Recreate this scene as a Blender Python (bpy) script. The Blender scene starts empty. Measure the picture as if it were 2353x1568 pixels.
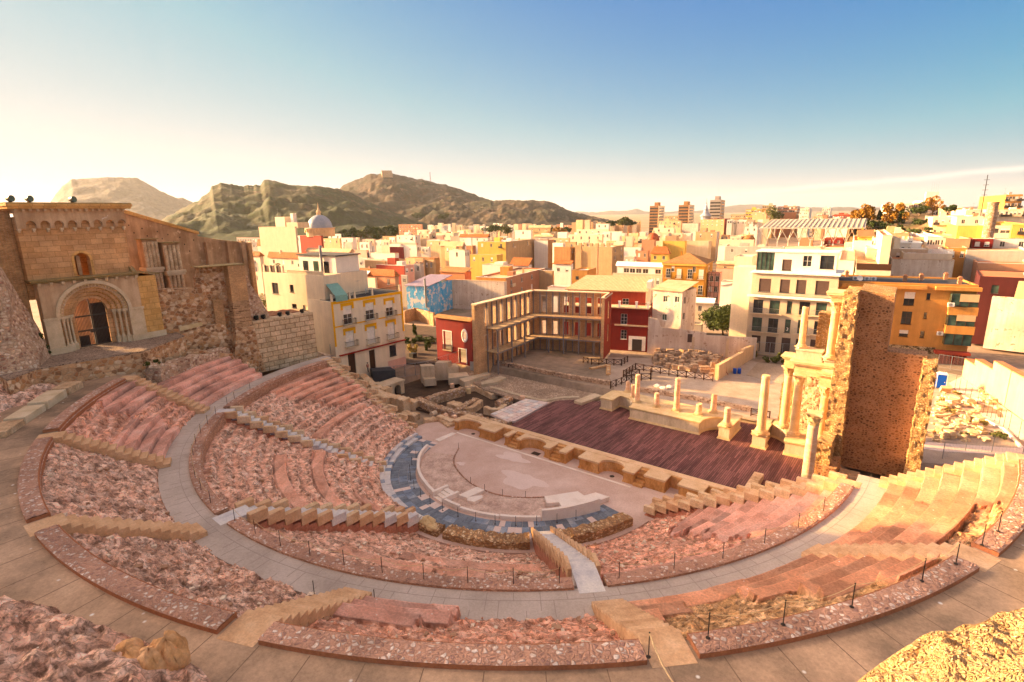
import bpy, math, random, colorsys
import numpy as np
from math import sin, cos, pi, radians, hypot, atan2, sqrt
from mathutils import Vector, Matrix
random.seed(7)
SC = bpy.context.scene
COL = SC.collection

# ------------------------------------------------------------------ camera
CAM = np.array([35.7292, -47.3713, 29.0838]); FPX = 1234.59
PITCH, ROLL, YAW = 0.23165, -0.01771, -0.66246
_fw = np.array([sin(YAW)*cos(PITCH), cos(YAW)*cos(PITCH), -sin(PITCH)])
_r0 = np.array([cos(YAW), -sin(YAW), 0.0]); _u0 = np.cross(_r0, _fw)
_rt = _r0*cos(ROLL) + _u0*sin(ROLL); _up = np.cross(_rt, _fw)
cd = bpy.data.cameras.new('camera'); cam = bpy.data.objects.new('camera', cd); COL.objects.link(cam)
cd.sensor_width = 36.0; cd.lens = 36.0*FPX/2353.0; cd.clip_start = 0.5; cd.clip_end = 60000
cam.matrix_world = Matrix(((_rt[0], _up[0], -_fw[0], CAM[0]), (_rt[1], _up[1], -_fw[1], CAM[1]), (_rt[2], _up[2], -_fw[2], CAM[2]), (0, 0, 0, 1)))
SC.camera = cam

def ray(x, y):
    return _fw*FPX + (x-1176.5)*_rt - (y-784.0)*_up
def pt(x, y, z=0.0):
    d = ray(x, y); t = (z-CAM[2])/d[2]; p = CAM + d*t
    return Vector((p[0], p[1], z))
def far(x, y, dist):                      # point at a horizontal distance along the view through x, y
    d = ray(x, y); p = CAM + d*(dist/hypot(d[0], d[1])); return Vector(p)
def px(p):
    d = np.array(p)-CAM; z = d@_fw
    return (1176.5+FPX*(d@_rt)/z, 784.0-FPX*(d@_up)/z)

# ------------------------------------------------------------------ sun, sky, exposure
SUN_AZ = radians(199.0); SUN_EL = radians(17.5)
S_DIR = Vector((cos(SUN_AZ)*cos(SUN_EL), sin(SUN_AZ)*cos(SUN_EL), sin(SUN_EL)))
sd = bpy.data.lights.new('sun', 'SUN'); sd.energy = 5.0; sd.angle = radians(0.5); sd.color = (1.0, 0.57, 0.18)
so = bpy.data.objects.new('sun', sd); COL.objects.link(so)
so.rotation_euler = (-S_DIR).to_track_quat('-Z', 'Y').to_euler()
W = bpy.data.worlds.new('World'); SC.world = W; W.use_nodes = True
def build_world():
    nt = W.node_tree; nt.nodes.clear(); N = nt.nodes.new; L = nt.links.new
    out = N('ShaderNodeOutputWorld'); bg = N('ShaderNodeBackground'); L(bg.outputs[0], out.inputs[0])
    sky = N('ShaderNodeTexSky'); sky.sky_type = 'NISHITA'; sky.sun_disc = False
    sky.sun_elevation = SUN_EL; sky.sun_rotation = pi/2 - SUN_AZ
    sky.air_density = 1.0; sky.dust_density = 0.7; sky.ozone_density = 2.0; sky.altitude = 30
    tc = N('ShaderNodeTexCoord')
    # warm morning air: the low sky is creamier towards the sun's side
    sep = N('ShaderNodeSeparateXYZ'); L(tc.outputs['Generated'], sep.inputs[0])
    dot = N('ShaderNodeVectorMath'); dot.operation = 'DOT_PRODUCT'; L(tc.outputs['Generated'], dot.inputs[0])
    h = Vector((S_DIR.x, S_DIR.y, 0)).normalized(); dot.inputs[1].default_value = h
    def math_(op, a, b=None, clamp=False):
        m = N('ShaderNodeMath'); m.operation = op; m.use_clamp = clamp
        for i, v in enumerate((a, b)):
            if v is None: continue
            if isinstance(v, (int, float)): m.inputs[i].default_value = v
            else: L(v, m.inputs[i])
        return m.outputs[0]
    el = math_('MAXIMUM', sep.outputs[2], 0.0)
    side = math_('MULTIPLY_ADD', dot.outputs['Value'], 0.5); side.node.inputs[2].default_value = 0.5
    # band falls off with height, slower on the sun's side
    k = math_('MULTIPLY_ADD', side, -SKY['kslope']); k.node.inputs[2].default_value = SKY['k0']
    band = math_('EXPONENT', math_('MULTIPLY', math_('MULTIPLY', el, k), -1.0))
    hue = N('ShaderNodeMixRGB'); hue.blend_type = 'MIX'; L(side, hue.inputs[0])
    hue.inputs[1].default_value = (*SKY['away'], 1); hue.inputs[2].default_value = (*SKY['sunside'], 1)
    tint = N('ShaderNodeMixRGB'); tint.blend_type = 'MULTIPLY'; tint.inputs[0].default_value = 1
    L(sky.outputs[0], tint.inputs[1]); tint.inputs[2].default_value = (*SKY['tint'], 1)
    mix = N('ShaderNodeMixRGB'); L(math_('MULTIPLY', band, SKY['amount']), mix.inputs[0]); 
    cap = N('ShaderNodeMixRGB'); cap.blend_type = 'DARKEN'; cap.inputs[0].default_value = 1; L(tint.outputs[0], cap.inputs[1]); cap.inputs[2].default_value = (*SKY['cap'], 1)
    L(cap.outputs[0], mix.inputs[1]); L(hue.outputs[0], mix.inputs[2])
    # thin streak of cirrus low on the right
    nn = Vector(np.cross(ray(1760, 441), ray(2353, 386))).normalized(); far_r = Vector(ray(2330, 388)).normalized()
    d1 = N('ShaderNodeVectorMath'); d1.operation = 'DOT_PRODUCT'; L(tc.outputs['Generated'], d1.inputs[0]); d1.inputs[1].default_value = nn
    d2 = N('ShaderNodeVectorMath'); d2.operation = 'DOT_PRODUCT'; L(tc.outputs['Generated'], d2.inputs[0]); d2.inputs[1].default_value = far_r
    nzs = N('ShaderNodeTexNoise'); nzs.inputs['Scale'].default_value = 14; nzs.inputs['Detail'].default_value = 5; L(tc.outputs['Generated'], nzs.inputs['Vector'])
    q1 = math_('POWER', math_('MULTIPLY', math_('ADD', d1.outputs['Value'], math_('MULTIPLY', math_('SUBTRACT', nzs.outputs['Fac'], .5), .012)), 260.0), 2.0)
    cm = N('ShaderNodeMapRange'); L(d2.outputs['Value'], cm.inputs['Value']); cm.inputs['From Min'].default_value = .91; cm.inputs['From Max'].default_value = 1.0
    cir = math_('MULTIPLY', math_('MULTIPLY', math_('EXPONENT', math_('MULTIPLY', q1, -1.0)), cm.outputs['Result']), .8)
    cmx = N('ShaderNodeMixRGB'); L(cir, cmx.inputs[0]); L(mix.outputs[0], cmx.inputs[1]); cmx.inputs[2].default_value = (3.2, 3.0, 2.75, 1); mix = cmx
    # aureole of dusty air round the low sun (outside the frame, to the left)
    au = N('ShaderNodeVectorMath'); au.operation = 'DOT_PRODUCT'; L(tc.outputs['Generated'], au.inputs[0]); au.inputs[1].default_value = S_DIR
    g = math_('POWER', math_('MAXIMUM', au.outputs['Value'], 0.0), SKY['aun'])
    gl = N('ShaderNodeMixRGB'); gl.blend_type = 'ADD'; L(g, gl.inputs[0]); L(mix.outputs[0], gl.inputs[1]); gl.inputs[2].default_value = (*SKY['aureole'], 1)
    # bright warm sky above the frame, added to lift the shade
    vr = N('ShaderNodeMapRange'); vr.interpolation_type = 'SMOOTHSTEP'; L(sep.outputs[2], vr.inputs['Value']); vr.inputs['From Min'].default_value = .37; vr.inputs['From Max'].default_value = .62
    ve = N('ShaderNodeMixRGB'); L(vr.outputs['Result'], ve.inputs[0]); L(gl.outputs[0], ve.inputs[1]); ve.inputs[2].default_value = (*SKY['overhead_fill'], 1)
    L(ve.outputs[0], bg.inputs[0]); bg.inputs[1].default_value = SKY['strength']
SKY = dict(aun=130.0, aureole=(800, 590, 430), k0=17.5, kslope=16.0, away=(2.2, 2.08, 1.95), sunside=(2.7, 2.4, 2.2), tint=(0.0, 0.34, 0.98), cap=(1.5, 1.3, 1.85), overhead_fill=(2.65, 2.12, 2.0), amount=0.97, strength=0.10)
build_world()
SC.view_settings.view_transform = 'Standard'; SC.view_settings.look = 'None'
SC.view_settings.exposure = 1.76; SC.view_settings.gamma = 1.0; SC.view_settings.use_curve_mapping = False

# ------------------------------------------------------------------ materials
MATS = {}
def rich(c):                              # strong, sun baked pigments
    c = [.5*(max(v, 0)/.5)**1.10 for v in c]; l = .3*c[0]+.59*c[1]+.11*c[2]; return tuple(min(.9, max(.002, l+(v-l)*1.14)) for v in c)
class NB:
    def __init__(s, name):
        s.m = bpy.data.materials.new(name); s.m.use_nodes = True; s.nt = s.m.node_tree
        s.b = s.nt.nodes['Principled BSDF']; s.L = s.nt.links.new
        s.b.inputs['Roughness'].default_value = .9
        if 'Specular IOR Level' in s.b.inputs: s.b.inputs['Specular IOR Level'].default_value = .25
        MATS[name] = s.m
    def n(s, t, **k):
        x = s.nt.nodes.new('ShaderNode'+t)
        for a, v in k.items(): setattr(x, a, v)
        return x
    def put(s, sock, v):
        if hasattr(v, 'is_output'): s.L(v, sock)
        elif isinstance(v, (tuple, list)) and len(v) == 3 and sock.type == 'RGBA': sock.default_value = (*rich(v), 1)
        else: sock.default_value = v
    def co(s, scale=(1, 1, 1), world=False):
        v = s.n('NewGeometry').outputs['Position'] if world else s.n('TexCoord').outputs['Object']
        mp = s.n('Mapping'); s.L(v, mp.inputs[0]); mp.inputs['Scale'].default_value = scale if isinstance(scale, tuple) else (scale,)*3
        return mp.outputs[0]
    def noise(s, vec, scale=1, detail=5, rough=.6, dist=0):
        x = s.n('TexNoise'); s.L(vec, x.inputs['Vector']); x.inputs['Scale'].default_value = scale; x.inputs['Detail'].default_value = detail
        x.inputs['Roughness'].default_value = rough; x.inputs['Distortion'].default_value = dist; return x.outputs['Fac']
    def ramp(s, fac, stops, interp='LINEAR'):
        r = s.n('ValToRGB'); r.color_ramp.interpolation = interp; e = r.color_ramp.elements
        while len(e) < len(stops): e.new(.5)
        for i, (p, c) in enumerate(stops): e[i].position = p; e[i].color = (*rich(c), 1) if not isinstance(c, (int, float)) else (c, c, c, 1)
        s.L(fac, r.inputs[0]); return r.outputs[0]
    def mix(s, f, a, b, mode='MIX'):
        x = s.n('MixRGB', blend_type=mode); s.put(x.inputs[0], f); s.put(x.inputs[1], a); s.put(x.inputs[2], b); return x.outputs[0]
    def math(s, op, a, b=0.0, c=None):
        x = s.n('Math', operation=op); s.put(x.inputs[0], a); s.put(x.inputs[1], b)
        if c is not None: s.put(x.inputs[2], c)
        return x.outputs[0]
    def bump(s, h, strength=.4, dist=.05):
        x = s.n('Bump'); s.L(h, x.inputs['Height']); x.inputs['Strength'].default_value = strength; x.inputs['Distance'].default_value = dist
        s.L(x.outputs[0], s.b.inputs['Normal'])
    def col(s, c): s.put(s.b.inputs['Base Color'], c)
    def rough(s, v): s.put(s.b.inputs['Roughness'], v)

def spread(cols):
    n = len(cols); return [(0.28+0.44*i/max(1, n-1), c) for i, c in enumerate(cols)]
def m_stone(name, cols, scale=.6, fine=6., bump=.5, bd=.04, rough=.92, var=.35, spots=None, world=False, stretch=(1, 1, 1)):
    s = NB(name); v = s.co(stretch, world)
    c = s.ramp(s.noise(v, scale, 8, .65), spread(cols))
    f = s.noise(v, fine, 8, .7)
    c = s.mix(1.0, c, s.ramp(f, [(.3, 1-var), (.7, 1+var)]), 'MULTIPLY')
    if spots:
        vo = s.n('TexVoronoi'); s.L(v, vo.inputs['Vector']); vo.inputs['Scale'].default_value = spots[0]
        c = s.mix(s.ramp(vo.outputs['Distance'], [(spots[1], 1.0), (spots[1]+.06, 0.0)]), c, spots[2])
    s.col(c); s.rough(rough); s.bump(f, bump, bd); return s.m
def m_rubble(name, cols, mortar, scale=2.5, mw=.05, bump=.8, bd=.06, stretch=(1, 1, 1.25), rnd=1.0, world=False, var=.25):
    s = NB(name); v0 = s.co(stretch, world)
    nz = s.n('TexNoise'); s.L(v0, nz.inputs['Vector']); nz.inputs['Scale'].default_value = 2.3; nz.inputs['Detail'].default_value = 3
    v = s.mix(.09, v0, nz.outputs['Color'], 'ADD')
    vo = s.n('TexVoronoi'); s.L(v, vo.inputs['Vector']); vo.inputs['Scale'].default_value = scale; vo.inputs['Randomness'].default_value = rnd
    ve = s.n('TexVoronoi', feature='DISTANCE_TO_EDGE'); s.L(v, ve.inputs['Vector']); ve.inputs['Scale'].default_value = scale; ve.inputs['Randomness'].default_value = rnd
    sp = s.n('SeparateXYZ'); s.L(vo.outputs['Color'], sp.inputs[0])
    n = len(cols); c = s.ramp(sp.outputs[0], [(i/n, k) for i, k in enumerate(cols)], 'CONSTANT')
    fine = s.noise(v0, 9, 6, .7); big = s.noise(v0, .35, 4, .6)
    c = s.mix(1.0, c, s.ramp(fine, [(.3, 1-var), (.7, 1+var)]), 'MULTIPLY')
    e = s.ramp(ve.outputs['Distance'], [(mw*.4, 0.0), (mw*1.6, 1.0)])
    c = s.mix(e, mortar, c); c = s.mix(1.0, c, s.ramp(big, [(.3, .72), (.7, 1.2)]), 'MULTIPLY')
    s.col(c); h = s.math('MULTIPLY_ADD', fine, .35, e); s.bump(h, bump, bd); return s.m
def m_plaster(name, col, dirt=.35, dcol=None, scale=.5, bump=.15, rough=.85, patch=None):
    s = NB(name); v = s.co(); vs = s.co((1.6, 1.6, .12))
    dcol = dcol or tuple(c*.62 for c in col)
    a = s.noise(v, scale, 6, .6); b = s.noise(vs, .9, 6, .65); f = s.noise(v, 7, 6, .7)
    c = s.mix(s.ramp(s.math('MULTIPLY', a, b), [(.16, dirt), (.34, 0.0)]), col, dcol)
    if patch: c = s.mix(s.ramp(s.noise(v, patch[0], 7, .7), [(patch[1], 0.0), (patch[1]+.03, 1.0)]), c, patch[2])
    c = s.mix(1.0, c, s.ramp(f, [(.3, .9), (.7, 1.08)]), 'MULTIPLY')
    s.col(c); s.rough(rough); s.bump(f, bump, .02); return s.m
def m_brick(name, c1, c2, mortar, w=.5, h=.25, ms=.012, var=.3, bump=.5, squash=1.0):
    s = NB(name); t = s.n('TexCoord'); sp = s.n('SeparateXYZ'); s.L(t.outputs['Object'], sp.inputs[0])
    u = s.math('ADD', sp.outputs[0], sp.outputs[1]); cb = s.n('CombineXYZ'); s.L(u, cb.inputs[0]); s.L(sp.outputs[2], cb.inputs[1])
    br = s.n('TexBrick'); s.L(cb.outputs[0], br.inputs['Vector']); br.inputs['Scale'].default_value = 1
    br.inputs['Brick Width'].default_value = w; br.inputs['Row Height'].default_value = h; br.inputs['Mortar Size'].default_value = ms
    s.put(br.inputs['Color1'], c1); s.put(br.inputs['Color2'], c2); s.put(br.inputs['Mortar'], mortar)
    v = s.co(); f = s.noise(v, 5, 7, .7); g = s.noise(v, .5, 5, .6)
    c = s.mix(1.0, br.outputs['Color'], s.ramp(f, [(.3, 1-var), (.7, 1+var)]), 'MULTIPLY')
    c = s.mix(1.0, c, s.ramp(g, [(.3, .7), (.7, 1.2)]), 'MULTIPLY')
    s.col(c); s.bump(s.math('MULTIPLY_ADD', br.outputs['Fac'], -1.2, f), bump, .03); return s.m
def m_tiles(name, c1, c2, pitch=.28):
    s = NB(name); v = s.co(); w = s.n('TexWave', wave_type='BANDS', bands_direction='X'); s.L(v, w.inputs['Vector'])
    w.inputs['Scale'].default_value = .314/pitch; w.inputs['Distortion'].default_value = .3
    n = s.noise(v, 1.3, 6, .7); f = s.noise(v, 9, 4, .7)
    c = s.mix(s.ramp(s.math('MULTIPLY_ADD', n, .6, s.math('MULTIPLY', f, .4)), [(.35, 0.0), (.65, 1.0)]), c1, c2)
    c = s.mix(.75, c, s.ramp(w.outputs['Fac'], [(.1, .45), (.6, 1.15)]), 'MULTIPLY')
    s.col(c); s.bump(w.outputs['Fac'], .8, .08); return s.m
def m_plain(name, col, rough=.6, metal=0.0, var=.12, scale=3):
    s = NB(name); f = s.noise(s.co(), scale, 5, .6); s.col(s.mix(1.0, col, s.ramp(f, [(.3, 1-var), (.7, 1+var)]), 'MULTIPLY'))
    s.rough(rough); s.b.inputs['Metallic'].default_value = metal; return s.m
def m_glass(name, col=(.03, .035, .04), rough=.12):
    s = NB(name); f = s.noise(s.co(), .8, 3, .5); s.col(s.mix(1.0, col, s.ramp(f, [(.3, .5), (.7, 1.8)]), 'MULTIPLY')); s.rough(rough)
    s.b.inputs['Specular IOR Level'].default_value = .5; return s.m

# ------------------------------------------------------------------ numpy noise
def _h(ix, iy, s):
    v = np.sin(ix*127.1+iy*311.7+s*74.7)*43758.5453; return v-np.floor(v)
def vn(x, y, s=0):
    ix, iy = np.floor(x), np.floor(y); fx, fy = x-ix, y-iy
    fx = fx*fx*fx*(fx*(fx*6-15)+10); fy = fy*fy*fy*(fy*(fy*6-15)+10)
    a, b, c, d = _h(ix, iy, s), _h(ix+1, iy, s), _h(ix, iy+1, s), _h(ix+1, iy+1, s)
    return (a+(b-a)*fx)*(1-fy)+(c+(d-c)*fx)*fy
def fbm(x, y, o=4, s=0, g=.5):
    t = 0; a = 1; n = 0
    for i in range(o):
        t = t+a*(vn(x, y, s+i*7)*2-1); n += a; a *= g; x = x*2.03+13.7; y = y*2.03+5.1
    return t/n
def ridged(x, y, o=4, s=0, g=.5):
    t = 0; a = 1; n = 0
    for i in range(o):
        t = t+a*(1-np.abs(vn(x, y, s+i*7)*2-1)); n += a; a *= g; x = x*2.1+3.7; y = y*2.1+8.1
    return t/n*2-1
def sstep(a, b, x):
    t = np.clip((x-a)/(b-a), 0, 1); return t*t*(3-2*t)

# ------------------------------------------------------------------ mesh helpers
class MB:
    def __init__(s, mat=None): s.v = []; s.f = []; s.m = mat or Matrix.Identity(4); s.fm = []; s.mi = 0
    def add(s, vs, fs):
        o = len(s.v); s.v += [tuple(s.m @ Vector(p)) for p in vs]; s.f += [tuple(i+o for i in f) for f in fs]; s.fm += [s.mi]*len(fs); return s
    def box(s, x0, x1, y0, y1, z0, z1, top=1.0, tx=None):
        cx, cy = (x0+x1)/2, (y0+y1)/2; q = lambda a, c: c+(a-c)*top
        vs = [(x0, y0, z0), (x1, y0, z0), (x1, y1, z0), (x0, y1, z0), (q(x0, cx), q(y0, cy), z1), (q(x1, cx), q(y0, cy), z1), (q(x1, cx), q(y1, cy), z1), (q(x0, cx), q(y1, cy), z1)]
        return s.add(vs, [(3, 2, 1, 0), (4, 5, 6, 7), (0, 1, 5, 4), (1, 2, 6, 5), (2, 3, 7, 6), (3, 0, 4, 7)])
    def obox(s, c, sx, sy, sz, rz=0, rx=0, ry=0):       # centred box with a turn
        m = s.m; s.m = m @ Matrix.Translation(c) @ Matrix.Rotation(rz, 4, 'Z') @ Matrix.Rotation(ry, 4, 'Y') @ Matrix.Rotation(rx, 4, 'X')
        s.box(-sx/2, sx/2, -sy/2, sy/2, -sz/2, sz/2); s.m = m; return s
    def prism(s, poly, z0, z1):
        a = sum(poly[i][0]*poly[(i+1) % len(poly)][1]-poly[(i+1) % len(poly)][0]*poly[i][1] for i in range(len(poly)))
        if a < 0: poly = poly[::-1]
        n = len(poly); zt = z1 if isinstance(z1, (list, tuple)) else [z1]*n
        if a < 0 and isinstance(z1, (list, tuple)): zt = list(z1)[::-1]
        vs = [(*p[:2], z0) for p in poly]+[(*p[:2], zt[i]) for i, p in enumerate(poly)]
        return s.add(vs, [tuple(range(n-1, -1, -1)), tuple(range(n, 2*n))]+[(i, (i+1) % n, n+(i+1) % n, n+i) for i in range(n)])
    def lathe(s, prof, n=16, c=(0, 0), a0=0, a1=2*pi, cap=True):
        full = abs(a1-a0-2*pi) < 1e-6; k = n if full else n+1; vs = []
        for r, z in prof:
            for i in range(k):
                a = a0+(a1-a0)*i/n; vs.append((c[0]+r*cos(a), c[1]+r*sin(a), z))
        fs = []
        for j in range(len(prof)-1):
            for i in range(n):
                b = (i+1) % k; fs.append((j*k+i, j*k+b, (j+1)*k+b, (j+1)*k+i))
        if cap and full: fs += [tuple(range(k-1, -1, -1)), tuple(range((len(prof)-1)*k, len(prof)*k))]
        return s.add(vs, fs)
    def tube(s, pts, r, n=6):
        pts = [Vector(p) for p in pts]; vs = []; fs = []
        for i, p in enumerate(pts):
            d = (pts[min(i+1, len(pts)-1)]-pts[max(i-1, 0)]).normalized()
            u = d.cross(Vector((0, 0, 1)) if abs(d.z) < .95 else Vector((1, 0, 0))).normalized(); w = d.cross(u)
            rr = r[i] if isinstance(r, (list, tuple)) else r
            for k in range(n): vs.append(tuple(p+(u*cos(2*pi*k/n)+w*sin(2*pi*k/n))*rr))
        for i in range(len(pts)-1):
            for k in range(n): fs.append((i*n+k, i*n+(k+1) % n, (i+1)*n+(k+1) % n, (i+1)*n+k))
        fs += [tuple(range(n-1, -1, -1)), tuple(range((len(pts)-1)*n, len(pts)*n))]
        return s.add(vs, fs)
    def arc(s, r0, r1, a0, a1, z0, z1, n=24, c=(0, 0)):   # ring block
        vs = []
        for i in range(n+1):
            a = a0+(a1-a0)*i/n
            for r, z in ((r0, z0), (r1, z0), (r1, z1), (r0, z1)): vs.append((c[0]+r*cos(a), c[1]+r*sin(a), z))
        fs = []
        for i in range(n):
            o = i*4
            for k in range(4): fs.append((o+k, o+4+k, o+4+(k+1) % 4, o+(k+1) % 4))
        fs += [(0, 1, 2, 3), (n*4+3, n*4+2, n*4+1, n*4)]
        return s.add(vs, fs)
    def panel(s, w, h, holes, t=.3, x0=0, z0=0):          # wall in the local xz plane (front at y=0, back at y=t) with rectangular openings
        hs = [(max(a, x0), max(b, z0), min(c, x0+w), min(d, z0+h)) for a, b, c, d in holes]
        xs = sorted({round(v, 4) for v in [x0, x0+w]+[a for q in hs for a in (q[0], q[2])]}); zs = sorted({round(v, 4) for v in [z0, z0+h]+[a for q in hs for a in (q[1], q[3])]})
        inside = lambda x, z: any(a < x < c and b < z < d for a, b, c, d in hs)
        G = [[inside((xs[i]+xs[i+1])/2, (zs[j]+zs[j+1])/2) for j in range(len(zs)-1)] for i in range(len(xs)-1)]
        for i in range(len(xs)-1):
            for j in range(len(zs)-1):
                if G[i][j]: continue
                a, b, c, d = xs[i], xs[i+1], zs[j], zs[j+1]
                s.add([(a, 0, c), (b, 0, c), (b, 0, d), (a, 0, d)], [(0, 1, 2, 3)]); s.add([(a, t, c), (b, t, c), (b, t, d), (a, t, d)], [(3, 2, 1, 0)])
                if i == 0 or G[i-1][j]: s.add([(a, 0, c), (a, t, c), (a, t, d), (a, 0, d)], [(3, 2, 1, 0)])
                if i == len(xs)-2 or G[i+1][j]: s.add([(b, 0, c), (b, t, c), (b, t, d), (b, 0, d)], [(0, 1, 2, 3)])
                if j == 0 or G[i][j-1]: s.add([(a, 0, c), (b, 0, c), (b, t, c), (a, t, c)], [(3, 2, 1, 0)])
                if j == len(zs)-2 or G[i][j+1]: s.add([(a, 0, d), (b, 0, d), (b, t, d), (a, t, d)], [(0, 1, 2, 3)])
        return s
    def build(s, name, mat, parent=None, smooth=False, bevel=0, loc=None):
        me = bpy.data.meshes.new(name); me.from_pydata(s.v, [], s.f); me.validate()
        for q in (mat if isinstance(mat, (list, tuple)) else [mat]): me.materials.append(MATS[q] if isinstance(q, str) else q)
        if any(s.fm) and len(me.polygons) == len(s.fm): me.polygons.foreach_set('material_index', s.fm)
        if smooth: me.polygons.foreach_set('use_smooth', [True]*len(me.polygons))
        o = bpy.data.objects.new(name, me); COL.objects.link(o)
        if parent is not None: o.parent = parent
        if loc is not None: o.location = loc
        if bevel:
            b = o.modifiers.new('bevel', 'BEVEL'); b.width = bevel; b.segments = 2; b.limit_method = 'ANGLE'; b.angle_limit = radians(40)
        return o
def tag(o, label=None, cat=None, group=None, kind=None):
    if label: o['label'] = label
    if cat: o['category'] = cat
    if group: o['group'] = group
    if kind: o['kind'] = kind
    return o
def empty(name, loc=(0, 0, 0), rz=0, label=None, cat=None, group=None):
    o = bpy.data.objects.new(name, None); COL.objects.link(o); o.location = loc; o.rotation_euler = (0, 0, rz); o.empty_display_size = .2
    return tag(o, label, cat, group)
def copy_tree(o, parent=None):
    c = o.copy(); COL.objects.link(c); c.parent = parent
    for ch in list(o.children): copy_tree(ch, c)
    return c
def grid_obj(name, X, Y, Z, mat, smooth=True, attr=None, parent=None, flip=False):
    n, m = X.shape; co = np.stack([X, Y, Z], -1).reshape(-1, 3)
    i = np.arange(n*m).reshape(n, m); q = np.stack([i[:-1, :-1], i[1:, :-1], i[1:, 1:], i[:-1, 1:]], -1).reshape(-1, 4)
    if flip: q = q[:, ::-1]
    me = bpy.data.meshes.new(name); me.vertices.add(n*m); me.vertices.foreach_set('co', co.astype(np.float32).ravel())
    me.loops.add(len(q)*4); me.loops.foreach_set('vertex_index', q.astype(np.int32).ravel()); me.polygons.add(len(q))
    me.polygons.foreach_set('loop_start', np.arange(0, len(q)*4, 4, dtype=np.int32)); me.polygons.foreach_set('loop_total', np.full(len(q), 4, np.int32))
    me.update(calc_edges=True); me.validate()
    me.polygons.foreach_set('use_smooth', np.full(len(q), smooth))
    if attr:
        for k, A in attr.items():
            a = me.attributes.new(k, 'FLOAT', 'POINT'); a.data.foreach_set('value', A.astype(np.float32).ravel())
    for q_ in (mat if isinstance(mat, (list, tuple)) else [mat]): me.materials.append(MATS[q_])
    o = bpy.data.objects.new(name, me); COL.objects.link(o)
    if parent is not None: o.parent = parent
    return o
# ------------------------------------------------------------------ palette
def m_cavea(name, flat, rock, dark):
    s = NB(name); v = s.co(1.0, True); at = s.n('Attribute', attribute_name='regular')
    a = s.ramp(s.noise(v, .55, 8, .65), spread(flat)); f = s.noise(v, 7, 8, .72)
    r = s.ramp(s.noise(v, 1.1, 9, .7), spread(rock))
    d = s.ramp(s.noise(v, 2.2, 8, .75, .6), [(.40, 1.0), (.52, 0.0)])
    r = s.mix(s.math('MULTIPLY', d, .88), r, dark)
    v2 = s.mix(.12, v, s.n('TexNoise').outputs['Color'], 'ADD'); vc = s.n('TexVoronoi'); s.L(v2, vc.inputs['Vector']); vc.inputs['Scale'].default_value = 2.6; vs_ = s.n('SeparateXYZ'); s.L(vc.outputs['Color'], vs_.inputs[0])
    r = s.mix(1.0, r, s.ramp(vs_.outputs[0], [(0, .72), (.5, 1.0), (1, 1.32)]), 'MULTIPLY'); ved = s.n('TexVoronoi', feature='DISTANCE_TO_EDGE'); s.L(v2, ved.inputs['Vector']); ved.inputs['Scale'].default_value = 2.6
    r = s.mix(s.ramp(ved.outputs['Distance'], [(0.0, .45), (.07, 0.0)]), r, dark)
    c = s.mix(at.outputs['Fac'], r, a); c = s.mix(1.0, c, s.ramp(f, [(.3, .68), (.7, 1.28)]), 'MULTIPLY')
    vo = s.n('TexVoronoi'); s.L(v, vo.inputs['Vector']); vo.inputs['Scale'].default_value = 1.6
    c = s.mix(s.ramp(vo.outputs['Distance'], [(.055, .9), (.075, 0.0)]), c, (.72, .68, .62))
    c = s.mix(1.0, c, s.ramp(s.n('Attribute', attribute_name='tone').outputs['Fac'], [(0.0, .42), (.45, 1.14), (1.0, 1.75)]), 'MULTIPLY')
    s.col(c); s.bump(s.math('MULTIPLY_ADD', s.noise(v, 2.5, 9, .75), 1.5, f), .9, .1)
    return s.m
PINK = [(.40, .20, .145), (.56, .32, .245), (.68, .45, .36)]
m_cavea('tier_rock', [(.46, .23, .16), (.60, .34, .25), (.66, .42, .33)], [(.40, .22, .155), (.64, .42, .32), (.82, .66, .56)], (.17, .105, .075))
m_cavea('tier_rock_red', [(.46, .24, .18), (.58, .34, .27), (.64, .43, .36)], [(.48, .22, .15), (.64, .37, .27), (.76, .55, .45)], (.27, .13, .085))
m_cavea('tier_rock_brown', [(.44, .22, .14), (.54, .29, .19), (.60, .36, .25)], [(.30, .17, .09), (.50, .31, .17), (.70, .52, .36)], (.13, .085, .055))
m_stone('walk_grey', [(.36, .30, .26), (.46, .39, .34), (.55, .47, .42)], .25, 9, .2, .02, .85, .14, world=True)
m_stone('walk_brown', [(.12, .095, .072), (.27, .195, .14), (.46, .325, .23), (.60, .43, .31)], .17, 7, .3, .02, .88, .2, spots=(.9, .035, (.75, .72, .68)), world=True)
m_rubble('ring_cap', [(.52, .32, .24), (.56, .36, .28), (.48, .29, .22), (.66, .52, .44), (.36, .22, .18), (.54, .34, .26), (.74, .62, .54)], (.50, .30, .22), 5.0, .13, 1.0, .06, world=True)
m_stone('ring_side', [(.28, .125, .075), (.38, .175, .10), (.27, .125, .075)], .8, 8, .3, .02, var=.25, world=True)
m_stone('sand_step', [(.44, .27, .16), (.58, .385, .245), (.67, .48, .33)], .9, 9, .3, .02, var=.2, world=True)
m_stone('marble_step', [(.42, .40, .42), (.60, .56, .54), (.72, .67, .61)], .9, 8, .3, .02, .6, .16, world=True)
m_stone('tan_block', [(.46, .30, .18), (.62, .46, .31), (.68, .55, .42)], .8, 8, .6, .04, var=.3, world=True)
m_stone('blue_pave', [(.14, .17, .22), (.24, .28, .34), (.46, .45, .45)], .5, 6, .3, .02, .6, .25, world=True)
m_stone('orch_floor', [(.48, .34, .28), (.56, .42, .36), (.66, .53, .47)], .22, 6, .25, .02, .85, .16, world=True)
m_stone('orch_pale', [(.62, .50, .45), (.70, .58, .53)], .4, 6, .2, .02, .85, .12, world=True)
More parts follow.
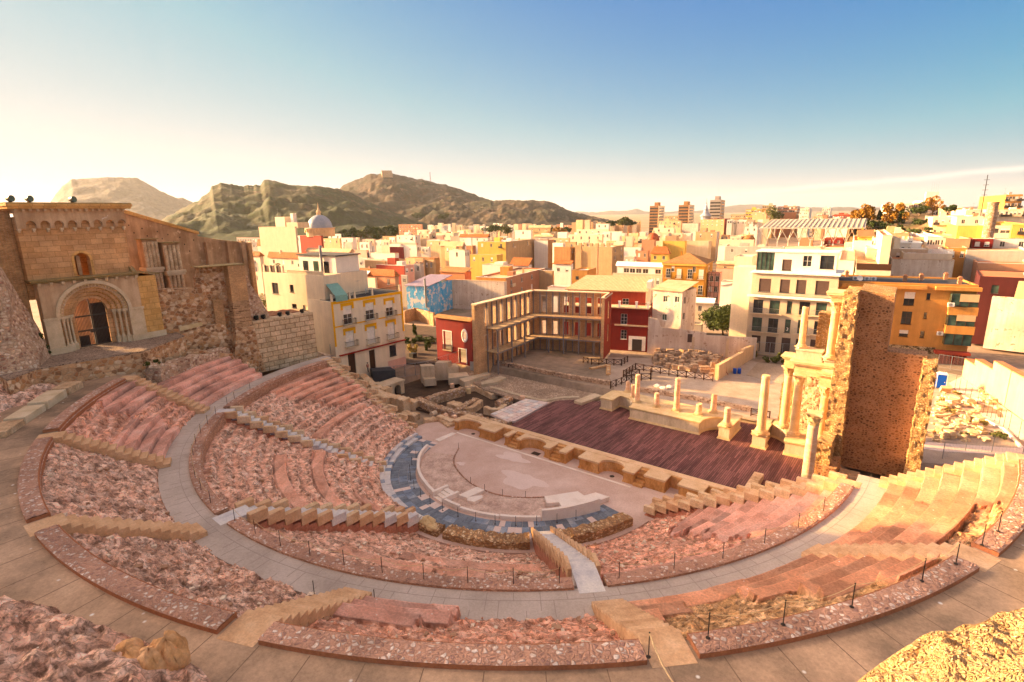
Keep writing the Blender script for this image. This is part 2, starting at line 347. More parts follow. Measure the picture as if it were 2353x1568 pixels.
m_stone('white_marble', [(.66, .56, .48), (.76, .67, .60), (.80, .73, .67)], .6, 7, .15, .01, .55, .08, world=True)
m_stone('slab_brown', [(.36, .255, .21), (.54, .405, .34), (.67, .535, .46)], .8, 6, .8, .06, var=.3, world=True)
m_stone('pulpitum', [(.34, .17, .07), (.54, .30, .14), (.66, .43, .24)], .7, 6, .35, .03, var=.25, world=True, stretch=(1, 1, .5))
m_stone('pulpitum_top', [(.52, .35, .21), (.62, .45, .30), (.68, .52, .37)], .6, 7, .3, .02, var=.16, world=True)
m_stone('podium', [(.38, .30, .21), (.52, .42, .31), (.62, .51, .39)], .6, 6, .3, .02, var=.16, world=True, stretch=(1, 1, .35))
m_stone('pink_marble', [(.52, .30, .19), (.68, .46, .32), (.74, .58, .46)], 1.2, 7, .25, .02, .6, .2, world=True, stretch=(1, 1, 2.0))
m_stone('pale_marble', [(.50, .37, .21), (.60, .46, .28), (.68, .55, .37)], 1.0, 7, .2, .02, .6, .12, world=True)
m_stone('ruin_stone', [(.34, .22, .13), (.54, .38, .25), (.68, .53, .38)], .8, 5, .9, .08, var=.35, world=True)
m_rubble('ruin_rubble', [(.56, .40, .27), (.66, .50, .36), (.42, .28, .18), (.50, .33, .22), (.60, .47, .38)], (.34, .22, .14), 2.6, .06, .9, .08, world=True)
m_rubble('ima_courses', [(.52, .30, .20), (.60, .38, .27), (.44, .25, .17)], (.33, .19, .13), 4.5, .06, .6, .04, (1, 1, 2.4), world=True)
m_stone('earth', [(.30, .22, .16), (.42, .32, .24), (.52, .42, .33)], .12, 4, .6, .05, var=.3, world=True)
m_stone('gravel', [(.33, .26, .21), (.42, .335, .275), (.50, .41, .34)], .5, 14, .9, .05, var=.3, world=True)
m_stone('asphalt', [(.06, .055, .05), (.09, .08, .07)], .3, 10, .3, .02, var=.25, world=True)
m_stone('dark_earth', [(.05, .035, .025), (.12, .08, .055)], .8, 6, .8, .06, var=.3, world=True)
m_stone('chip_pink', [(.50, .29, .22), (.68, .46, .37)], .9, 6, .5, .03, world=True); m_stone('chip_tan', [(.58, .44, .33), (.78, .66, .54)], .9, 6, .5, .03, world=True); m_stone('chip_brown', [(.28, .17, .11), (.46, .30, .21)], .9, 6, .5, .03, world=True)
m_stone('tier_core', [(.30, .13, .09), (.46, .22, .15), (.55, .30, .22)], 1.2, 6, .8, .05, var=.3, world=True)
m_plain('joint_grey', (.33, .275, .24), .9); m_plain('joint_brown', (.20, .14, .10), .9)
m_plain('iron', (.06, .045, .035), .6, .4)
m_plain('rope_fibre', (.62, .46, .28), .9)
m_plain('galv', (.34, .34, .34), .45, .6)
m_plain('dark_wood', (.075, .035, .022), .7)

# ------------------------------------------------------------------ theatre: seating bowl
H1, H2 = 8.6, 12.8                # the two walkways
R_IN, R_W0, R_W1, R_OUT = 16.6, 33.5, 35.35, 43.0
A = radians
def sector(name, a0, a1, r0, r1, z0, z1, rows, reg, mat, label, rough=.25, seed=0, base=None, da=.22, dr=.085, slope_drop=.35, rowdrop=0.0, erode=.12):
    """one wedge of seating between two stairs: stepped where reg(th, r)=1, eroded rock where 0"""
    na = max(8, int((a1-a0)/da)); nr = max(12, int((r1-r0)/dr))
    th, rr = np.meshgrid(np.linspace(A(a0), A(a1), na), np.linspace(r0, r1, nr), indexing='ij')
    X, Y = rr*np.cos(th), rr*np.sin(th); s = seed*31
    m = np.clip(reg(np.degrees(th), rr, (rr-r0)/(r1-r0)), 0, 1)
    wob = fbm(X*.55, Y*.55, 4, s)*.38*(1-m)+fbm(X*2.1, Y*2.1, 3, s+3)*.22*(1-m)
    t = np.clip((rr+wob-r0)/(r1-r0), 0, .9999)*rows; k = np.floor(t); fr = t-k
    st_reg = (k+1+0*fr)/rows                                             # tread, riser at the inner edge of each row
    w_e = .3+.22*fbm(X*.4, Y*.4, 3, s+9); st_ero = (k+np.clip(sstep(0, 1, fr/np.clip(w_e, .15, .8)), 0, 1))/rows
    lin = (rr-r0)/(r1-r0)
    e = np.clip(erode+.5*fbm(X*.25, Y*.25, 3, s+5), 0, 1)
    zz = z0+(z1-z0)*(m*st_reg+(1-m)*(st_ero*(1-e)+lin*e))
    rk = ridged(X*.8, Y*.8, 5, s+11)*rough*.55+fbm(X*2.6, Y*2.6, 4, s+13)*rough*.55+fbm(X*6.5, Y*6.5, 2, s+15)*rough*.28
    tread = sstep(.3, .6, fr)*(1-sstep(.85, 1, fr))*(1-e); rk = rk*(1-.75*tread)
    zz = zz+(1-m)*(rk-slope_drop*.5)-rowdrop
    zz = zz+m*fbm(X*1.2, Y*1.2, 3, s+21)*.03
    bl = np.floor(th*rr/2.3+_h(k, k*0+3, s)*5); tone = .5+(_h(k, bl, s+1)-.5)*.5*m+.2*(fr < .08)*m-.3*(fr > .9)*m+.25*fbm(X*.5, Y*.5, 3, s+31)+(1-m)*(rk*.9+.2*tread-.3*(fr > .9)*(1-e))  # tone carries dirt and painted crease shade at row backs, darker hollows, paler edges
    zz = zz+m*(_h(k, bl, s+2)-.5)*.07; mA = np.clip(m+(1-m)*sstep(.45, .7, fr)*sstep(.2, .9, 1-e)*.55, 0, 1)
    edge = np.minimum(np.minimum((th-A(a0))*rr, (A(a1)-th)*rr), 9)       # settle under the stairs
    zz = np.where(edge < .5, zz-(0.5-edge)*.25*(1-m), zz)
    # skirts
    Xs = np.concatenate([X[:, :1], X, X[:, -1:]], 1); Ys = np.concatenate([Y[:, :1], Y, Y[:, -1:]], 1); Zs = np.concatenate([zz[:, :1]-1.4, zz, zz[:, -1:]-1.4], 1)
    Ms = np.concatenate([mA[:, :1], mA, mA[:, -1:]], 1); Ts = np.concatenate([tone[:, :1], tone, tone[:, -1:]], 1); Ts = np.concatenate([Ts[:1], Ts, Ts[-1:]], 0)
    Xs = np.concatenate([Xs[:1], Xs, Xs[-1:]], 0); Ys = np.concatenate([Ys[:1], Ys, Ys[-1:]], 0); Zs = np.concatenate([Zs[:1]-1.4, Zs, Zs[-1:]-1.4], 0); Ms = np.concatenate([Ms[:1], Ms, Ms[-1:]], 0)
    o = grid_obj(name, Xs, Ys, Zs, mat, False, {'regular': Ms, 'tone': Ts}, flip=False)
    tag(o, label, 'seating')
    rd = np.random.RandomState(seed+500); n = int((a1-a0)*(r1-r0)*1.0); ii, jj = rd.randint(2, na-2, n), rd.randint(2, nr-2, n); keep = (m[ii, jj] < .3) & (tread[ii, jj] < .5) & (edge[ii, jj] > .3); q = MB(); q_ = np.array([(-1, -1, -1), (1, -1, -1), (1, 1, -1), (-1, 1, -1), (-1, -1, 1), (1, -1, 1), (1, 1, 1), (-1, 1, 1)])*.5
    for i, j in zip(ii[keep], jj[keep]):
        sz = .05+.2*rd.rand()**2.6; p = q_*sz*(1+.5*(rd.rand(8, 3)-.5))*np.array([1.5, 1, .8]); t = rd.rand()*6; p = np.stack([p[:, 0]*cos(t)-p[:, 1]*sin(t), p[:, 0]*sin(t)+p[:, 1]*cos(t), p[:, 2]], 1)+np.array([X[i, j], Y[i, j], zz[i, j]+sz*.2]); q.mi = int(rd.rand()*3); q.add([tuple(e_) for e_ in p], [(3, 2, 1, 0), (4, 5, 6, 7), (0, 1, 5, 4), (1, 2, 6, 5), (2, 3, 7, 6), (3, 0, 4, 7)])
    if len(q.v) > 800: tag(q.build('loose_stones', ['chip_pink', 'chip_tan', 'chip_brown']), kind='stuff')
    return o
def box2(v, a, b, soft=.06): return sstep(a-soft, a+soft, v)*(1-sstep(b-soft, b+soft, v))
def jag(th, r, amp, s): return fbm(r*1.3+th*.12, th*.35, 3, s)*amp
Z = lambda th: np.zeros_like(th)

# lower tiers (four wedges), fourteen rows each
def reg_i1(th, r, t):
    q = th+jag(th, r, 5, 1); return np.maximum((q < -150-16*(1-t)*1.6)*(t > .52)*1.0, (np.abs(t-.46) < .035)*(th > -168)*(th < -140)*.9)
def reg_i2(th, r, t): return np.maximum((np.abs(t-.607) < .037)*(th > -125)*(th < -95), np.maximum((np.abs(t-.392) < .037)*(th > -133)*(th < -97), (np.abs(t-.2) < .03)*(th > -108)))*.95
def reg_i3(th, r, t): return np.maximum((np.abs(t-.75) < .035)*(th > -80)*(th < -58), (np.abs(t-.535) < .035)*(th > -74)*(th < -50))*.85
def reg_i4(th, r, t):
    q = th+jag(th, r, 6, 4); return np.maximum((q > -22-10*(t-.6))*(t > .3)*1.0, (t > .84)*(th < -29)*(th > -44)*.8)
ZI0 = .85
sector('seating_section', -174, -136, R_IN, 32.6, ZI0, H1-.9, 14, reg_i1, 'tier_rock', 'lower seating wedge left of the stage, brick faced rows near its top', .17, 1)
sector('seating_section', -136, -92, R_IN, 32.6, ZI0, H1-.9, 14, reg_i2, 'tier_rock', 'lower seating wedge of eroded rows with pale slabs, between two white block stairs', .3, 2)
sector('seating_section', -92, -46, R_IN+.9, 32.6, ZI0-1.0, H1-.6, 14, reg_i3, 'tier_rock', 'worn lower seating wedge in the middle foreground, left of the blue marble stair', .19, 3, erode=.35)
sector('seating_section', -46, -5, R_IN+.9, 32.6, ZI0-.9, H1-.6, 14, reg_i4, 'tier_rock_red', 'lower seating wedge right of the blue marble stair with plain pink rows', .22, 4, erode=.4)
# upper tiers, seven rows
def reg_m1(th, r, t):
    q = th+jag(th, r, 4, 21); return np.maximum((q < -126)*(t > .52)*1.0, (q > -127)*(t < .5)*1.0)
def reg_m4(th, r, t):
    q = th+jag(th, r, .6, 24); return (t < .42)*(q > -68)*(q < -58.5-2*(t > .28))*1.0
def reg_m5(th, r, t):
    q = th+jag(th, r, .6, 25); return np.maximum((t < .145)*1.0, np.maximum((t < .43)*(q < -43), (t < .29)*(q < -40)))*(q < -31)+(q > -32-3*(t < .4)+4*(t > .72))*(t < .88)*1.0
def reg_m6(th, r, t):
    q = th+jag(th, r, 2, 26); return np.maximum((t < .74)*1.0, (q > -12)*1.0)
HT = H2-.25
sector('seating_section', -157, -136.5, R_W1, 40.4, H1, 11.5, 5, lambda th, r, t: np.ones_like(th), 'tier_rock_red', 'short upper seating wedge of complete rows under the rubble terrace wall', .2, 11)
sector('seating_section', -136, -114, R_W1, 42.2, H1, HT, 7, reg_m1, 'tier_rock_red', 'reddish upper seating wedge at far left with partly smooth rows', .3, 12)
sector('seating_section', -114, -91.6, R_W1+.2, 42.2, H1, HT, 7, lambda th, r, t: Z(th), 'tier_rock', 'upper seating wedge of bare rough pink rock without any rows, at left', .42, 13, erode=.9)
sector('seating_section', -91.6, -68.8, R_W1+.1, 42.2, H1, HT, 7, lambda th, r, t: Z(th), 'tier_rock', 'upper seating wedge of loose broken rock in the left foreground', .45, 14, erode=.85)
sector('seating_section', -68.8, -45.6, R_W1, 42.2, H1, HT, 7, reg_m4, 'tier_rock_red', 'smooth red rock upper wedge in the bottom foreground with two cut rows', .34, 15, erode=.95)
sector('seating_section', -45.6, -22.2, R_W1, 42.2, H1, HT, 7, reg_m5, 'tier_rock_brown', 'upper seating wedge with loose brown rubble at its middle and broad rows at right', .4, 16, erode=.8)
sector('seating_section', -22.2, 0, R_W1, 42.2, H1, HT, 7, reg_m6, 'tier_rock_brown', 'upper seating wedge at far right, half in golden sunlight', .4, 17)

# walkways
def joints(mb, r0, r1, a0, a1, z, step, w=.03):
    a = a0
    while a < a1:
        mb.arc(r0, r1, A(a), A(a+w), z, z+.004, 1); a += step
mb = MB().arc(33.3, 35.6, A(-176), A(0), H1-2, H1, 160)
o = mb.build('walkway', 'walk_grey'); tag(o, kind='structure')
mb = MB()
for i in range(70):
    a = -174+i*2.5; mb.arc(33.5, 34.9 if i % 2 else 34.1, A(a), A(a+.06), H1+.001, H1+.006, 1)
    mb.arc(34.1 if i % 2 else 34.9, 35.4, A(a+1.2), A(a+1.26), H1+.001, H1+.006, 1)
    mb.arc(34.1, 34.13, A(a), A(a+2.5), H1+.001, H1+.005, 3)
o = mb.build('walkway_joints', 'joint_grey'); tag(o, kind='structure')
mb = MB().arc(42.0, 52.0, A(-138), A(-2.4), H2-3, H2, 160)
o = mb.build('outer_walkway', 'walk_brown'); tag(o, kind='structure')
mb = MB()
for i in range(44):
    a = -136+i*3.0; mb.arc(43.0, 48, A(a), A(a+.05), H2+.001, H2+.005, 1); mb.arc(45.2+.7*(i % 2), 45.23+.7*(i % 2), A(a), A(a+3), H2+.001, H2+.005, 3)
o = mb.build('outer_walkway_joints', 'joint_brown'); tag(o, kind='structure')

# ring walls: lower one along the walkway, upper one along the outer walkway, cut by the stairs
def ring_wall(a0, a1, r0, r1, zb, zt, label, side):
    o = empty('ring_wall', (r1*cos(A((a0+a1)/2)), r1*sin(A((a0+a1)/2)), zb)); tag(o, label, 'low wall', 'low curved walls along the walkways')
    M_ = MB(Matrix.Translation(-Vector(o.location))); n = max(6, int((a1-a0)*1.5))
    M_.arc(r0, r1, A(a0), A(a1), zb, zt-.03, n); M_.build('wall_core', side, o)
    th, rr = np.meshgrid(np.linspace(A(a0), A(a1), max(8, int((a1-a0)*4))), np.linspace(r0-.03, r1+.0, 10), indexing='ij')
    X, Y = rr*np.cos(th), rr*np.sin(th); Zt = zt+.045*fbm(X*3, Y*3, 4, 5)+.02; Zt[:, 0] = zt-.3; Zt[:, -1] = zt-.02
    g = grid_obj('wall_cap', X-o.location.x, Y-o.location.y, Zt-o.location.z, 'ring_cap', False, None, o); return o
IST = [-174, -136, -92.3, -46.5, -3.0]; MST = [-136.3, -114, -91.6, -68.4, -45.6, -22.6, -1.2]
hw = lambda w, r: math.degrees(w/2/r)
names = ['left, above the brick faced rows', 'left of centre, above the eroded rows with slabs', 'in the middle foreground, between the block stair and the blue stair', 'at right, running into the sunlight']
for i in range(4):
    ring_wall(IST[i]+hw(1.9, 33), IST[i+1]-hw(1.9, 33), 32.45, 33.4, H1-2.6, H1+.16, 'low stone wall on the inner edge of the middle walkway, '+names[i], 'ima_courses')
names = ['at far left beside the red rows', 'at left beside the bare pink rock', 'in the left foreground beside the broken rock', 'in the bottom foreground beside the smooth red rock', 'in the right foreground beside the brown rubble', 'at the right edge of the picture']
for i in range(6):
    ring_wall(MST[i]+hw(2.0, 42.5), MST[i+1]-hw(2.0, 42.5), 41.9, 42.95, H2-2.4, H2+.24, 'low pebbled wall on the inner edge of the outer walkway, '+names[i], 'ring_side')

# stairs
def stair(a, r0, r1, z0, z1, w, n, mat, label, sides=None, smat=None, landing=0, drop=.0, seed=0):
    o = empty('stone_staircase', (r0*cos(A(a)), r0*sin(A(a)), z0), A(a), label, 'stairs')
    rd = random.Random(seed); L = r1-r0; dz = (z1-z0)/n; dl = (L-landing)/n
    M_ = MB(); Q_ = MB()
    for i in range(n):
        j = rd.uniform(-.012, .012)
        M_.box(i*dl, (i+1)*dl+.02, -w/2, w/2, (i+.0)*dz-.3, (i+1)*dz+j); Q_.box(i*dl+.01, (i+1)*dl, -w/2-(sides[2]*.8 if sides else -.04), w/2+(sides[2]*.8 if sides else -.04), i*dz-1.4, i*dz-.302)
    Q_.build('stair_core', 'ruin_stone' if not sides else 'tier_core', o)
    if landing: M_.box(L-landing, L+.12, -w/2, w/2, z1-z0-.9, z1-z0+.012)
    M_.build('step_flight', mat, o, bevel=.012)
    if sides:
        nb, bh, bt, rnd = sides; bl = (L-landing)/nb
        for sd in (-1, 1):
            for i in range(nb):
                zt = (i+1)*(z1-z0)/nb
                q = MB(); jx, jz = rd.uniform(-.05, .05)*rnd, rd.uniform(-.07, .06)*rnd
                if rnd and rd.random() < .08*rnd: continue
                m = MB(Matrix.Rotation(rd.uniform(-.025, .025)*rnd, 4, 'Z'))
                vs = []; y0 = sd*(w/2+.004); y1 = sd*(w/2+bt)
                ya, yb = min(y0, y1), max(y0, y1)
                q.box(i*bl+jx-.08, (i+1)*bl+jx*.5-.02, ya, yb, zt-bh*.95, zt+bh*.2+jz)
                if rnd: 
                    q.v = [(x+rd.uniform(-.03, .03)*rnd, y+rd.uniform(-.015, .015)*rnd, z+rd.uniform(-.03, .03)*rnd) for x, y, z in q.v]
                q.build('side_block', smat[rd.randrange(len(smat))], o, bevel=.025)
    return o
stair(-136, 16.2, 33.6, .3, H1, 1.25, 26, 'marble_step', 'white marble stair with stone side blocks climbing the far left tiers', (13, .62, .42, 1), ['tan_block', 'sand_step', 'tan_block'], 1.0, seed=1)
stair(-92.3, 15.8, 33.6, .35, H1, 1.45, 26, 'marble_step', 'broad white marble stair with heavy side blocks across the centre left', (13, .72, .5, 1.2), ['tan_block', 'sand_step', 'marble_step'], 1.6, seed=2)
o = stair(-46.5, 15.3, 33.6, .35, H1, 1.5, 26, 'marble_step', 'pale blue marble stair with thin sandstone sides down to the orchestra', (13, .62, .26, .5), ['sand_step'], 1.9, seed=3)
stair(-3.6, 16.6, 33.6, .35, H1, 1.3, 26, 'sand_step', 'yellow sandstone block stair at the right end of the lower tiers', (14, .6, .42, .6), ['sand_step', 'sand_step', 'tan_block'], .9, seed=4)
stair(-174.2, 17.4, 34.4, .3, H1, 1.35, 27, 'tan_block', 'worn grey stone stair at the left end of the tiers below the yellow house', (9, .6, .4, 1.3), ['tan_block', 'ruin_stone'], .7, seed=5)
nm = ['sandstone stair at far left in front of the terrace wall', 'sandstone stair between the reddish and the bare rock wedges at left', 'sandstone stair in the left foreground', 'sandstone stair in the bottom foreground left of the smooth red rock', 'narrow sandstone stair in the foreground leading to the rope barrier', 'grey stair at right in front of the half sunlit rows', 'golden sunlit stair at the right edge of the picture']
for i, a in enumerate(MST):
    stair(a, R_W1-.6, 43.0, H1, H2, 1.75 if i not in (0, 1, 6) else 1.45, 14, 'sand_step', nm[i], None, None, 1.1, seed=20+i)
# ------------------------------------------------------------------ orchestra, stage, stage wall
def crop(ox, oy, s): return lambda x, y: ((ox+x/s)/1.74075, (oy+y/s)/1.74075)
K15, K22, K8, K17, K25 = crop(1500, 1350, 1.96), crop(2200, 1350, 1.96), crop(800, 1350, 1.96), crop(1700, 750, 1.96), crop(2500, 750, 1.96)
def zof(X, Y, yp):
    lo, hi = -20.0, 200.0
    for _ in range(50):
        m = (lo+hi)/2
        if px((X, Y, m))[1] > yp: lo = m
        else: hi = m
    return lo
def atY(x, y, Y):
    d = ray(x, y); return Vector(CAM+d*((Y-CAM[1])/d[1]))
m_brick('deck_wood', (.17, .060, .040), (.30, .12, .08), (.035, .015, .012), 2.6, .145, .02, .3, .4)
def deck_mat():
    s = NB('deck_planks'); g = s.n('NewGeometry'); sp = s.n('SeparateXYZ'); s.L(g.outputs['Position'], sp.inputs[0])
    cb = s.n('CombineXYZ'); s.L(sp.outputs[1], cb.inputs[0]); s.L(sp.outputs[0], cb.inputs[1]); br = s.n('TexBrick'); s.L(cb.outputs[0], br.inputs['Vector'])
    br.inputs['Scale'].default_value = 1; br.inputs['Brick Width'].default_value = 2.4; br.inputs['Row Height'].default_value = .21; br.inputs['Mortar Size'].default_value = .022
    s.put(br.inputs['Color1'], (.105, .043, .042)); s.put(br.inputs['Color2'], (.225, .11, .10)); s.put(br.inputs['Mortar'], (.045, .02, .018))
    v = s.co((1.2, .22, 1), True); n = s.noise(v, .6, 6, .65)
    c = s.mix(1.0, br.outputs['Color'], s.ramp(n, [(.3, .55), (.7, 1.5)]), 'MULTIPLY'); s.col(c); s.rough(.75); s.bump(br.outputs['Fac'], -.5, .03)
deck_mat()
m_rubble('opus', [(.50, .31, .18), (.40, .24, .14), (.33, .19, .11), (.56, .37, .24)], (.66, .47, .33), 3.4, .14, .45, .05, (1, 1, 1.15), .9)
m_rubble('opus_dark', [(.24, .12, .06), (.32, .165, .085), (.16, .085, .05), (.29, .16, .09)], (.43, .25, .145), 3.3, .15, .3, .03, (1, 1, 1.4), .85)
m_rubble('opus_rough', [(.62, .43, .24), (.68, .50, .31), (.52, .34, .18), (.40, .25, .13)], (.42, .26, .13), 5.5, .14, .9, .08)
m_rubble('low_wall', [(.40, .27, .18), (.52, .36, .26), (.30, .19, .125), (.60, .45, .34)], (.52, .38, .28), 3.0, .09, .6, .05, world=True)

# orchestra floor: plain sheet, white edge line, slab ring, blue paving, steps
def disc(name, mat, pts, z, kind='structure'):
    o = MB().prism([(p[0], p[1]) for p in pts], z-.3, z).build(name, mat); tag(o, kind=kind); return o
arcp = lambda r, a0, a1, n=60: [(r*cos(A(a0+(a1-a0)*i/n)), r*sin(A(a0+(a1-a0)*i/n))) for i in range(n+1)]
disc('orchestra_floor', 'orch_floor', [(17.6, 6.2), (-19, 6.2), (-19, -3)]+arcp(17.5, -171, -9)+[(24, 0), (24, 6.2)], 0)
o = MB().box(-12.95, 13.0, 2.12, 2.42, .001, .03).build('floor_edge_line', 'white_marble'); tag(o, kind='structure')
kerb = [pt(*K15(*p), .1) for p in [(520, 828), (575, 858), (655, 870), (628, 920), (615, 960), (620, 990), (650, 1045), (700, 1100), (750, 1143), (800, 1170), (860, 1200), (930, 1225), (1000, 1240), (1090, 1252), (1180, 1256), (1330, 1252)]]
def slab_ring():
    rad = [hypot(p.x, p.y) for p in kerb]; ang = [math.degrees(atan2(p.y, p.x)) for p in kerb]
    order = np.argsort(ang); ag, rd = np.array(ang)[order], np.array(rad)[order]
    th, f = np.meshgrid(np.linspace(-158, -26, 300), np.linspace(0, 1, 40), indexing='ij')
    r0 = np.interp(th, ag, rd); rr = r0+(12.2-r0)*f; X, Y = rr*np.cos(A(1)*th), rr*np.sin(A(1)*th)
    cell = np.floor(X*.9+fbm(X*.5, Y*.5, 2, 3)*2)*7+np.floor(Y*.8+fbm(X*.5, Y*.5, 2, 4)*2)*13
    Zs = .10+.05*(_h(cell, cell*.3, 2)-.5)+.035*fbm(X*3, Y*3, 4, 8); Zs[:, 0] = -.02; Zs[:, -1] = .0
    tag(grid_obj('slab_ring', X, Y, Zs, 'slab_brown', False), kind='structure')
slab_ring()
for i, (mx, my, rx, ry) in enumerate([(1150, 1120, 4.3, 2.6), (1080, 940, 3.3, 1.7), (675, 990, .9, .6)]):
    c = pt(*K15(mx, my), 0); pts = []
    for k in range(40):
        t = 2*pi*k/40; w = 1+.22*sin(3*t+i*2)+.12*sin(5*t+i)+.05*sin(9*t); pts.append((c.x+rx*.62*w*cos(t), min(c.y+ry*.62*w*sin(t), 2.05)))
    if i != 1: disc('pale_mortar_patch', 'orch_pale', pts, .004*(i+1))
    else: disc('pale_mortar_patch', 'orch_pale', [(x, min(y, 1.9)) for x, y in pts], .006)
km = MB()
for a, b in zip(kerb[2:-1], kerb[3:]): km.tube([(a.x, a.y, .1), (b.x, b.y, .1)], .07, 6)
tag(km.build('floor_kerb', 'ring_cap'), 'thin brown kerb bordering the smooth orchestra floor', 'kerb')
pv = MB(); rdm = random.Random(3)
for r0, r1, n in ((12.6, 13.55, 66), (13.57, 14.5, 58), (14.52, 15.45, 64)):
    for i in range(n):
        a0 = -172+i*160/n; a1 = a0+160/n-.12
        th = (a0+a1)/2; light = .25+.5*(th < -168)+.35*(-78 < th < -62)+.4*(-55 < th < -46)+.35*(-92 < th < -84)*(r0 < 14)+.4*(th > -34)*(r0 > 14)
        pv.mi = 1 if rdm.random() < light*.4 else (2 if rdm.random() < .32 else 0)
        pv.arc(r0, r1, A(a0), A(a1), -.2, .03+rdm.uniform(0, .012), 3)
m_stone('blue_dark', [(.10, .115, .14), (.17, .19, .22), (.27, .29, .31)], .7, 6, .3, .02, .55, .25, world=True)
tag(pv.build('orchestra_paving', ['blue_dark', 'orch_pale', 'blue_pave']), kind='structure')
st = MB()
for k, (r0, r1, z) in enumerate(((15.45, 16.1, .32), (16.1, 17.3, .62))):
    for i in range(26):
        a0 = -173+i*77/26; st.mi = rdm.choice((0, 0, 1)); st.arc(r0, r1, A(a0), A(a0+77/26-.1), -.2, z+rdm.uniform(-.02, .02)-(.1*(i > 23)), 2)
tag(st.build('orchestra_step', ['marble_step', 'blue_pave']), 'worn pale marble steps curving round the left side of the blue paving', 'step')
# white parapet
wr = [(-168, 13.1), (-155, 12.94), (-141, 12.57), (-130, 12.37), (-116, 12.14), (-97, 12.2), (-69, 12.28), (-53, 12.48), (-40, 12.72), (-27, 12.93), (-16, 13.25), (-6.5, 13.5)]
rw = lambda a: float(np.interp(a, [p[0] for p in wr], [p[1] for p in wr]))
def parapet(a0, a1, h0, h1, label, t=.34):
    M_ = MB(); n = int(abs(a1-a0)/1.5)+2; vs = []; fs = []
    for i in range(n):
        a = a0+(a1-a0)*i/(n-1); r = rw(a); h = h0+(h1-h0)*i/(n-1)
        for q, z in ((r-t, 0), (r, 0), (r, h), (r-t, h)): vs.append((q*cos(A(a)), q*sin(A(a)), z))
    for i in range(n-1):
        for k in range(4): fs.append((i*4+k, i*4+4+k, i*4+4+(k+1) % 4, i*4+(k+1) % 4))
    fs += [(0, 1, 2, 3), (n*4-1, n*4-2, n*4-3, n*4-4)]
    M_.add(vs, fs); o = M_.build('marble_parapet', 'white_marble', bevel=.02); tag(o, label, 'parapet', 'white marble parapet round the orchestra')
parapet(-163, -104.5, .62, .6, 'white marble parapet curving round the left of the orchestra')
parapet(-95.5, -85, .5, .5, 'short higher piece of white marble parapet right of the little white steps'); parapet(-84.6, -64, .34, .36, 'low middle stretch of white marble parapet nearest the camera'); parapet(-63.6, -45, .42, .46, 'low white marble parapet stretch left of the tall white wall')
parapet(-44.5, -17, 1.15, 1.35, 'tall white marble wall at the right end of the orchestra')
def slab(pts, z, h, label, mat='white_marble', name='white_platform', cat='platform'):
    o = MB().prism([(p.x, p.y) for p in pts], z-h, z).build(name, mat, bevel=.015); tag(o, label, cat); return o
k0 = lambda L, z: [pt(*K15(*p), z) for p in L]
slab(k0([(470, 800), (605, 745), (640, 752), (505, 815)], .06), .06, .1, 'white marble strip linking the parapet end to the stage front')
slab(k0([(655, 1235), (800, 1170), (860, 1195), (720, 1258)], .42), .42, .4, 'white marble platform above the little orchestra steps')
slab(k0([(725, 1252), (840, 1235), (845, 1255), (780, 1290), (722, 1278)], .4), .4, .35, 'small white slab beside the little orchestra steps')
slab(k0([(1328, 1245), (1590, 1205), (1640, 1240), (1470, 1290), (1345, 1300)], .45), .45, .4, 'white stepped platform with angled corner on the orchestra')
slab(k0([(1440, 1290), (1600, 1250), (1730, 1215), (1840, 1250), (1690, 1300), (1470, 1335)], .5), .5, .45, 'lower white platform in front of the tall white wall')
o = empty('small_staircase', (rw(-100)*cos(A(-100)), rw(-100)*sin(A(-100)), 0), A(-100), 'four little white marble steps cut through the orchestra parapet', 'stairs')
M_ = MB()
for i in range(4): M_.box(-.45*(i+1), -.45*i+.1, -.75, .75, -.05, .11*(i+1))
M_.build('step_flight', 'white_marble', o, bevel=.01)
for sd in (-1, 1): MB().box(-2.0, .05, sd*.95-.16, sd*.95+.16, 0, .62).build('side_wall', 'white_marble', o, bevel=.015)

# pulpitum: the low stage front with niches and steps
o = empty('stage_front_wall', (4, 4.5, 0), 0, 'long low sandstone stage front with curved niches, square bays and steps', 'stage front')
PO = Vector((4, 4.5, 0)); PT = Matrix.Translation(-PO); ZT = 1.38
back = MB(PT).box(-13.9, 23.6, 4.75, 5.75, -.1, ZT-.02); back.build('back_wall', 'pulpitum', o)
MB(PT).box(-13.95, 23.6, 4.9, 5.8, ZT-.018, ZT+.05).build('coping', 'pulpitum_top', o, bevel=.02)
def pier(x0, x1, y0=3.0, y1=4.75):
    MB(PT).box(x0, x1, y0, y1, -.05, ZT-.22).build('pier', 'pulpitum', o)
    MB(PT).box(x0-.1, x1+.1, y0-.12, y1, -.04, .16, 1).box(x0-.05, x1+.05, y0-.06, y1, .162, .26).build('plinth', 'pulpitum', o, bevel=.02)
    MB(PT).box(x0-.07, x1+.07, y0-.08, y1, ZT-.218, ZT-.12).box(x0-.12, x1+.12, y0-.14, y1+.1, ZT-.118, ZT+.045).build('coping', 'pulpitum_top', o, bevel=.02)
for q in [(-9.35, -6.75), (-5.0, -4.45), (-2.95, -2.5), (1.2, 1.95), (3.45, 4.2), (6.1, 8.6), (11.75, 12.95), (14.15, 16.35, 3.3), (17.85, 20.35, 3.4)]: pier(*q)
pier(-13.95, -13.35)
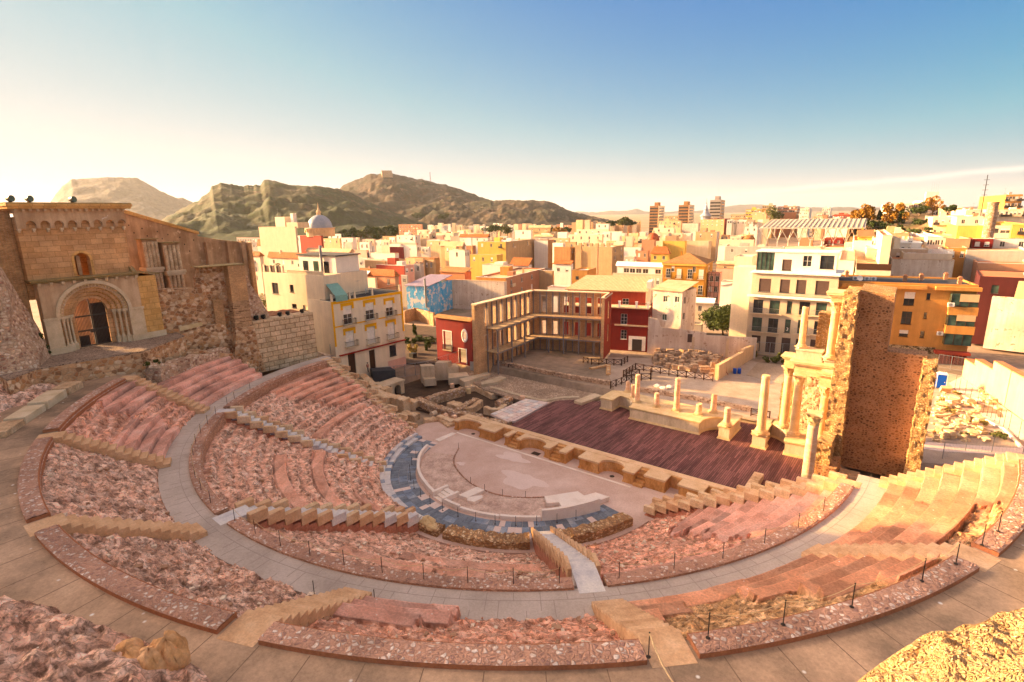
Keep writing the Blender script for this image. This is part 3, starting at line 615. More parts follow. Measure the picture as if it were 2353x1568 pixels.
def exedra(x0, x1):
    c = (x0+x1)/2; r = (x1-x0)/2; n = 18; vs = []; M_ = MB(PT); d = 1.05
    for i in range(n+1):
        a = pi*i/n; vs.append((c-r*cos(a), 3.05+1.45*sin(a)**.8 if 0 < i < n else 3.05))
    poly = vs+[(x1, 4.755), (x0, 4.755)]
    for i in range(n):
        (xa, ya), (xb, yb) = vs[i], vs[i+1]
        for y0_, y1_, z0, z1, mt in ((0, 1, -.05, ZT-.2, 0), (-.07, 1, ZT-.2, ZT+.042, 1), (-.09, 1, -.05, .2, 0)):
            M_.mi = mt; M_.add([(xa, ya+y0_, z0), (xb, yb+y0_, z0), (xb, 4.76, z0), (xa, 4.76, z0), (xa, ya+y0_, z1), (xb, yb+y0_, z1), (xb, 4.76, z1), (xa, 4.76, z1)], [(0, 1, 5, 4), (4, 5, 6, 7), (3, 2, 1, 0)])
    M_.build('curved_niche', ['pulpitum', 'pulpitum_top'], o)
for q in ((-13.3, -9.4), (-2.45, 1.15), (8.65, 11.7)): exedra(*q)
for x0, x1 in ((-4.4, -3.0), (2.0, 3.4), (13.0, 14.1)):
    M_ = MB(PT)
    for i in range(5): M_.box(x0, x1, 2.7+.42*i, 4.76, -.05+i*.001, .27*(i+1)-.04)
    M_.build('step_flight', 'pulpitum', o, bevel=.01)
for (mx, my, s) in ((770, 757, .28), (1262, 912, .55), (1858, 1090, .28)):
    p = pt(*K15(mx, my), 0)
    if s > .4: g = MB().box(p.x-s, p.x+s, p.y-s*.7, p.y+s*.7, .002, .02)
    else: g = MB().lathe([(s, .002), (s, .02)], 16, (p.x, p.y))
    tag(g.build('drain_cover', 'iron'), {770: 'round dark drain cover in the left niche', 1262: 'square dark drain grate in front of the middle niche', 1858: 'round dark drain cover in the right niche'}[mx], 'drain')

# timber stage
deck = [(-6.4, 5.82), (23.5, 5.82), (24.2, 8.2), (28.1, 10.4), (28.6, 17.0), (28.6, 23), (20.2, 25.2), (.2, 22.2), (-2.0, 20.8), (-4.6, 19.8), (-6.4, 18.2), (-6.9, 17)]
tag(MB().prism(deck, .2, 1.35).build('stage_deck', 'deck_planks'), 'broad dark red timber stage floor of narrow planks', 'stage')
def sideblk(a, b, zt, w, label, mat='ruin_stone', z0=.8):
    a, b = Vector(a), Vector(b); d = (b-a); L = d.length; m = MB(); m.box(0, L, -w/2, w/2, 0, zt-z0)
    e = m.build('stone_block', mat, None, bevel=.04); e.location = (a.x, a.y, z0); e.rotation_euler = (0, 0, atan2(d.y, d.x)); tag(e, label, 'stone'); return e
a_, b_ = pt(*K22(1540, 1215), 2.0), pt(*K22(1640, 1060), 2.0); sideblk((a_.x, a_.y, 0), (b_.x, b_.y, 0), 2.0, .95, 'long upright stone slab lying at the right front corner of the stage', 'ruin_stone')
tag(MB().box(23.5, 28.4, 8.1, 8.5, .0, 1.1).build('retaining_wall', 'ruin_stone'), 'low dark stone wall behind the fallen slab at the stage corner', 'low wall')
a_, b_ = pt(*K15(1590, 505), 1.75), pt(*K15(1750, 445), 1.75)
o = sideblk((a_.x, a_.y, 0), (b_.x, b_.y, 0), 1.75, 1.5, 'flat carved stone slab lying on the far left of the timber stage', 'podium', 1.3)

# scaenae podium
def podium(name, poly, label, z0=1.3, z1=3.1, mat='podium'):
    o = empty(name, (*poly[0], z0), 0, label, 'podium'); T = MB(Matrix.Translation((-poly[0][0], -poly[0][1], -z0)))
    P_ = [Vector(p) for p in poly]; n = len(P_)
    area = sum(P_[i].x*P_[(i+1) % n].y-P_[(i+1) % n].x*P_[i].y for i in range(n)); sg = 1 if area > 0 else -1
    def off(d):
        R_ = []
        for i in range(n):
            a, b, c = P_[i-1], P_[i], P_[(i+1) % n]; u, v = (b-a).normalized(), (c-b).normalized()
            nu, nv = Vector((u.y, -u.x))*sg, Vector((v.y, -v.x))*sg; m = (nu+nv); m = m/max(.5, m.length_squared/2) if m.length > .3 else nu
            R_.append(tuple(b+m*d))
        return R_
    T.prism(poly, z0+.3, z1-.26); T.build('podium_wall', mat, o)
    T.v, T.f, T.fm = [], [], []; T.prism(off(.14), z0, z0+.17).prism(off(.07), z0+.172, z0+.3); T.build('plinth', 'pale_marble', o)
    T.v, T.f, T.fm = [], [], []; T.prism(off(.06), z1-.26, z1-.16).prism(off(.15), z1-.158, z1); T.build('cornice', 'pale_marble', o); return o
arcq = lambda cx, cy, r, a0, a1, n=12: [(cx+r*cos(A(a0+(a1-a0)*i/n)), cy+r*sin(A(a0+(a1-a0)*i/n))) for i in range(n+1)]
pod1 = [(.4, 18.6), (2.15, 18.6), (2.2, 20.9)]+arcq(2.3, 17.75, 3.28, 84, 6)+[(5.55, 17.4), (15.05, 17.4)]+arcq(18.3, 17.9, 3.25, 176, 112)+[(17.1, 22.6), (10, 22.6), (2.2, 22.9), (.4, 22.2)]
podium('column_podium', pod1, 'long pale podium with curved left bay carrying the short broken columns')
podium('column_podium', [(17.4, 17.7), (18.7, 17.7), (18.7, 22.6), (17.4, 22.6)], 'narrow podium arm carrying one short pink column left of the stage passage')
podium('column_podium', [(21.4, 17.5), (22.9, 17.5), (22.9, 18.7), (22.5, 18.9), (22.4, 23.5), (21.4, 23.5)], 'tall narrow pedestal under the lone standing column right of the stage passage')
podium('column_podium', arcq(21.9, 19.0, 3.1, 78, -14)+[(25.0, 17.4), (28.3, 17.5), (28.3, 23.6), (22.5, 23.8)], 'curved podium at right carrying the golden column group')

def column(x, y, zb, zt, r, mat, label, capital=False, base=True, tilt=0, broken=0.0, seed=1, group='standing stage columns', name='marble_column'):
    o = empty(name, (x, y, zb), random.Random(seed).uniform(0, 6), label, 'column', group); rd = random.Random(seed); H = zt-zb; b = 0
    if base:
        m = MB(); m.box(-1.5*r, 1.5*r, -1.5*r, 1.5*r, 0, .16*r*2); b = .32*r
        pr = [(1.0*r, b), (1.42*r, b+.02)]+[(r*(1.42+.06*sin(pi*t/6)), b+.02+.3*r*t/6) for t in range(7)]+[(1.18*r, b+.36*r), (1.14*r, b+.52*r)]+[(r*(1.2+.05*sin(pi*t/4)), b+.52*r+.2*r*t/4) for t in range(5)]+[(1.05*r, b+.78*r)]
        m.lathe(pr, 24, cap=False); m.build('base', 'pale_marble', o); b += .74*r
    hc = 2.1*r*1.1 if capital else 0; n = 28; k = 18; vs = []
    M_ = MB()
    for j in range(k+1):
        t = j/k; z = b+(H-hc-b)*t; rr = r*(1.0+.02*sin(pi*t)-.13*t)*(1.06 if j == 0 else 1.0)*(1.05 if (j == k and not broken) else 1)
        for i in range(n):
            a = 2*pi*i/n; q = rr*(1+rd.uniform(-.012, .012)); zz = z+(broken*(.5*sin(a+seed)+.35*sin(2*a+seed*2)+rd.uniform(-.15, .15)) if j == k else 0)
            vs.append((q*cos(a), q*sin(a), zz))
    fs = [(j*n+i, j*n+(i+1) % n, (j+1)*n+(i+1) % n, (j+1)*n+i) for j in range(k) for i in range(n)]+[tuple(range(k*n, k*n+n))]
    M_.add(vs, fs); s = M_.build('shaft', mat, o, smooth=False); s.data.polygons.foreach_set('use_smooth', [True]*(len(s.data.polygons)-1)+[False])
    if capital:
        z0 = H-hc; m = MB(); m.lathe([(.9*r, z0), (.92*r, z0+hc*.3), (1.0*r, z0+hc*.62), (1.3*r, z0+hc*.86)], 20, cap=False)
        for ring, (zz, hh, q, num, sh) in enumerate(((z0+.02, hc*.42, .95*r, 8, 0), (z0+hc*.34, hc*.42, 1.02*r, 8, .5))):
            for i in range(num):
                a = 2*pi*(i+sh)/num; wv = r*.34
                L_ = [(q, zz), (q*1.08, zz+hh*.5), (q*1.24, zz+hh*.85), (q*1.36, zz+hh*.82), (q*1.34, zz+hh*.66)]; vv = []
                for t, (rr, z) in enumerate(L_):
                    w = wv*(1, 1.05, .8, .45, .25)[t]
                    for sg in (-1, 1): vv.append((rr*cos(a)-sg*w*sin(a), rr*sin(a)+sg*w*cos(a), z))
                m.add(vv, [(2*t, 2*t+1, 2*t+3, 2*t+2) for t in range(4)])
        for i in range(4):
            a = pi/4+pi/2*i; m.tube([(1.05*r*cos(a), 1.05*r*sin(a), z0+hc*.6), (1.4*r*cos(a), 1.4*r*sin(a), z0+hc*.85), (1.62*r*cos(a), 1.62*r*sin(a), z0+hc*.84), (1.5*r*cos(a), 1.5*r*sin(a), z0+hc*.74)], r*.13, 6)
        ab = []
        for i in range(4):
            for t in (-1, -.5, 0, .5, 1):
                a = pi/2*i; dd = 1.32*r-.16*r*(1-t*t); x_, y_ = dd, t*1.3*r; ab.append((x_*cos(a)-y_*sin(a), x_*sin(a)+y_*cos(a)))
        m.prism(ab, z0+hc*.87, z0+hc); m.build('capital', 'pale_marble', o)
    return o
def col_at(b, t, zb, r, mat, label, **k):
    p = pt(*b, zb); column(p.x, p.y+.25, zb, zof(p.x, p.y+.25, t[1]), r, mat, label, **k)
pm, pl = 'pink_marble', 'pale_marble'
for i, (b, t, zb, r, mt, lb, br) in enumerate([((603, 430), (605, 345), 3.1, .33, pm, 'short pink column stump furthest left on the podium', .05), ((676, 512), (676, 292), 3.1, .36, pm, 'tall broken pink column at the left corner of the podium', .03),
        ((640, 470), (640, 372), 3.1, .26, pm, 'thin pink column stump half hidden behind the tall left column', .05), ((829, 547), (834, 436), 3.1, .36, pm, 'short pink column second along the podium front', .03), ((985, 578), (997, 322), 3.1, .38, pm, 'tall broken pink column in the middle of the podium', .1),
        ((1160, 610), (1163, 520), 3.1, .38, pl, 'lowest pale column stump near the right end of the podium', .12), ((1275, 592), (1283, 447), 3.1, .38, pm, 'medium column with a ragged broken top at the podium right end', .18), ((1380, 693), (1388, 550), 3.3, .40, pm, 'medium pink column on the narrow podium arm', .03)]):
    col_at(K22(*b), K22(*t), zb, r, mt, lb, broken=br, seed=30+i)
W1 = crop(3000, 1130, 2.941)
column(22.2, 17.95, 3.1, 10.35, .50, pl, 'lone tall pale column with ringed neck beside the stage passage', seed=41)
column(23.9, 21.7, 3.1, 10.8, .47, pl, 'rear tall column with a leafy capital left of the golden group', capital=True, seed=42)
column(25.4, 19.65, 3.1, 10.55, .50, pl, 'tall column with leafy capital under the corner of the entablature', capital=True, seed=43)
column(28.15, 19.6, 3.1, 9.7, .48, pl, 'column with leafy capital tight against the rubble pier', capital=True, seed=44)
column(27.15, 22.3, 3.1, 10.5, .40, pl, 'shaded column behind the column beside the rubble pier', seed=49)
p_ = Vector((28.4, 11.3, 1.15)); column(p_.x, p_.y, 1.15, zof(p_.x, p_.y, 947.5), .56, pm, 'big front column with a worn leafy capital standing before the rubble pier', capital=True, base=False, seed=45)
column(25.15, 20.3, 13.62, 18.3, .36, pl, 'slender broken column on the upper storey of the stage wall', broken=.16, seed=46)
column(28.2, 19.4, 12.95, 19.3, .42, pl, 'upper storey column with leafy capital against the pier top', capital=True, seed=47)
column(28.85, 20.6, 12.95, 19.3, .36, pl, 'upper storey column half hidden between the pier and its twin', capital=True, seed=48)
# entablature and upper storey
o = empty('entablature', (24.4, 18.9, 10.55), 0, 'golden moulded stone beam resting on the lower column capitals', 'entablature')
def mould(parent, x0, x1, y0, y1, steps, mat='pale_marble', nm='moulding'):
    m = MB(Matrix.Translation(-parent.location))
    for (z0, z1, e) in steps: m.box(x0-e, x1+e, y0-e, y1+e, z0+.001, z1)
    return m.build(nm, mat, parent, bevel=.015)
stp = [(10.6, 10.8, 0), (10.8, 11.0, .05), (11.0, 11.2, .1), (11.2, 11.65, .04), (11.65, 11.8, .18), (11.8, 11.98, .36), (11.98, 12.15, .52), (12.15, 12.3, .58)]
mould(o, 24.9, 28.2, 19.3, 20.4, stp, nm='front_beam'); mould(o, 23.5, 24.5, 20.8, 22.2, [(a+.2, b+.2, c*.8) for a, b, c in stp[:7]], nm='rear_beam')
mould(o, 27.65, 28.9, 18.9, 20.3, [(9.72, 9.95, 0), (9.95, 10.18, .05), (10.18, 10.4, .1), (10.4, 10.9, .12), (10.9, 11.1, .28), (11.1, 11.3, .46), (11.3, 11.45, .52)], nm='projecting_beam')
o = empty('upper_pedestal', (24.8, 19.5, 12.3), 0, 'long block pedestal of the upper storey under the slender broken column', 'pedestal')
mould(o, 24.75, 27.4, 19.55, 21.2, [(12.3, 12.5, .08), (12.5, 13.4, 0), (13.4, 13.6, .1)], 'podium', 'pedestal_block')
mould(o, 27.75, 28.85, 18.95, 20.2, [(11.46, 11.7, .1), (11.7, 12.7, 0), (12.7, 12.93, .14)], 'podium', 'column_plinth')
o = empty('top_cornice', (28, 19.4, 19.3), 0, 'moulded cornice block crowning the upper column beside the pier', 'cornice')
mould(o, 27.75, 28.95, 18.9, 20.6, [(19.32, 19.5, 0), (19.5, 19.7, .05), (19.7, 19.9, .12), (19.9, 20.1, .3), (20.1, 20.3, .46), (20.3, 20.45, .52)], nm='cornice_block')
def rough_block(name, x0, x1, y0, y1, z0, z1, mat, label, cat, amp=.09, taper=0.0, res=.16, parent=None, lx0=None, lx1=None):
    """concrete block with rough rubble faces: a subdivided box pushed in and out"""
    L = []; cx = (x0+x1)/2
    def face(p0, u, v, nu, nv):
        g = np.array([[p0+u*(i/nu)+v*(j/nv) for j in range(nv+1)] for i in range(nu+1)]); return g
    o = parent if parent else empty(name, (cx, y0, z0), 0, label, cat)
    me = bpy.data.meshes.new(name); import bmesh
    bm = bmesh.new(); bmesh.ops.create_cube(bm, size=1)
    dx, dy, dz = x1-x0, y1-y0, z1-z0
    for e in range(1): pass
    vsx = [v for v in bm.verts]
    for v in vsx: v.co = Vector((v.co.x*dx, v.co.y*dy, v.co.z*dz))
    for ax, L_ in ((0, dx), (1, dy), (2, dz)):
        n = max(1, int(L_/res))
        for i in range(1, n):
            nrm = Vector([1.0 if k == ax else 0.0 for k in range(3)]); bmesh.ops.bisect_plane(bm, geom=bm.verts[:]+bm.edges[:]+bm.faces[:], plane_co=nrm*(-L_/2+L_*i/n), plane_no=nrm)
    bm.normal_update()
    for v in bm.verts:
        p = v.co; w = np.array([p.x+cx, p.y+(y0+y1)/2, p.z+(z0+z1)/2])
        d = float(fbm(np.array(w[0]*2.2+w[1]*2.0), np.array(w[2]*2.2+w[1]), 4, 5))*amp*1.6
        t = (p.z+dz/2)/dz
        if lx0 is not None: p.x += (lx0*(1-t) if p.x < 0 else lx1*(1-t))*abs(p.x)/(dx/2)
        v.co = p+v.normal*d
    bm.to_mesh(me); bm.free(); me.materials.append(MATS[mat])
    ob = bpy.data.objects.new('rough_core', me); COL.objects.link(ob); ob.parent = o
    ob.location = Vector((cx, (y0+y1)/2, (z0+z1)/2))-o.location; return o
rough_block('rubble_block', 26.4, 27.85, 20.9, 22.6, 12.6, 17.65, 'opus_rough', 'block of golden rubble concrete behind the slender upper column', 'masonry block', .1)
rough_block('rubble_block', 25.6, 27.4, 21.6, 23.4, 3.1, 11.5, 'opus', 'tall rubble core standing behind the golden column group', 'masonry block', .08)
rough_block('rubble_block', 22.9, 24.3, 23.5, 24.8, 2.0, 8.0, 'opus_rough', 'sunlit rubble core behind the curved right podium', 'masonry block', .1)
# wing: two rough piers and the smooth dark wall between
rough_block('rubble_pier', 29.1, 30.32, 16.2, 21.0, 1.0, 20.85, 'opus_rough', 'tall rubble pier with a rough golden front on the right of the stage', 'pier', .12, lx0=-.28, lx1=.3)
o = empty('rubble_wall', (33, 18.3, 1.2), 0, 'high brown rubble concrete wall recessed between two piers', 'wall')
T = MB(Matrix.Translation(-o.location)); T.panel(6.2, 13.5, [], .1, 0, 0)
T.v, T.f, T.fm = [], [], []; T.prism([(30.1, 18.3), (36.6, 18.3), (36.6, 20.8), (30.1, 20.8)], 1.2, 14.7); T.build('lower_wall', 'opus_dark', o)
T.v, T.f, T.fm = [], [], []; T.prism([(30.1, 18.302), (33.3, 18.302), (33.3, 20.7), (30.1, 20.7)], 14.702, [20.72, 20.35, 20.35, 20.72]); T.build('upper_wall', 'opus_dark', o)
T.v, T.f, T.fm = [], [], []; T.prism([(30.3, 18.6), (33.25, 18.6), (33.25, 21.6), (30.3, 21.6)], 20.2, [20.8, 20.45, 20.95, 21.2]); T.build('rubble_top', 'opus_rough', o)
rough_block('rubble_pier', 36.38, 37.45, 16.2, 20.6, .6, 14.5, 'opus_rough', 'right hand rubble pier with a rough golden front beside the stone yard', 'pier', .12, lx0=-.1, lx1=.02)
rough_block('rubble_block', 28.75, 30.0, 12.9, 16.1, 1.0, 5.6, 'opus_rough', 'stepped rubble block at the foot of the tall pier', 'masonry block', .12)
rough_block('rubble_block', 28.9, 30.7, 12.6, 16.0, 1.0, 3.1, 'opus_dark', 'low rubble block in front of the tall pier', 'masonry block', .08)
tag(MB().box(30.8, 32.6, 14.4, 16.1, .6, 1.9).build('stone_block', 'ruin_stone', bevel=.04), 'low stone block in front of the brown recessed wall', 'stone')
tag(MB().box(27.7, 30.2, 10.7, 12.3, .3, 1.14).build('column_footing', 'ruin_stone', bevel=.03), 'rough stone footing under the big front column', 'footing')
# ------------------------------------------------------------------ ground
def hgt(X, Y):
    z = np.full_like(X, 2.0)
    z = np.where((np.hypot(X, Y) < 36) & (Y < 6), -3.0, z)
    z = np.where((X > -37) & (X < 30) & (Y >= -1) & (Y < 25.4), -.6, z)
    z = np.where((X > 30) & (X < 37.5) & (Y < 25) & (Y > 6), .6, z)
    z = np.where((X >= 37.4) & (Y > 8) & (Y < 75), 3.0, z)
    z = np.where((Y < 0) & (np.hypot(X, Y) > 43), 11.0, z)
    hill = np.exp(-(((X-95)/95)**2+((Y-330)/120)**2))*20            # the low hill at the far right
    return z+np.where(Y > 130, hill, 0)-np.clip((np.hypot(X, Y)-400)/600, 0, 1)*2.0
def build_ground():
    near = np.arange(-90, 90.1, 1.5); g = [90]
    while g[-1] < 14000: g.append(g[-1]*1.12+2)
    ax = np.concatenate([-np.array(g[1:])[::-1], near, np.array(g[1:])])
    X, Y = np.meshgrid(ax, ax, indexing='ij'); Zg = hgt(X, Y)+np.where(np.hypot(X, Y) > 60, .3*fbm(X*.05, Y*.05, 3, 2), 0)
    tag(grid_obj('ground', X, Y, Zg, 'city_ground', False), kind='structure')
def ground_mat():
    s = NB('city_ground'); v = s.co(1.0, True); g = s.n('NewGeometry'); ln = s.n('VectorMath', operation='LENGTH'); s.L(g.outputs['Position'], ln.inputs[0])
    a = s.ramp(s.noise(v, .06, 6, .6), [(.35, (.20, .155, .115)), (.55, (.34, .26, .20)), (.7, (.12, .11, .06))])
    b = s.ramp(s.noise(v, .004, 7, .7), [(.35, (.15, .13, .08)), (.5, (.34, .27, .19)), (.65, (.22, .19, .11))])
    f = s.noise(v, .9, 7, .7); c = s.mix(s.math('MULTIPLY', s.math('SUBTRACT', ln.outputs['Value'], 600), .002), a, b); c.node.use_clamp = False
    cl = c.node.inputs[0].links[0].from_node; cl.use_clamp = True
    s.col(s.mix(1.0, c, s.ramp(f, [(.3, .75), (.7, 1.25)]), 'MULTIPLY')); s.bump(f, .5, .08)
ground_mat(); build_ground()
def sheet(name, pts, z, mat, h=.25): o = MB().prism([(p[0], p[1]) for p in pts], z-h, z).build(name, mat); return tag(o, kind='structure')

# ------------------------------------------------------------------ facades placed by their two ground corners
class Fac:
    def __init__(s, P0, P1, z0):
        s.P0 = Vector((P0[0], P0[1], z0)); P1 = Vector((P1[0], P1[1], z0)); s.z0 = z0; s.u = (P1-s.P0).normalized(); s.w = (P1-s.P0).length
        s.n = Vector((-s.u.y, s.u.x, 0)); s.rz = atan2(s.u.y, s.u.x)
    def loc(s, x, y, off=0.0):
        d = Vector(ray(x, y)); C = Vector(CAM); q = s.P0+s.n*off; t = ((q-C).dot(s.n))/d.dot(s.n); p = C+d*t-q
        return (p.dot(s.u), p.z)
    def rect(s, a, b, c, d, K=None, off=0.0):
        K = K or (lambda x, y: (x, y)); xm, ym = (a+c)/2, (b+d)/2
        l, r, t, bo = s.loc(*K(a, ym), off)[0], s.loc(*K(c, ym), off)[0], s.loc(*K(xm, b), off)[1], s.loc(*K(xm, d), off)[1]
        return (l, bo, r, t)
    def root(s, name, label, cat, group=None): return empty(name, s.P0, s.rz, label, cat, group)
def window(par, q, frame='white_frame', pane='glass_dark', dep=.2, mull=(2, 2), blind=0.0, blindmat='blind', fw=.06, M0=None, sill=True, name='window', curtain=False):
    x0, z0, x1, z1 = q; m = MB(M0); y = dep-.06
    m.box(x0, x0+fw, y, y+.07, z0, z1).box(x1-fw, x1, y, y+.07, z0, z1).box(x0+fw, x1-fw, y, y+.07, z0, z0+fw).box(x0+fw, x1-fw, y, y+.07, z1-fw, z1)
    for i in range(1, mull[0]): xx = x0+(x1-x0)*i/mull[0]; m.box(xx-fw*.5, xx+fw*.5, y+.003, y+.066, z0+fw, z1-fw)
    for i in range(1, mull[1]): zz = z0+(z1-z0)*i/mull[1]; m.box(x0+fw, x1-fw, y+.006, y+.062, zz-fw*.35, zz+fw*.35)
    if sill: m.box(x0-.08, x1+.08, -.09, dep-.06, z0-.07, z0)
    o = m.build(name, frame, par); MB(M0).box(x0+fw*.5, x1-fw*.5, y+.03, y+.05, z0+fw*.5, z1-fw*.5).build('pane', pane, o)
    if blind > 0: MB(M0).box(x0+.02, x1-.02, y-.05, y-.01, z1-(z1-z0)*blind, z1).build('blind', blindmat, o)
    return o
def balcony(par, x0, x1, z, dep=.7, h=.95, mat='iron', slab='stone_trim', M0=None, step=.16, glass=False):
    m = MB(M0); m.box(x0, x1, -dep, .0, z-.14, z); b = m.build('balcony', slab, par); r = MB(M0)
    r.box(x0, x1, -dep, -dep+.04, z+h-.05, z+h).box(x0, x0+.04, -dep+.04, 0, z+h-.05, z+h).box(x1-.04, x1, -dep+.04, 0, z+h-.05, z+h)
    r.box(x0+.01, x1-.01, -dep+.008, -dep+.032, z+.08, z+.11)
    if not glass:
        n = int((x1-x0)/step)
        for i in range(n+1): xx = x0+.015+(x1-x0-.03)*i/n; r.box(xx-.012, xx+.012, -dep+.01, -dep+.03, z, z+h-.05)
        for sx in (x0+.02, x1-.02):
            for k in range(1, 4): r.box(sx-.012, sx+.012, -dep*k/4, -dep*k/4+.02, z, z+h-.05)
    else:
        for k in range(3): zz = z+.25+.22*k; r.box(x0, x1, -dep+.012, -dep+.028, zz, zz+.02)
    r.build('railing', mat, b); return b
def shell(par, w, d, h, mat, front=(), right=(), left=(), back=(), t=.3, z0=-.6):
    m = MB(); m.panel(w, h-z0, front, t, 0, z0)
    m.m = Matrix.Translation((w, 0, 0)) @ Matrix.Rotation(pi/2, 4, 'Z'); m.panel(d-t, h-z0, [(a-t, b, c-t, e) for a, b, c, e in right], t, 0, z0); m.m = Matrix.Translation((w, t, 0)) @ Matrix.Rotation(pi/2, 4, 'Z')
    m.v = m.v[:]; return m
def walls(par, w, d, h, mat, front=(), right=(), left=(), t=.3, z0=-.6, split=None):
    """four walls butted end to end; the openings are real holes"""
    m = MB(); m.panel(w, h-z0, front, t, 0, z0); mats = [mat]
    MR = Matrix.Translation((w, t, 0)) @ Matrix.Rotation(pi/2, 4, 'Z'); ML = Matrix.Translation((0, d, 0)) @ Matrix.Rotation(-pi/2, 4, 'Z')
    if split: m.mi = 1; mats.append(split)
    m.m = MR; m.panel(d-t, h-z0, [(a-t, b, c-t, e) for a, b, c, e in right], t, 0, z0)
    m.m = ML; m.panel(d-t, h-z0, left, t, 0, z0)
    m.m = Matrix.Translation((w-t, d, 0)) @ Matrix.Rotation(pi, 4, 'Z'); m.panel(w-2*t, h-z0, [], t, 0, z0)
    return m.build('wall', mats, par)
MRIGHT = lambda w: Matrix.Translation((w, 0, 0)) @ Matrix.Rotation(pi/2, 4, 'Z')
MLEFT = lambda d: Matrix.Translation((0, d, 0)) @ Matrix.Rotation(-pi/2, 4, 'Z')
m_plain('white_frame', (.72, .68, .62), .5); m_plain('dark_frame', (.06, .05, .045), .5); m_plain('blind', (.72, .66, .58), .7); m_plain('dark_blind', (.10, .065, .055), .7)
m_glass('glass_dark'); m_glass('glass_green', (.05, .08, .065), .15); m_stone('stone_trim', [(.48, .37, .25), (.60, .48, .34), (.68, .56, .42)], .8, 8, .2, .02, var=.12)
m_plain('door_brown', (.07, .035, .02), .6); m_plain('white_paint', (.78, .75, .70), .6); m_plain('grey_metal', (.30, .30, .30), .5, .5); m_plain('black_iron', (.03, .028, .026), .5, .3)

# ------------------------------------------------------------------ church of the left: portal, tower, ruined walls
m_brick('church_ashlar', (.52, .31, .165), (.64, .41, .24), (.34, .19, .095), 1.15, .58, .018, .16, .35)
m_brick('gold_ashlar', (.58, .35, .15), (.66, .42, .20), (.40, .23, .10), 1.0, .7, .02, .14, .3)
m_plaster('church_plaster', (.60, .44, .30), .75, (.36, .23, .14), .45, .3, .9, patch=(.5, .62, (.70, .63, .55)))
m_brick('old_brick', (.46, .24, .11), (.56, .33, .17), (.52, .39, .26), .5, .11, .02, .35, .7)
m_brick('mixed_ashlar', (.60, .44, .29), (.70, .55, .39), (.34, .21, .12), 1.5, .72, .05, .32, 1.0)
m_brick('dark_brick_courses', (.16, .085, .05), (.62, .42, .27), (.50, .33, .20), .85, .24, .05, .3, .8)
m_rubble('rubble_warm', [(.56, .36, .22), (.66, .47, .31), (.42, .22, .12), (.50, .29, .16), (.70, .54, .39), (.30, .17, .10)], (.54, .37, .24), 2.0, .07, .9, .07)
m_rubble('rubble_pale', [(.60, .43, .30), (.70, .54, .41), (.52, .34, .24), (.36, .21, .15), (.66, .48, .36), (.74, .60, .48)], (.56, .40, .29), 2.8, .10, 1.0, .09)
m_rubble('rubble_red', [(.48, .24, .14), (.38, .17, .10), (.58, .35, .23), (.30, .14, .09)], (.40, .22, .13), 2.0, .08, .9, .08)
m_rubble('cobble', [(.22, .15, .11), (.32, .23, .17), (.16, .11, .08), (.38, .29, .22)], (.42, .32, .25), 5.5, .10, .8, .04)
m_plaster('ruin_plaster', (.54, .37, .24), .8, (.24, .145, .085), .35, .4, .9, patch=(.7, .6, (.58, .43, .30)))
m_stone('moss_tile', [(.20, .155, .075), (.30, .22, .11), (.36, .27, .16)], 1.2, 7, .6, .05, var=.3)
CH = Fac((-38.7, -33.4), (-39.4, -23.9), 15.0)
ch = CH.root('church_tower', 'ruined church front with a big round arched portal and a corbelled square tower', 'church')
def arch_strips(m, x0, x1, zb, zt, arches, y0, y1, n=14):
    """wall from zb to zt whose lower edge is cut by round arches (xc, r, spring)"""
    xs = {x0, x1}
    for c, r, sp in arches:
        for i in range(n+1): xs.add(round(c-r*cos(pi*i/n), 4))
    xs = sorted(x for x in xs if x0 <= x <= x1)
    def low(x):
        for c, r, sp in arches:
            if abs(x-c) <= r+1e-6: return sp+sqrt(max(0, r*r-(x-c)**2))
        return zb
    for a, b in zip(xs, xs[1:]):
        mid = (a+b)/2; ins = any(abs(mid-c) < r for c, r, sp in arches); la, lb = (low(a), low(b)) if ins else (zb, zb)
        if min(la, lb) >= zt: continue
        m.add([(a, y0, la), (b, y0, lb), (b, y1, lb), (a, y1, la), (a, y0, zt), (b, y0, zt), (b, y1, zt), (a, y1, zt)], [(0, 1, 5, 4), (2, 3, 7, 6), (3, 2, 1, 0), (4, 5, 6, 7)]+([(0, 4, 7, 3)] if a == xs[0] else [])+([(1, 2, 6, 5)] if b == xs[-1] else []))
    return m
def arc_order(m, c, sp, r0, r1, y0, y1, n=28, leg=None):
    for i in range(n):
        a, b = pi*i/n, pi*(i+1)/n; vs = []
        for y in (y0, y1):
            for r, t in ((r0, a), (r1, a), (r1, b), (r0, b)): vs.append((c-r*cos(t), y, sp+r*sin(t)))
        m.add(vs, [(0, 1, 2, 3), (7, 6, 5, 4), (1, 5, 6, 2), (4, 0, 3, 7)]+([(0, 4, 5, 1)] if i == 0 else [])+([(3, 2, 6, 7)] if i == n-1 else []))
    return m
PC, PS = 4.66, 4.0
m = MB(); m.box(0, PC-3.32, 0, 1.2, -1, PS).box(PC+3.32, 9.45, 0, 1.2, -1, PS); arch_strips(m, 0, 9.45, PS, 7.75, [(PC, 3.32, PS)], 0, 1.2, 24); m.build('portal_wall', 'church_plaster', ch)
m = MB(); m.box(-.12, PC-3.2, -.16, -.002, -1, .7).box(PC+3.2, 9.6, -.16, -.002, -1, .7); m.build('portal_plinth', 'stone_trim', ch)
for xa, xb, xc, xd in ((-.06, PC-3.32, -.12, PC-3.3), (PC+3.32, 9.52, PC+3.3, 9.6)): MB().box(xa, xb, -.07, -.002, .7, 3.72).box(xc, xd, -.16, -.001, 3.72, 4.0).build('portal_pilaster', 'stone_trim', ch, bevel=.02)
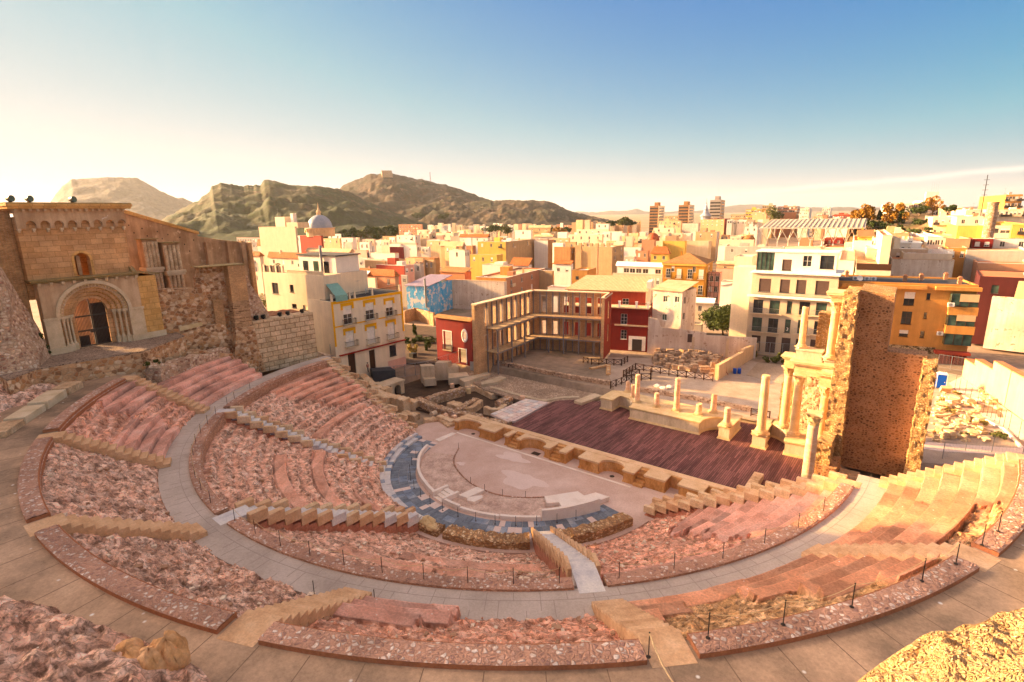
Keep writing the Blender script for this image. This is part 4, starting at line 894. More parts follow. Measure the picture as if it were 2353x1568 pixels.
m = MB(); arc_order(m, PC, PS, 3.3, 3.66, -.22, -.003); m.build('arch_moulding', 'stone_trim', ch)
m = MB(); arc_order(m, PC, PS, 2.85, 3.318, .12, 1.15); m.build('arch_order', 'church_plaster', ch)
m = MB()
for i in range(30):
    a = pi*(i+.5)/30; w = .11
    for sgn in (1,):
        p = [(PC-r*cos(a+d), y, PS+r*sin(a+d)) for r, d, y in ((3.28, -.05, .118), (3.28, .05, .118), (2.9, 0, .118), (3.12, 0, .01))]; m.add(p, [(0, 1, 3), (1, 2, 3), (2, 0, 3), (2, 1, 0)])
m.build('zigzag_ornament', 'pale_marble', ch)
m = MB(); arc_order(m, PC, PS, 2.42, 2.848, .42, 1.18); arc_order(m, PC, PS, 2.0, 2.418, .75, 1.19); arc_order(m, PC, PS, 1.56, 1.998, 1.05, 1.6); m.build('arch_order', 'church_ashlar', ch)
m = MB()
for r, y in ((2.84, .36), (2.41, .68), (2.0, 1.0)):
    for i in range(24):
        a0, a1 = pi*i/24, pi*(i+1)/24; m.tube([(PC-r*cos(a0), y, PS+r*sin(a0)), (PC-r*cos(a1), y, PS+r*sin(a1))], .1, 6)
m.build('arch_roll', 'gold_ashlar', ch, True)
for sg in (-1, 1):
    m = MB()
    for r0, r1, y in ((2.84, 3.318, .42), (2.42, 2.84, .75), (2.0, 2.42, 1.05), (1.56, 2.0, 1.4)):
        a, b = sorted((PC+sg*r0, PC+sg*r1)); m.box(a, b, y, 1.6, -1, PS-.003)
    m.build('jamb', 'church_ashlar', ch)
    for r, y in ((2.98, .28), (2.56, .6), (2.14, .92)):
        x = PC+sg*r; m = MB(); m.box(x-.24, x+.24, y-.26, y+.2, -1, .75); m.lathe([(.2, .752), (.15, .95), (.12, 1.0), (.115, 3.3), (.14, 3.35), (.2, 3.6), (.25, 3.72)], 12, (x, y)); m.box(x-.27, x+.27, y-.27, y+.2, 3.722, 3.995)
        m.build('portal_column', 'stone_trim', ch)
g = MB(); X0, X1 = PC-1.54, PC+1.54
for i in range(23):
    x = X0+.06+(X1-X0-.12)*i/22; zt = PS+sqrt(max(0.02, 1.54**2-(x-PC)**2))-.02; g.box(x-.022, x+.022, 1.5, 1.54, .1, zt)
g.box(X0, X1, 1.46, 1.58, PS-.55, PS-.38).box(X0, X1, 1.46, 1.58, 1.75, 1.95).box(X0, X1, 1.46, 1.58, 0.02, .14).box(PC-.05, PC+.05, 1.45, 1.59, .14, PS+1.4).box(PC-.35, PC+.2, 1.42, 1.6, 1.55, 1.752)
gt = g.build('gate', 'dark_frame', ch)
MB().box(X0+.02, PC-.5, 1.62, 1.66, .05, 1.3).box(PC+.1, X1-.02, 1.62, 1.66, .05, 4.9).build('planks', 'door_brown', gt)
# ledge, side wall, lean-to roof, tower
m = MB(); m.box(-.6, 9.75, -.42, 1.3, 7.98, 8.16).box(-.5, 9.65, -.3, 1.3, 7.82, 7.978); m.build('ledge', 'moss_tile', ch, bevel=.02)
for i in range(10): x = .15+i*1.02; MB().add([(x-.14, -.34, 7.818), (x+.14, -.34, 7.818), (x+.14, 0, 7.818), (x-.14, 0, 7.818), (x-.14, -.26, 7.6), (x+.14, -.26, 7.6), (x+.12, -.02, 7.38), (x-.12, -.02, 7.38)], [(0, 1, 2, 3), (4, 0, 3, 7), (1, 5, 6, 2), (0, 4, 5, 1), (7, 6, 5, 4), (3, 2, 6, 7)]).build('corbel', 'stone_trim', ch)
MB().box(9.453, 11.5, .1, 6, -1, 7.6).build('side_wall', 'gold_ashlar', ch); MB().box(9.6, 11.66, -.05, .098, -1, .7).build('side_plinth', 'stone_trim', ch)
MB().add([(9.0, -.1, 8.162), (11.9, -.1, 7.62), (11.9, 6, 7.62), (9.0, 6, 8.162), (9.0, -.1, 8.35), (11.9, -.1, 7.8), (11.9, 6, 7.8), (9.0, 2.2, 10.2)], [(0, 1, 5, 4), (1, 2, 6, 5), (4, 5, 6, 7), (0, 4, 7, 3), (3, 2, 1, 0), (2, 3, 7, 6)]).build('lean_to_roof', 'moss_tile', ch)
wn = (3.6, 8.3, 5.55, 10.85); TM = Matrix.Translation((0, .6, 0))
m = MB(TM); xs0, xs1 = -.45, 9.3; m.box(xs0, 3.85, 0, .9, 8.0, 10.0).box(5.3, xs1, 0, .9, 8.0, 10.0); arch_strips(m, xs0, xs1, 10.0, 14.7, [(4.575, .725, 10.0)], 0, .9, 14)
m.box(xs0, xs0+.9, .9, 7, 6, 14.7).box(xs1-.9, xs1, .9, 7, 6, 14.7).box(xs0+.9, xs1-.9, 6.2, 7, 6, 14.7); m.build('tower_wall', 'church_ashlar', ch)
m = MB(TM); arc_order(m, 4.575, 10.0, .73, .98, -.06, .0, 16); m.box(3.6, 3.847, -.06, -.002, 8.2, 10.0).box(5.303, 5.55, -.06, -.002, 8.2, 10.0); m.build('window_frame', 'gold_ashlar', ch)
MB(TM).box(4.2, 4.55, .5, .85, 8.2, 10.4).build('window_shaft', 'ruin_plaster', ch)
ar = [(.35+1.19*i, .42, 13.85) for i in range(8)]
ar = [(c+.3, r, s) for c, r, s in ar]; m = MB(TM); arch_strips(m, -.5, 9.4, 13.5, 15.1, ar, -.42, -.001, 10); m.build('arched_corbel_band', 'church_plaster', ch)
for i in range(9):
    x = -.5+.14+1.19*i+.03; q = MB(TM); q.box(x-.13, x+.13, -.4, -.003, 13.28, 13.497).box(x-.08, x+.08, -.28, -.004, 13.1, 13.278); q.build('corbel', 'stone_trim', ch)
MB(TM).box(-.5, 9.4, -.4, 7.1, 15.102, 15.5).build('tower_band', 'church_plaster', ch)
for i in range(17): x = -.5+.1+.605*i; MB(TM).box(x-.11, x+.11, -.72, -.402, 15.25, 15.498).build('corbel', 'stone_trim', ch)
MB(TM).box(-1.05, 10.0, -.95, 7.4, 15.502, 15.75).box(-1.15, 10.1, -1.05, 7.5, 15.752, 16.02).build('eave', 'gold_ashlar', ch, bevel=.03)
MB(TM).box(-1.1, 10.05, -1.0, 7.45, 16.022, 16.14).build('roof', 'moss_tile', ch)
def spotlight(p, rz, label, group):
    o = empty('spotlight', p, rz, label, 'spotlight', group); MB().box(-.12, .12, -.1, .1, 0, .22).build('bracket', 'black_iron', o)
    m = MB(Matrix.Translation((0, 0, .36)) @ Matrix.Rotation(pi/2, 4, 'X')); m.lathe([(.16, -.3), (.26, -.2), (.3, .2), (.33, .26)], 14); m.build('housing', 'black_iron', o, True)
    m = MB(Matrix.Translation((0, 0, .36)) @ Matrix.Rotation(pi/2, 4, 'X')); m.lathe([(.29, .262), (.29, .27)], 14); m.build('lens', 'glass_green', o); return o
TW = lambda x, y, z: CH.P0+CH.u*x+CH.n*y+Vector((0, 0, z))
for x, lb in ((-.6, 'leftmost of the three round spotlights on the tower roof'), (.9, 'middle one of the three round spotlights on the tower roof'), (4.6, 'spotlight on the tower roof above the middle of its front')): spotlight(TW(x, .1, 16.14), CH.rz+.4, lb, 'spotlights on the church roof')
# brick flank, buttress and an unseen mass beyond the frame, added to cast shade
o = empty('church_flank', TW(-1, 2, 0), CH.rz, 'dark brick flank of the old church left of the tower', 'church')
MB().box(-7, .5, -.5, 8, -2, 15.3).build('brick_wall', 'old_brick', o)
MB().box(-34, -7.002, 2.5, 14, -2, 25.5).box(-7.0, -4.9, 8.0, 14, -2, 25.0).build('shade_mass', 'old_brick', o)
o = empty('buttress', TW(-2, -5, -3), CH.rz, 'big battered rubble buttress at the left edge with small green weeds', 'buttress')
m = MB(Matrix.Translation((2, 5, 3))); zz = [-3.5, 0, 3.5, 7, 10.7, 15]; xr = [-1.4, -2.6, -4.0, -3.3, -3.6, -4.4]; xb = [1.0, .2, -.6, -1.6, -2.6, -3.8]
vs = []; fs = []
for z, a, b in zip(zz, xr, xb): vs += [(a-.4*0, -5.6+.16*(z+3), z), (b, .45, z), (-12, .45, z), (-12, -5.6+.16*(z+3), z)]
for i in range(len(zz)-1):
    for k in range(4): fs.append((i*4+k, i*4+(k+1) % 4, i*4+4+(k+1) % 4, i*4+4+k))
fs.append((len(zz)*4-4, len(zz)*4-3, len(zz)*4-2, len(zz)*4-1)); m.add(vs, fs); bt = m.build('buttress_wall', 'rubble_pale', o)
# terrace
tp = [(-30.5, -38.5), (-33.0, -36.0), (-33.05, -33), (-32.7, -29.2), (-32.25, -26.95), (-33.0, -25.9), (-34.65, -24.1), (-37.2, -20.6), (-40.6, -20.4), (-41.5, -39)]
o = empty('terrace', (-33, -30, 8), 0, 'rubble stone terrace with dark cobbles in front of the portal', 'terrace'); T = Matrix.Translation((33, 30, -8))
MB(T).prism(tp, 8, 14.85).build('terrace_wall', 'rubble_warm', o); MB(T).prism([(x-.1 if x > -40 else x, y) for x, y in tp], 14.852, 15.0).build('cobbled_top', 'cobble', o)
HB = Fac((-39.9, -21.75), (-38.4, -2.5), 9.0)
def Hroot(n, l, c, x=0, y=0, z=0): p = HB.P0+HB.u*x+HB.n*y+Vector((0, 0, z)); return empty(n, p, HB.rz, l, c)
def hb(name, root, prof, y0, y1, mat, x, z, y=0):      # upright profile (x, z) pushed from y0 to y1
    m = MB(Matrix.Translation((-x, -y, -z))); n = len(prof); a = sum(prof[i][0]*prof[(i+1) % n][1]-prof[(i+1) % n][0]*prof[i][1] for i in range(n))
    if a < 0: prof = prof[::-1]
    vs = [(p[0], y0, p[1]) for p in prof]+[(p[0], y1, p[1]) for p in prof]
    m.add(vs, [tuple(range(n)), tuple(range(2*n-1, n-1, -1))]+[(i, i+n, (i+1) % n+n, (i+1) % n) for i in range(n)]); return m.build(name, mat, root)
def ragged(x0, z0, x1, z1, n, amp, sd):
    r = random.Random(sd); return [(x0+(x1-x0)*i/n+(r.uniform(-amp, amp) if 0 < i < n else 0), z0+(z1-z0)*i/n+(r.uniform(-amp, amp) if 0 < i < n else 0)) for i in range(n+1)]
o = Hroot('ruined_wall', 'ruined mixed stone wall right of the church portal', 'wall', 0, 0, 0)
hb('wall_face', o, [(-.3, -1), (5.0, -1)]+ragged(5.0, 11.4, -.3, 11.75, 12, .06, 4), .3, 1.3, 'rubble_warm', 0, 0)
hb('wall_lower', o, [(-.2, -1), (8.4, -1), (8.4, 4.6), (7.5, 5.2)]+ragged(6.6, 6.4, -.2, 5.6, 8, .15, 5), -.35, .298, 'rubble_warm', 0, 0)
hb('brick_strip', o, [(6.0, 5.6), (7.2, 5.5), (7.2, 9.6), (6.0, 9.7)], -.1, .29, 'old_brick', 0, 0)
hb('white_slab', o, [(1.5, 6.2), (4.2, 6.5), (4.2, 7.0), (1.5, 6.8)], -.42, -.352, 'pale_marble', 0, 0)
o = Hroot('ruined_pier', 'tall broken brick and stone pier with bands of dark brick beside the block wall', 'pier', 8, 0, 0)
hb('back_wall', o, [(4.4, 4), (8.2, 4), (8.2, 14.0)]+ragged(4.9, 13.9, 4.4, 10.5, 8, .22, 6), .5, 1.5, 'rubble_warm', 8, 0)
hb('pier_top', o, [(8.1, 9.2), (10.25, 9.2), (10.25, 14.0), (8.1, 14.05)], -1.0, 1.6, 'old_brick', 8, 0)
hb('pier_bands', o, [(8.0, 5.6), (10.3, 5.6), (10.25, 9.198), (8.1, 9.198)], -1.05, 1.6, 'dark_brick_courses', 8, 0)
hb('pier_foot', o, [(6.8, -1.2), (11.2, -1.2), (10.6, 2), (10.32, 5.598), (7.95, 5.598), (7.3, 2)], -1.5, 1.6, 'rubble_warm', 8, 0)
hb('capstone', o, [(4.6, 14.06), (10.4, 14.06), (10.4, 14.16), (4.6, 14.16)], -1.1, 1.9, 'moss_tile', 8, 0)
hb('raking_remnant', o, [(10.3, 6.0), (13.2, 6.2)]+ragged(13.0, 7.2, 10.3, 13.6, 9, .16, 7), -.1, 1.2, 'rubble_pale', 8, 0)
o = Hroot('block_wall', 'broad wall of big squared stone blocks beside the walkway', 'wall', 10, 0, 0)
hb('wall_face', o, [(10.0, -1.3), (19.4, -1.3), (19.3, 6.15), (10.3, 6.1)], -1.1, 1.0, 'mixed_ashlar', 10, 0)
hb('wall_fill', o, [(9.6, -1.3), (19.0, -1.3), (19.0, 5.9), (9.6, 5.9)], 1.002, 6, 'rubble_warm', 10, 0)
hb('rubble_top', o, [(10.2, 5.902), (18.9, 5.902)]+ragged(18.8, 6.1, 10.4, 6.5, 14, .12, 9), 1.0, 5, 'rubble_red', 10, 0)
for i, (x, lb) in enumerate(((11.2, 'first of five spotlights on the block wall, nearest the pier'), (12.2, 'second spotlight from the pier on the block wall'), (14.6, 'middle spotlight of the row on the block wall'), (15.8, 'spotlight on the block wall left of the last one'), (18.0, 'spotlight nearest the outer end of the block wall'))):
    p = HB.P0+HB.u*x+HB.n*(-.3)+Vector((0, 0, 6.15)); spotlight(p, HB.rz+.9, lb, 'spotlights on the block wall')
# lower pieces in front: rubble slopes between the terrace and the rows
o = Hroot('rubble_wall', 'low rubble retaining wall above the short complete rows', 'wall', 2, -3, 0)
hb('wall_face', o, [(-2.5, 3), (6.5, -1)]+ragged(6.5, 2.6, -2.5, 5.2, 12, .2, 11), -3.4, -1.2, 'rubble_warm', 2, 0, -3)
# back ruins: gable wall, clustered piers
def NB_(off): p = Fac((-38.7-off, -33.4), (-39.4-off, -23.9), 15.0); return p
GB = NB_(15.0)
o = empty('gable_wall', GB.P0, GB.rz, 'long plastered gable wall of the roofless nave with small square holes', 'wall')
hb('wall_face', o, [(4, -3), (23.6, -3), (23.6, 11.9), (14.0, 15.2), (4, 15.4)], 0, .9, 'ruin_plaster', 0, 0); hb('coping', o, [(13.9, 15.22), (23.8, 11.92), (23.8, 12.3), (13.8, 15.75)], -.2, 1.1, 'gold_ashlar', 0, 0)
m = MB(); rr = random.Random(4)
for i in range(16): x = 14.4+i*.55+rr.uniform(-.2, .2); z = 13.4-.3*i*.55-.9*(i % 3); m.box(x, x+.16, -.012, .0, z, z+.2)
m.build('putlog_holes', 'dark_earth', o)
o = empty('ruined_wall', GB.P0, GB.rz, 'lower end of the nave wall, dark and broken, behind the brick pier', 'wall')
hb('wall_face', o, [(23.6, -3), (31.0, -3), (31.0, 10.3), (29.6, 10.5), (26.4, 11.0), (23.7, 11.6)], .2, 1.3, 'ruin_plaster', 0, 0)
for x in (24.4, 27.8, 30.2): hb('buttress_strip', o, [(x, -3), (x+.7, -3), (x+.7, 10.4), (x, 10.6)], -.6, .198, 'ruin_plaster', 0, 0)
hb('pier_end', o, [(31.0, -3), (31.7, -3), (31.6, 10.2), (31.0, 10.25)], -1.2, 1.6, 'old_brick', 0, 0)
for (x0, x1, zt, off, lb) in ((13.8, 15.7, 11.6, 9.5, 'left clustered pier of the roofless nave beside the tower'), (16.1, 18.3, 11.0, 9.0, 'right clustered pier with a carved capital band in the roofless nave')):
    q = NB_(off); o = empty('clustered_pier', q.P0+q.u*x0, q.rz, lb, 'pier', 'clustered piers of the roofless nave'); w = x1-x0
    MB().box(0, w, 0, 1.6, -4, zt).build('pier_core', 'ruin_plaster', o); m = MB()
    for k in range(4): m.lathe([(.24, -4), (.24, zt-.3)], 10, (w*(.12+.25*k), -.08))
    m.build('half_column', 'ruin_stone', o, True); MB().box(-.2, w+.25, -.5, 1.7, zt-4.2, zt-3.8).box(-.1, w+.12, -.4, 1.65, zt-4.5, zt-4.202).build('capital_band', 'stone_trim', o, bevel=.04); MB().box(-.15, w+.15, -.3, 1.75, zt+.001, zt+.12).build('cap_slab', 'moss_tile', o)
# kerb stones and pink rock at the far left, loose rock in the bottom corners
def rock(name, pts, mat, label, cat, rough, seed, res=.18, z1=None, sharp=.5):
    """boulder-like mound over a polygon: pts are (x, y, z) rim points, the middle rises to the given heights"""
    P_ = [Vector(p) for p in pts]; c = sum(P_, Vector())/len(P_)
    n, k = 90, 34; X = np.zeros((n, k)); Y = np.zeros((n, k)); Zr = np.zeros((n, k))
    per = [0]
    for i in range(len(P_)): per.append(per[-1]+(P_[(i+1) % len(P_)]-P_[i]).length)
    for a in range(n):
        s = per[-1]*a/(n-1) % per[-1]; i = max(j for j in range(len(P_)) if per[j] <= s+1e-9); f = (s-per[i])/(per[i+1]-per[i]); b = P_[i].lerp(P_[(i+1) % len(P_)], f)
        for r in range(k):
            t = r/(k-1); q = b.lerp(c, t); X[a, r], Y[a, r], Zr[a, r] = q.x, q.y, q.z+(z1 or 0)*(1-(1-t)**2)
    s = seed*13; e = np.linspace(0, 1, k)[None, :]; amp = np.clip(e*5, .12, 1)
    Zr = Zr+amp*(ridged(X*.7, Y*.7, 5, s)*rough+fbm(X*2.2, Y*2.2, 4, s+3)*rough*.55+fbm(X*6, Y*6, 2, s+5)*rough*.22*sharp)
    Zr[:, 0] -= 1.5
    o = grid_obj(name, X, Y, Zr, mat, False, {'regular': X*0, 'tone': X*0+.5+.3*fbm(X*2.2, Y*2.2, 3, s+3)}); return tag(o, label, cat)
m_rubble('rubble_gold', [(.62, .46, .28), (.70, .56, .38), (.50, .34, .19), (.66, .50, .32)], (.48, .33, .19), 7.5, .2, 1.3, .1, world=True)
rock('rock_slope', [(-28.2, -38.4, 12.4), (-20, -43.5, 12.4), (-14, -55, 12.5), (-34, -54, 17), (-35, -38.5, 14.3), (-32.9, -34.2, 13.0), (-31.0, -33.0, 12.6), (-29.6, -35.2, 12.5)], 'tier_rock', 'pink bare rock slope at the left edge below the terrace', 'rock', .5, 3)
rk = random.Random(6)
for i, (a, b, zt, lb) in enumerate((((-31.0, -33.6), (-29.2, -35.2), 13.5, 'weathered kerb stone nearest the terrace'), ((-28.7, -35.5), (-25.6, -37.6), 13.55, 'long cream kerb block along the outer walkway'), ((-25.4, -37.8), (-22.6, -39.7), 13.4, 'cream kerb block at the left edge of the picture'), ((-22.4, -39.8), (-20.0, -41.4), 13.3, 'rough broken kerb stone cut by the left edge'))):
    sideblk(a, b, zt, 1.5, lb, 'stone_trim' if i in (1, 2) else 'ruin_stone', 12.4)
m_stone('boulder_ochre', [(.32, .17, .08), (.54, .32, .17), (.62, .42, .27)], .9, 5, .6, .05, var=.3)
p = lambda x, y, z: tuple(pt(x, y, z))
rock('rock_outcrop', [p(0, 1370, 13.2), p(60, 1385, 13.4), p(120, 1400, 13.2), p(200, 1432, 13.4), p(300, 1470, 13.4), p(400, 1500, 13.3), p(470, 1540, 13.2), p(520, 1600, 13.2), p(300, 1720, 14.5), p(-200, 1650, 15.5), p(-300, 1400, 14)], 'tier_rock', 'rough pink rock outcrop in the bottom left corner', 'rock', .42, 8, z1=.5)
for i, (x, y, w, h, lb) in enumerate(((290, 1505, 1.0, .75, 'big smooth ochre boulder lying on the bottom left rock'), (385, 1490, .8, .9, 'upright red boulder on the bottom left rock'), (345, 1510, .7, .8, 'brown boulder between the ochre and the red one'))):
    c = pt(x, y, 14.0); th, ph = np.meshgrid(np.linspace(0, 2*pi, 40), np.linspace(-.4, pi/2, 18), indexing='ij'); R_ = 1+.28*fbm(np.cos(th)*1.5+i*9, np.sin(ph)*1.5+np.sin(th)*1.3, 3, i)+.1*fbm(th*3, ph*4, 3, i+4)
    tag(grid_obj('boulder', c.x+w*R_*np.cos(ph)*np.cos(th), c.y+w*.75*R_*np.cos(ph)*np.sin(th), c.z-.5+h*R_*np.sin(ph), 'boulder_ochre', True), lb, 'boulder')
rock('rock_outcrop', [p(1930, 1600, 16.5), p(1990, 1545, 16.6), p(2060, 1500, 17), p(2110, 1470, 17.2), p(2170, 1462, 17.2), p(2240, 1440, 17.3), p(2300, 1412, 17.4), p(2380, 1390, 17.5), p(2600, 1420, 18), p(2600, 1800, 19), p(2100, 1750, 18)], 'rubble_gold', 'sunlit golden rubble heap in the bottom right corner', 'rock', .34, 9, z1=.3) if 'rubble_gold' in MATS else 0
# ------------------------------------------------------------------ houses next to the theatre
K2, K5 = crop(900, 650, 1.96), crop(3200, 750, 2.24)
def fac_line(P0, z0, a, b, wpx, lo=-60, hi=100):
    """facade through ground point P0 whose pixels a and b lie on one level line; width up to pixel wpx"""
    best = None
    for k in range(600):
        t = radians(lo+(hi-lo)*k/599); f = Fac(P0, (P0[0]+cos(t), P0[1]+sin(t)), z0)
        try: d = abs(f.loc(*a)[1]-f.loc(*b)[1])
        except ZeroDivisionError: continue
        if f.loc(*a)[1] < -5 or f.loc(*b)[1] < -5 or f.loc(*b)[0] < f.loc(*a)[0]: continue
        if best is None or d < best[0]: best = (d, f)
    f = best[1]; f.w = f.loc(*wpx)[0]; return f
def fac_dir(P, deg, a, b, z0):
    u = Vector((cos(radians(deg)), sin(radians(deg)), 0)); F = Fac(P, P+u, z0); xl, xr = F.loc(*a)[0], F.loc(*b)[0]; return Fac(Vector(P)+u*xl, Vector(P)+u*xr, z0)
for n, c, d in (('pl_cream', (.74, .63, .48), .35), ('pl_white', (.76, .70, .62), .25), ('pl_beige', (.60, .49, .36), .35), ('pl_yellow', (.66, .44, .15), .35), ('pl_trim', (.72, .40, .04), .15), ('pl_ochre', (.46, .25, .07), .35), ('pl_orange', (.58, .31, .12), .5), ('pl_red', (.22, .032, .028), .45), ('pl_redl', (.34, .07, .045), .45),
                ('pl_tan', (.50, .36, .22), .4), ('pl_pink', (.66, .42, .34), .3), ('pl_brown', (.40, .235, .12), .5), ('pl_grey', (.44, .40, .36), .35), ('pl_blue', (.13, .40, .62), .3), ('pl_dkred', (.075, .018, .018), .4), ('pl_terra', (.46, .25, .16), .3), ('pl_apric', (.68, .48, .30), .4)):
    m_plaster(n, c, d)
m_plaster('mural', (.10, .36, .60), .4, (.42, .60, .70), .3, .2, .85, patch=(.42, .52, (.66, .60, .56)))
m_plaster('flaky', (.68, .60, .52), .6, (.42, .30, .22), .4, .4, .9, patch=(.8, .58, (.40, .28, .21)))
m_tiles('tiles_red', (.30, .10, .04), (.46, .20, .09)); m_tiles('tiles_brown', (.26, .13, .06), (.44, .26, .13)); m_tiles('tiles_pale', (.44, .30, .18), (.58, .44, .30)); m_tiles('tiles_violet', (.22, .18, .26), (.34, .28, .34))
m_stone('roof_dark', [(.05, .05, .055), (.08, .08, .085)], .5, 6, .2, .02, var=.2); m_stone('roof_tan', [(.42, .27, .17), (.54, .38, .25), (.60, .46, .33)], .4, 6, .2, .02, var=.2); m_stone('roof_terra', [(.42, .17, .09), (.50, .24, .14)], .5, 6, .2, .02, var=.2)
m_brick('thin_brick', (.50, .29, .15), (.60, .39, .23), (.52, .39, .27), .34, .1, .012, .3, .5); m_plain('timber_floor', (.50, .36, .22), .8, 0, .3, 2); m_plain('steel_post', (.26, .235, .23), .5, .3); m_plain('red_trim', (.30, .03, .02), .6)
def banner_mat():
    s = NB('banner'); v = s.co(1.0); a = s.noise(v, 1.6, 8, .8); s.col(s.ramp(a, [(.35, (.10, .07, .04)), (.5, (.45, .34, .22)), (.62, (.72, .62, .48))], 'CONSTANT'))
banner_mat()
m_plain('canvas_green', (.22, .36, .32), .9); m_plain('blue_plastic', (.01, .09, .42), .35); m_plain('solar', (.05, .06, .10), .2)
def flat_roof(par, w, d, h, mat='roof_tan', ph=.0, t=.3): MB().box(t+.003, w-t-.003, t+.003, d-t-.003, h-.55-ph, h-.3-ph).build('roof', mat, par)
def ac_unit(par, p, rz=0):
    m = MB(Matrix.Translation(p) @ Matrix.Rotation(rz, 4, 'Z')); m.box(-.45, .45, -.17, .17, 0, .62); o = m.build('air_conditioner', 'white_paint', par, bevel=.02)
    m = MB(Matrix.Translation(p) @ Matrix.Rotation(rz, 4, 'Z') @ Matrix.Translation((-.1, -.172, .32)) @ Matrix.Rotation(pi/2, 4, 'X')); m.lathe([(.25, -.0), (.25, .02)], 14); m.build('fan_grille', 'grey_metal', o); return o
def chimney(par, x, y, z, h=1.1, s=.3, mat='pl_cream'):
    m = MB(); m.box(x-s, x+s, y-s, y+s, z, z+h).box(x-s*1.3, x+s*1.3, y-s*1.3, y+s*1.3, z+h, z+h+.12).box(x-s*.7, x+s*.7, y-s*.7, y+s*.7, z+h+.121, z+h+.35); return m.build('chimney', mat, par)
def antenna(par, x, y, z, h=3.0, rz=0):
    m = MB(); m.tube([(x, y, z), (x, y, z+h)], .025, 5); c, s = cos(rz), sin(rz); m.tube([(x-.7*c, y-.7*s, z+h-.15), (x+.7*c, y+.7*s, z+h-.15)], .015, 4)
    for k in range(7): t = -.6+.2*k; l = .45-.03*k; m.tube([(x+t*c+l*s, y+t*s-l*c, z+h-.15), (x+t*c-l*s, y+t*s+l*c, z+h-.15)], .01, 4)
    return m.build('antenna', 'grey_metal', par)
def dish(par, x, y, z, r=.45, rz=0):
    m = MB(Matrix.Translation((x, y, z+.7)) @ Matrix.Rotation(rz, 4, 'Z') @ Matrix.Rotation(radians(65), 4, 'X')); m.lathe([(.02, 0), (r*.5, .05), (r*.85, .16), (r, .24), (r*.97, .25), (r*.8, .17), (r*.45, .07), (.02, .03)], 16, cap=False)
    m.m = Matrix.Translation((x, y, z)); m.tube([(0, 0, 0), (0, 0, .75)], .03, 5); return m.build('satellite_dish', 'white_paint', par, True)

# yellow trimmed house
YF = fac_dir(pt(*K8(1622, 200), 2.4), 90, K2(838, 1180), K2(1395, 1180), 2.4); yz = YF.loc(*K2(1378, 1010))[1]; yw = YF.w
o = YF.root('yellow_house', 'narrow cream house with bright yellow window surrounds and black balconies', 'house')
wins = [YF.rect(*q, K2) for q in ((928, 1125, 998, 1270), (1102, 1100, 1168, 1232), (1262, 1085, 1318, 1205), (948, 1322, 1012, 1440), (1115, 1288, 1178, 1420), (1275, 1255, 1330, 1380))]
drs = [YF.rect(*q, K2) for q in ((965, 1498, 1022, 1585), (1132, 1470, 1178, 1585), (1290, 1432, 1342, 1518))]
drs = [(drs[0][0], -.2, drs[0][2], drs[0][3]), (drs[1][0], -.2, drs[1][2], drs[1][3]), drs[2]]
walls(o, yw, 9.0, yz, 'pl_cream', wins+drs, (), (), .3)
for i, q in enumerate(wins):
    window(o, q, 'white_frame', 'glass_dark' if i < 3 else 'blind', .2, (2, 3), .45 if i < 3 else 0.0)
    w = q[2]-q[0]; s = MB(); e = .42
    s.box(q[0]-e, q[2]+e, -.06, -.003, q[3]+.02, q[3]+.55).box(q[0]-e, q[0]-.02, -.06, -.003, q[3]-.55, q[3]+.018).box(q[2]+.02, q[2]+e, -.06, -.003, q[3]-.55, q[3]+.018); s.build('window_surround', 'pl_trim', o)
    balcony(o, q[0]-.35, q[2]+.35, q[1]-.02, .65 if i < 3 else .8, .95)
for i, q in enumerate(drs):
    if i < 2: MB().box(q[0]+.003, q[2]-.003, .15, .22, q[1], q[3]-.003).build('door', 'door_brown', o)
    else: window(o, q, 'dark_frame', 'glass_dark', .15, (2, 2))
m = MB(); bandz = [YF.loc(*K2(845, 1298))[1], yz-.25]
m.box(-.02, yw+.02, -.08, -.004, yz-.45, yz).box(-.02, .32, -.07, -.005, bandz[0]-3.2, yz-.452).box(yw-.34, yw+.02, -.07, -.005, bandz[0]-3.2, yz-.452).box(.322, yw-.342, -.07, -.005, bandz[0]-.1, bandz[0]+.12); m.build('yellow_trim', 'pl_trim', o)
zb = YF.loc(*K2(1200, 1440))[1]; MB().box(.6, yw, -.35, -.004, zb-.12, zb+.06).build('ground_floor_ledge', 'red_trim', o); MB().box(yw-4.2, yw-.01, -.03, -.006, -.6, 1.3).build('pink_base', 'pl_pink', o)
flat_roof(o, yw, 9, yz+.4, 'roof_dark')
for (a, b) in ((.15, .5), (3.6, 3.9), (4.6, 4.9), (8.2, 8.5), (yw-.4, yw-.1)): MB().box(a, b, .1, .35, yz+.001, yz+1.15).build('parapet_post', 'pl_cream', o)
m = MB()
for x in np.arange(.6, yw-.4, .17): m.box(x-.012, x+.012, .2, .22, yz, yz+.95)
m.box(.5, yw-.4, .19, .23, yz+.9, yz+.95); m.build('terrace_railing', 'black_iron', o)
m = MB(); m.add([(.8, 2.2, yz+2.6), (3.1, 2.2, yz+2.6), (3.1, -.1, yz+.9), (.8, -.1, yz+.9), (.8, -.2, yz-.1), (3.1, -.2, yz-.1)], [(0, 1, 2, 3), (3, 2, 5, 4)]); m.build('awning', 'canvas_green', o)
antenna(o, 7.5, 3, yz, 2.6, .4); dish(o, 8.6, 2.4, yz, .4, 1.0); MB().box(4.2, 7.6, 3.6, 6.6, yz-.1, yz+.02).build('skylight', 'glass_dark', o)
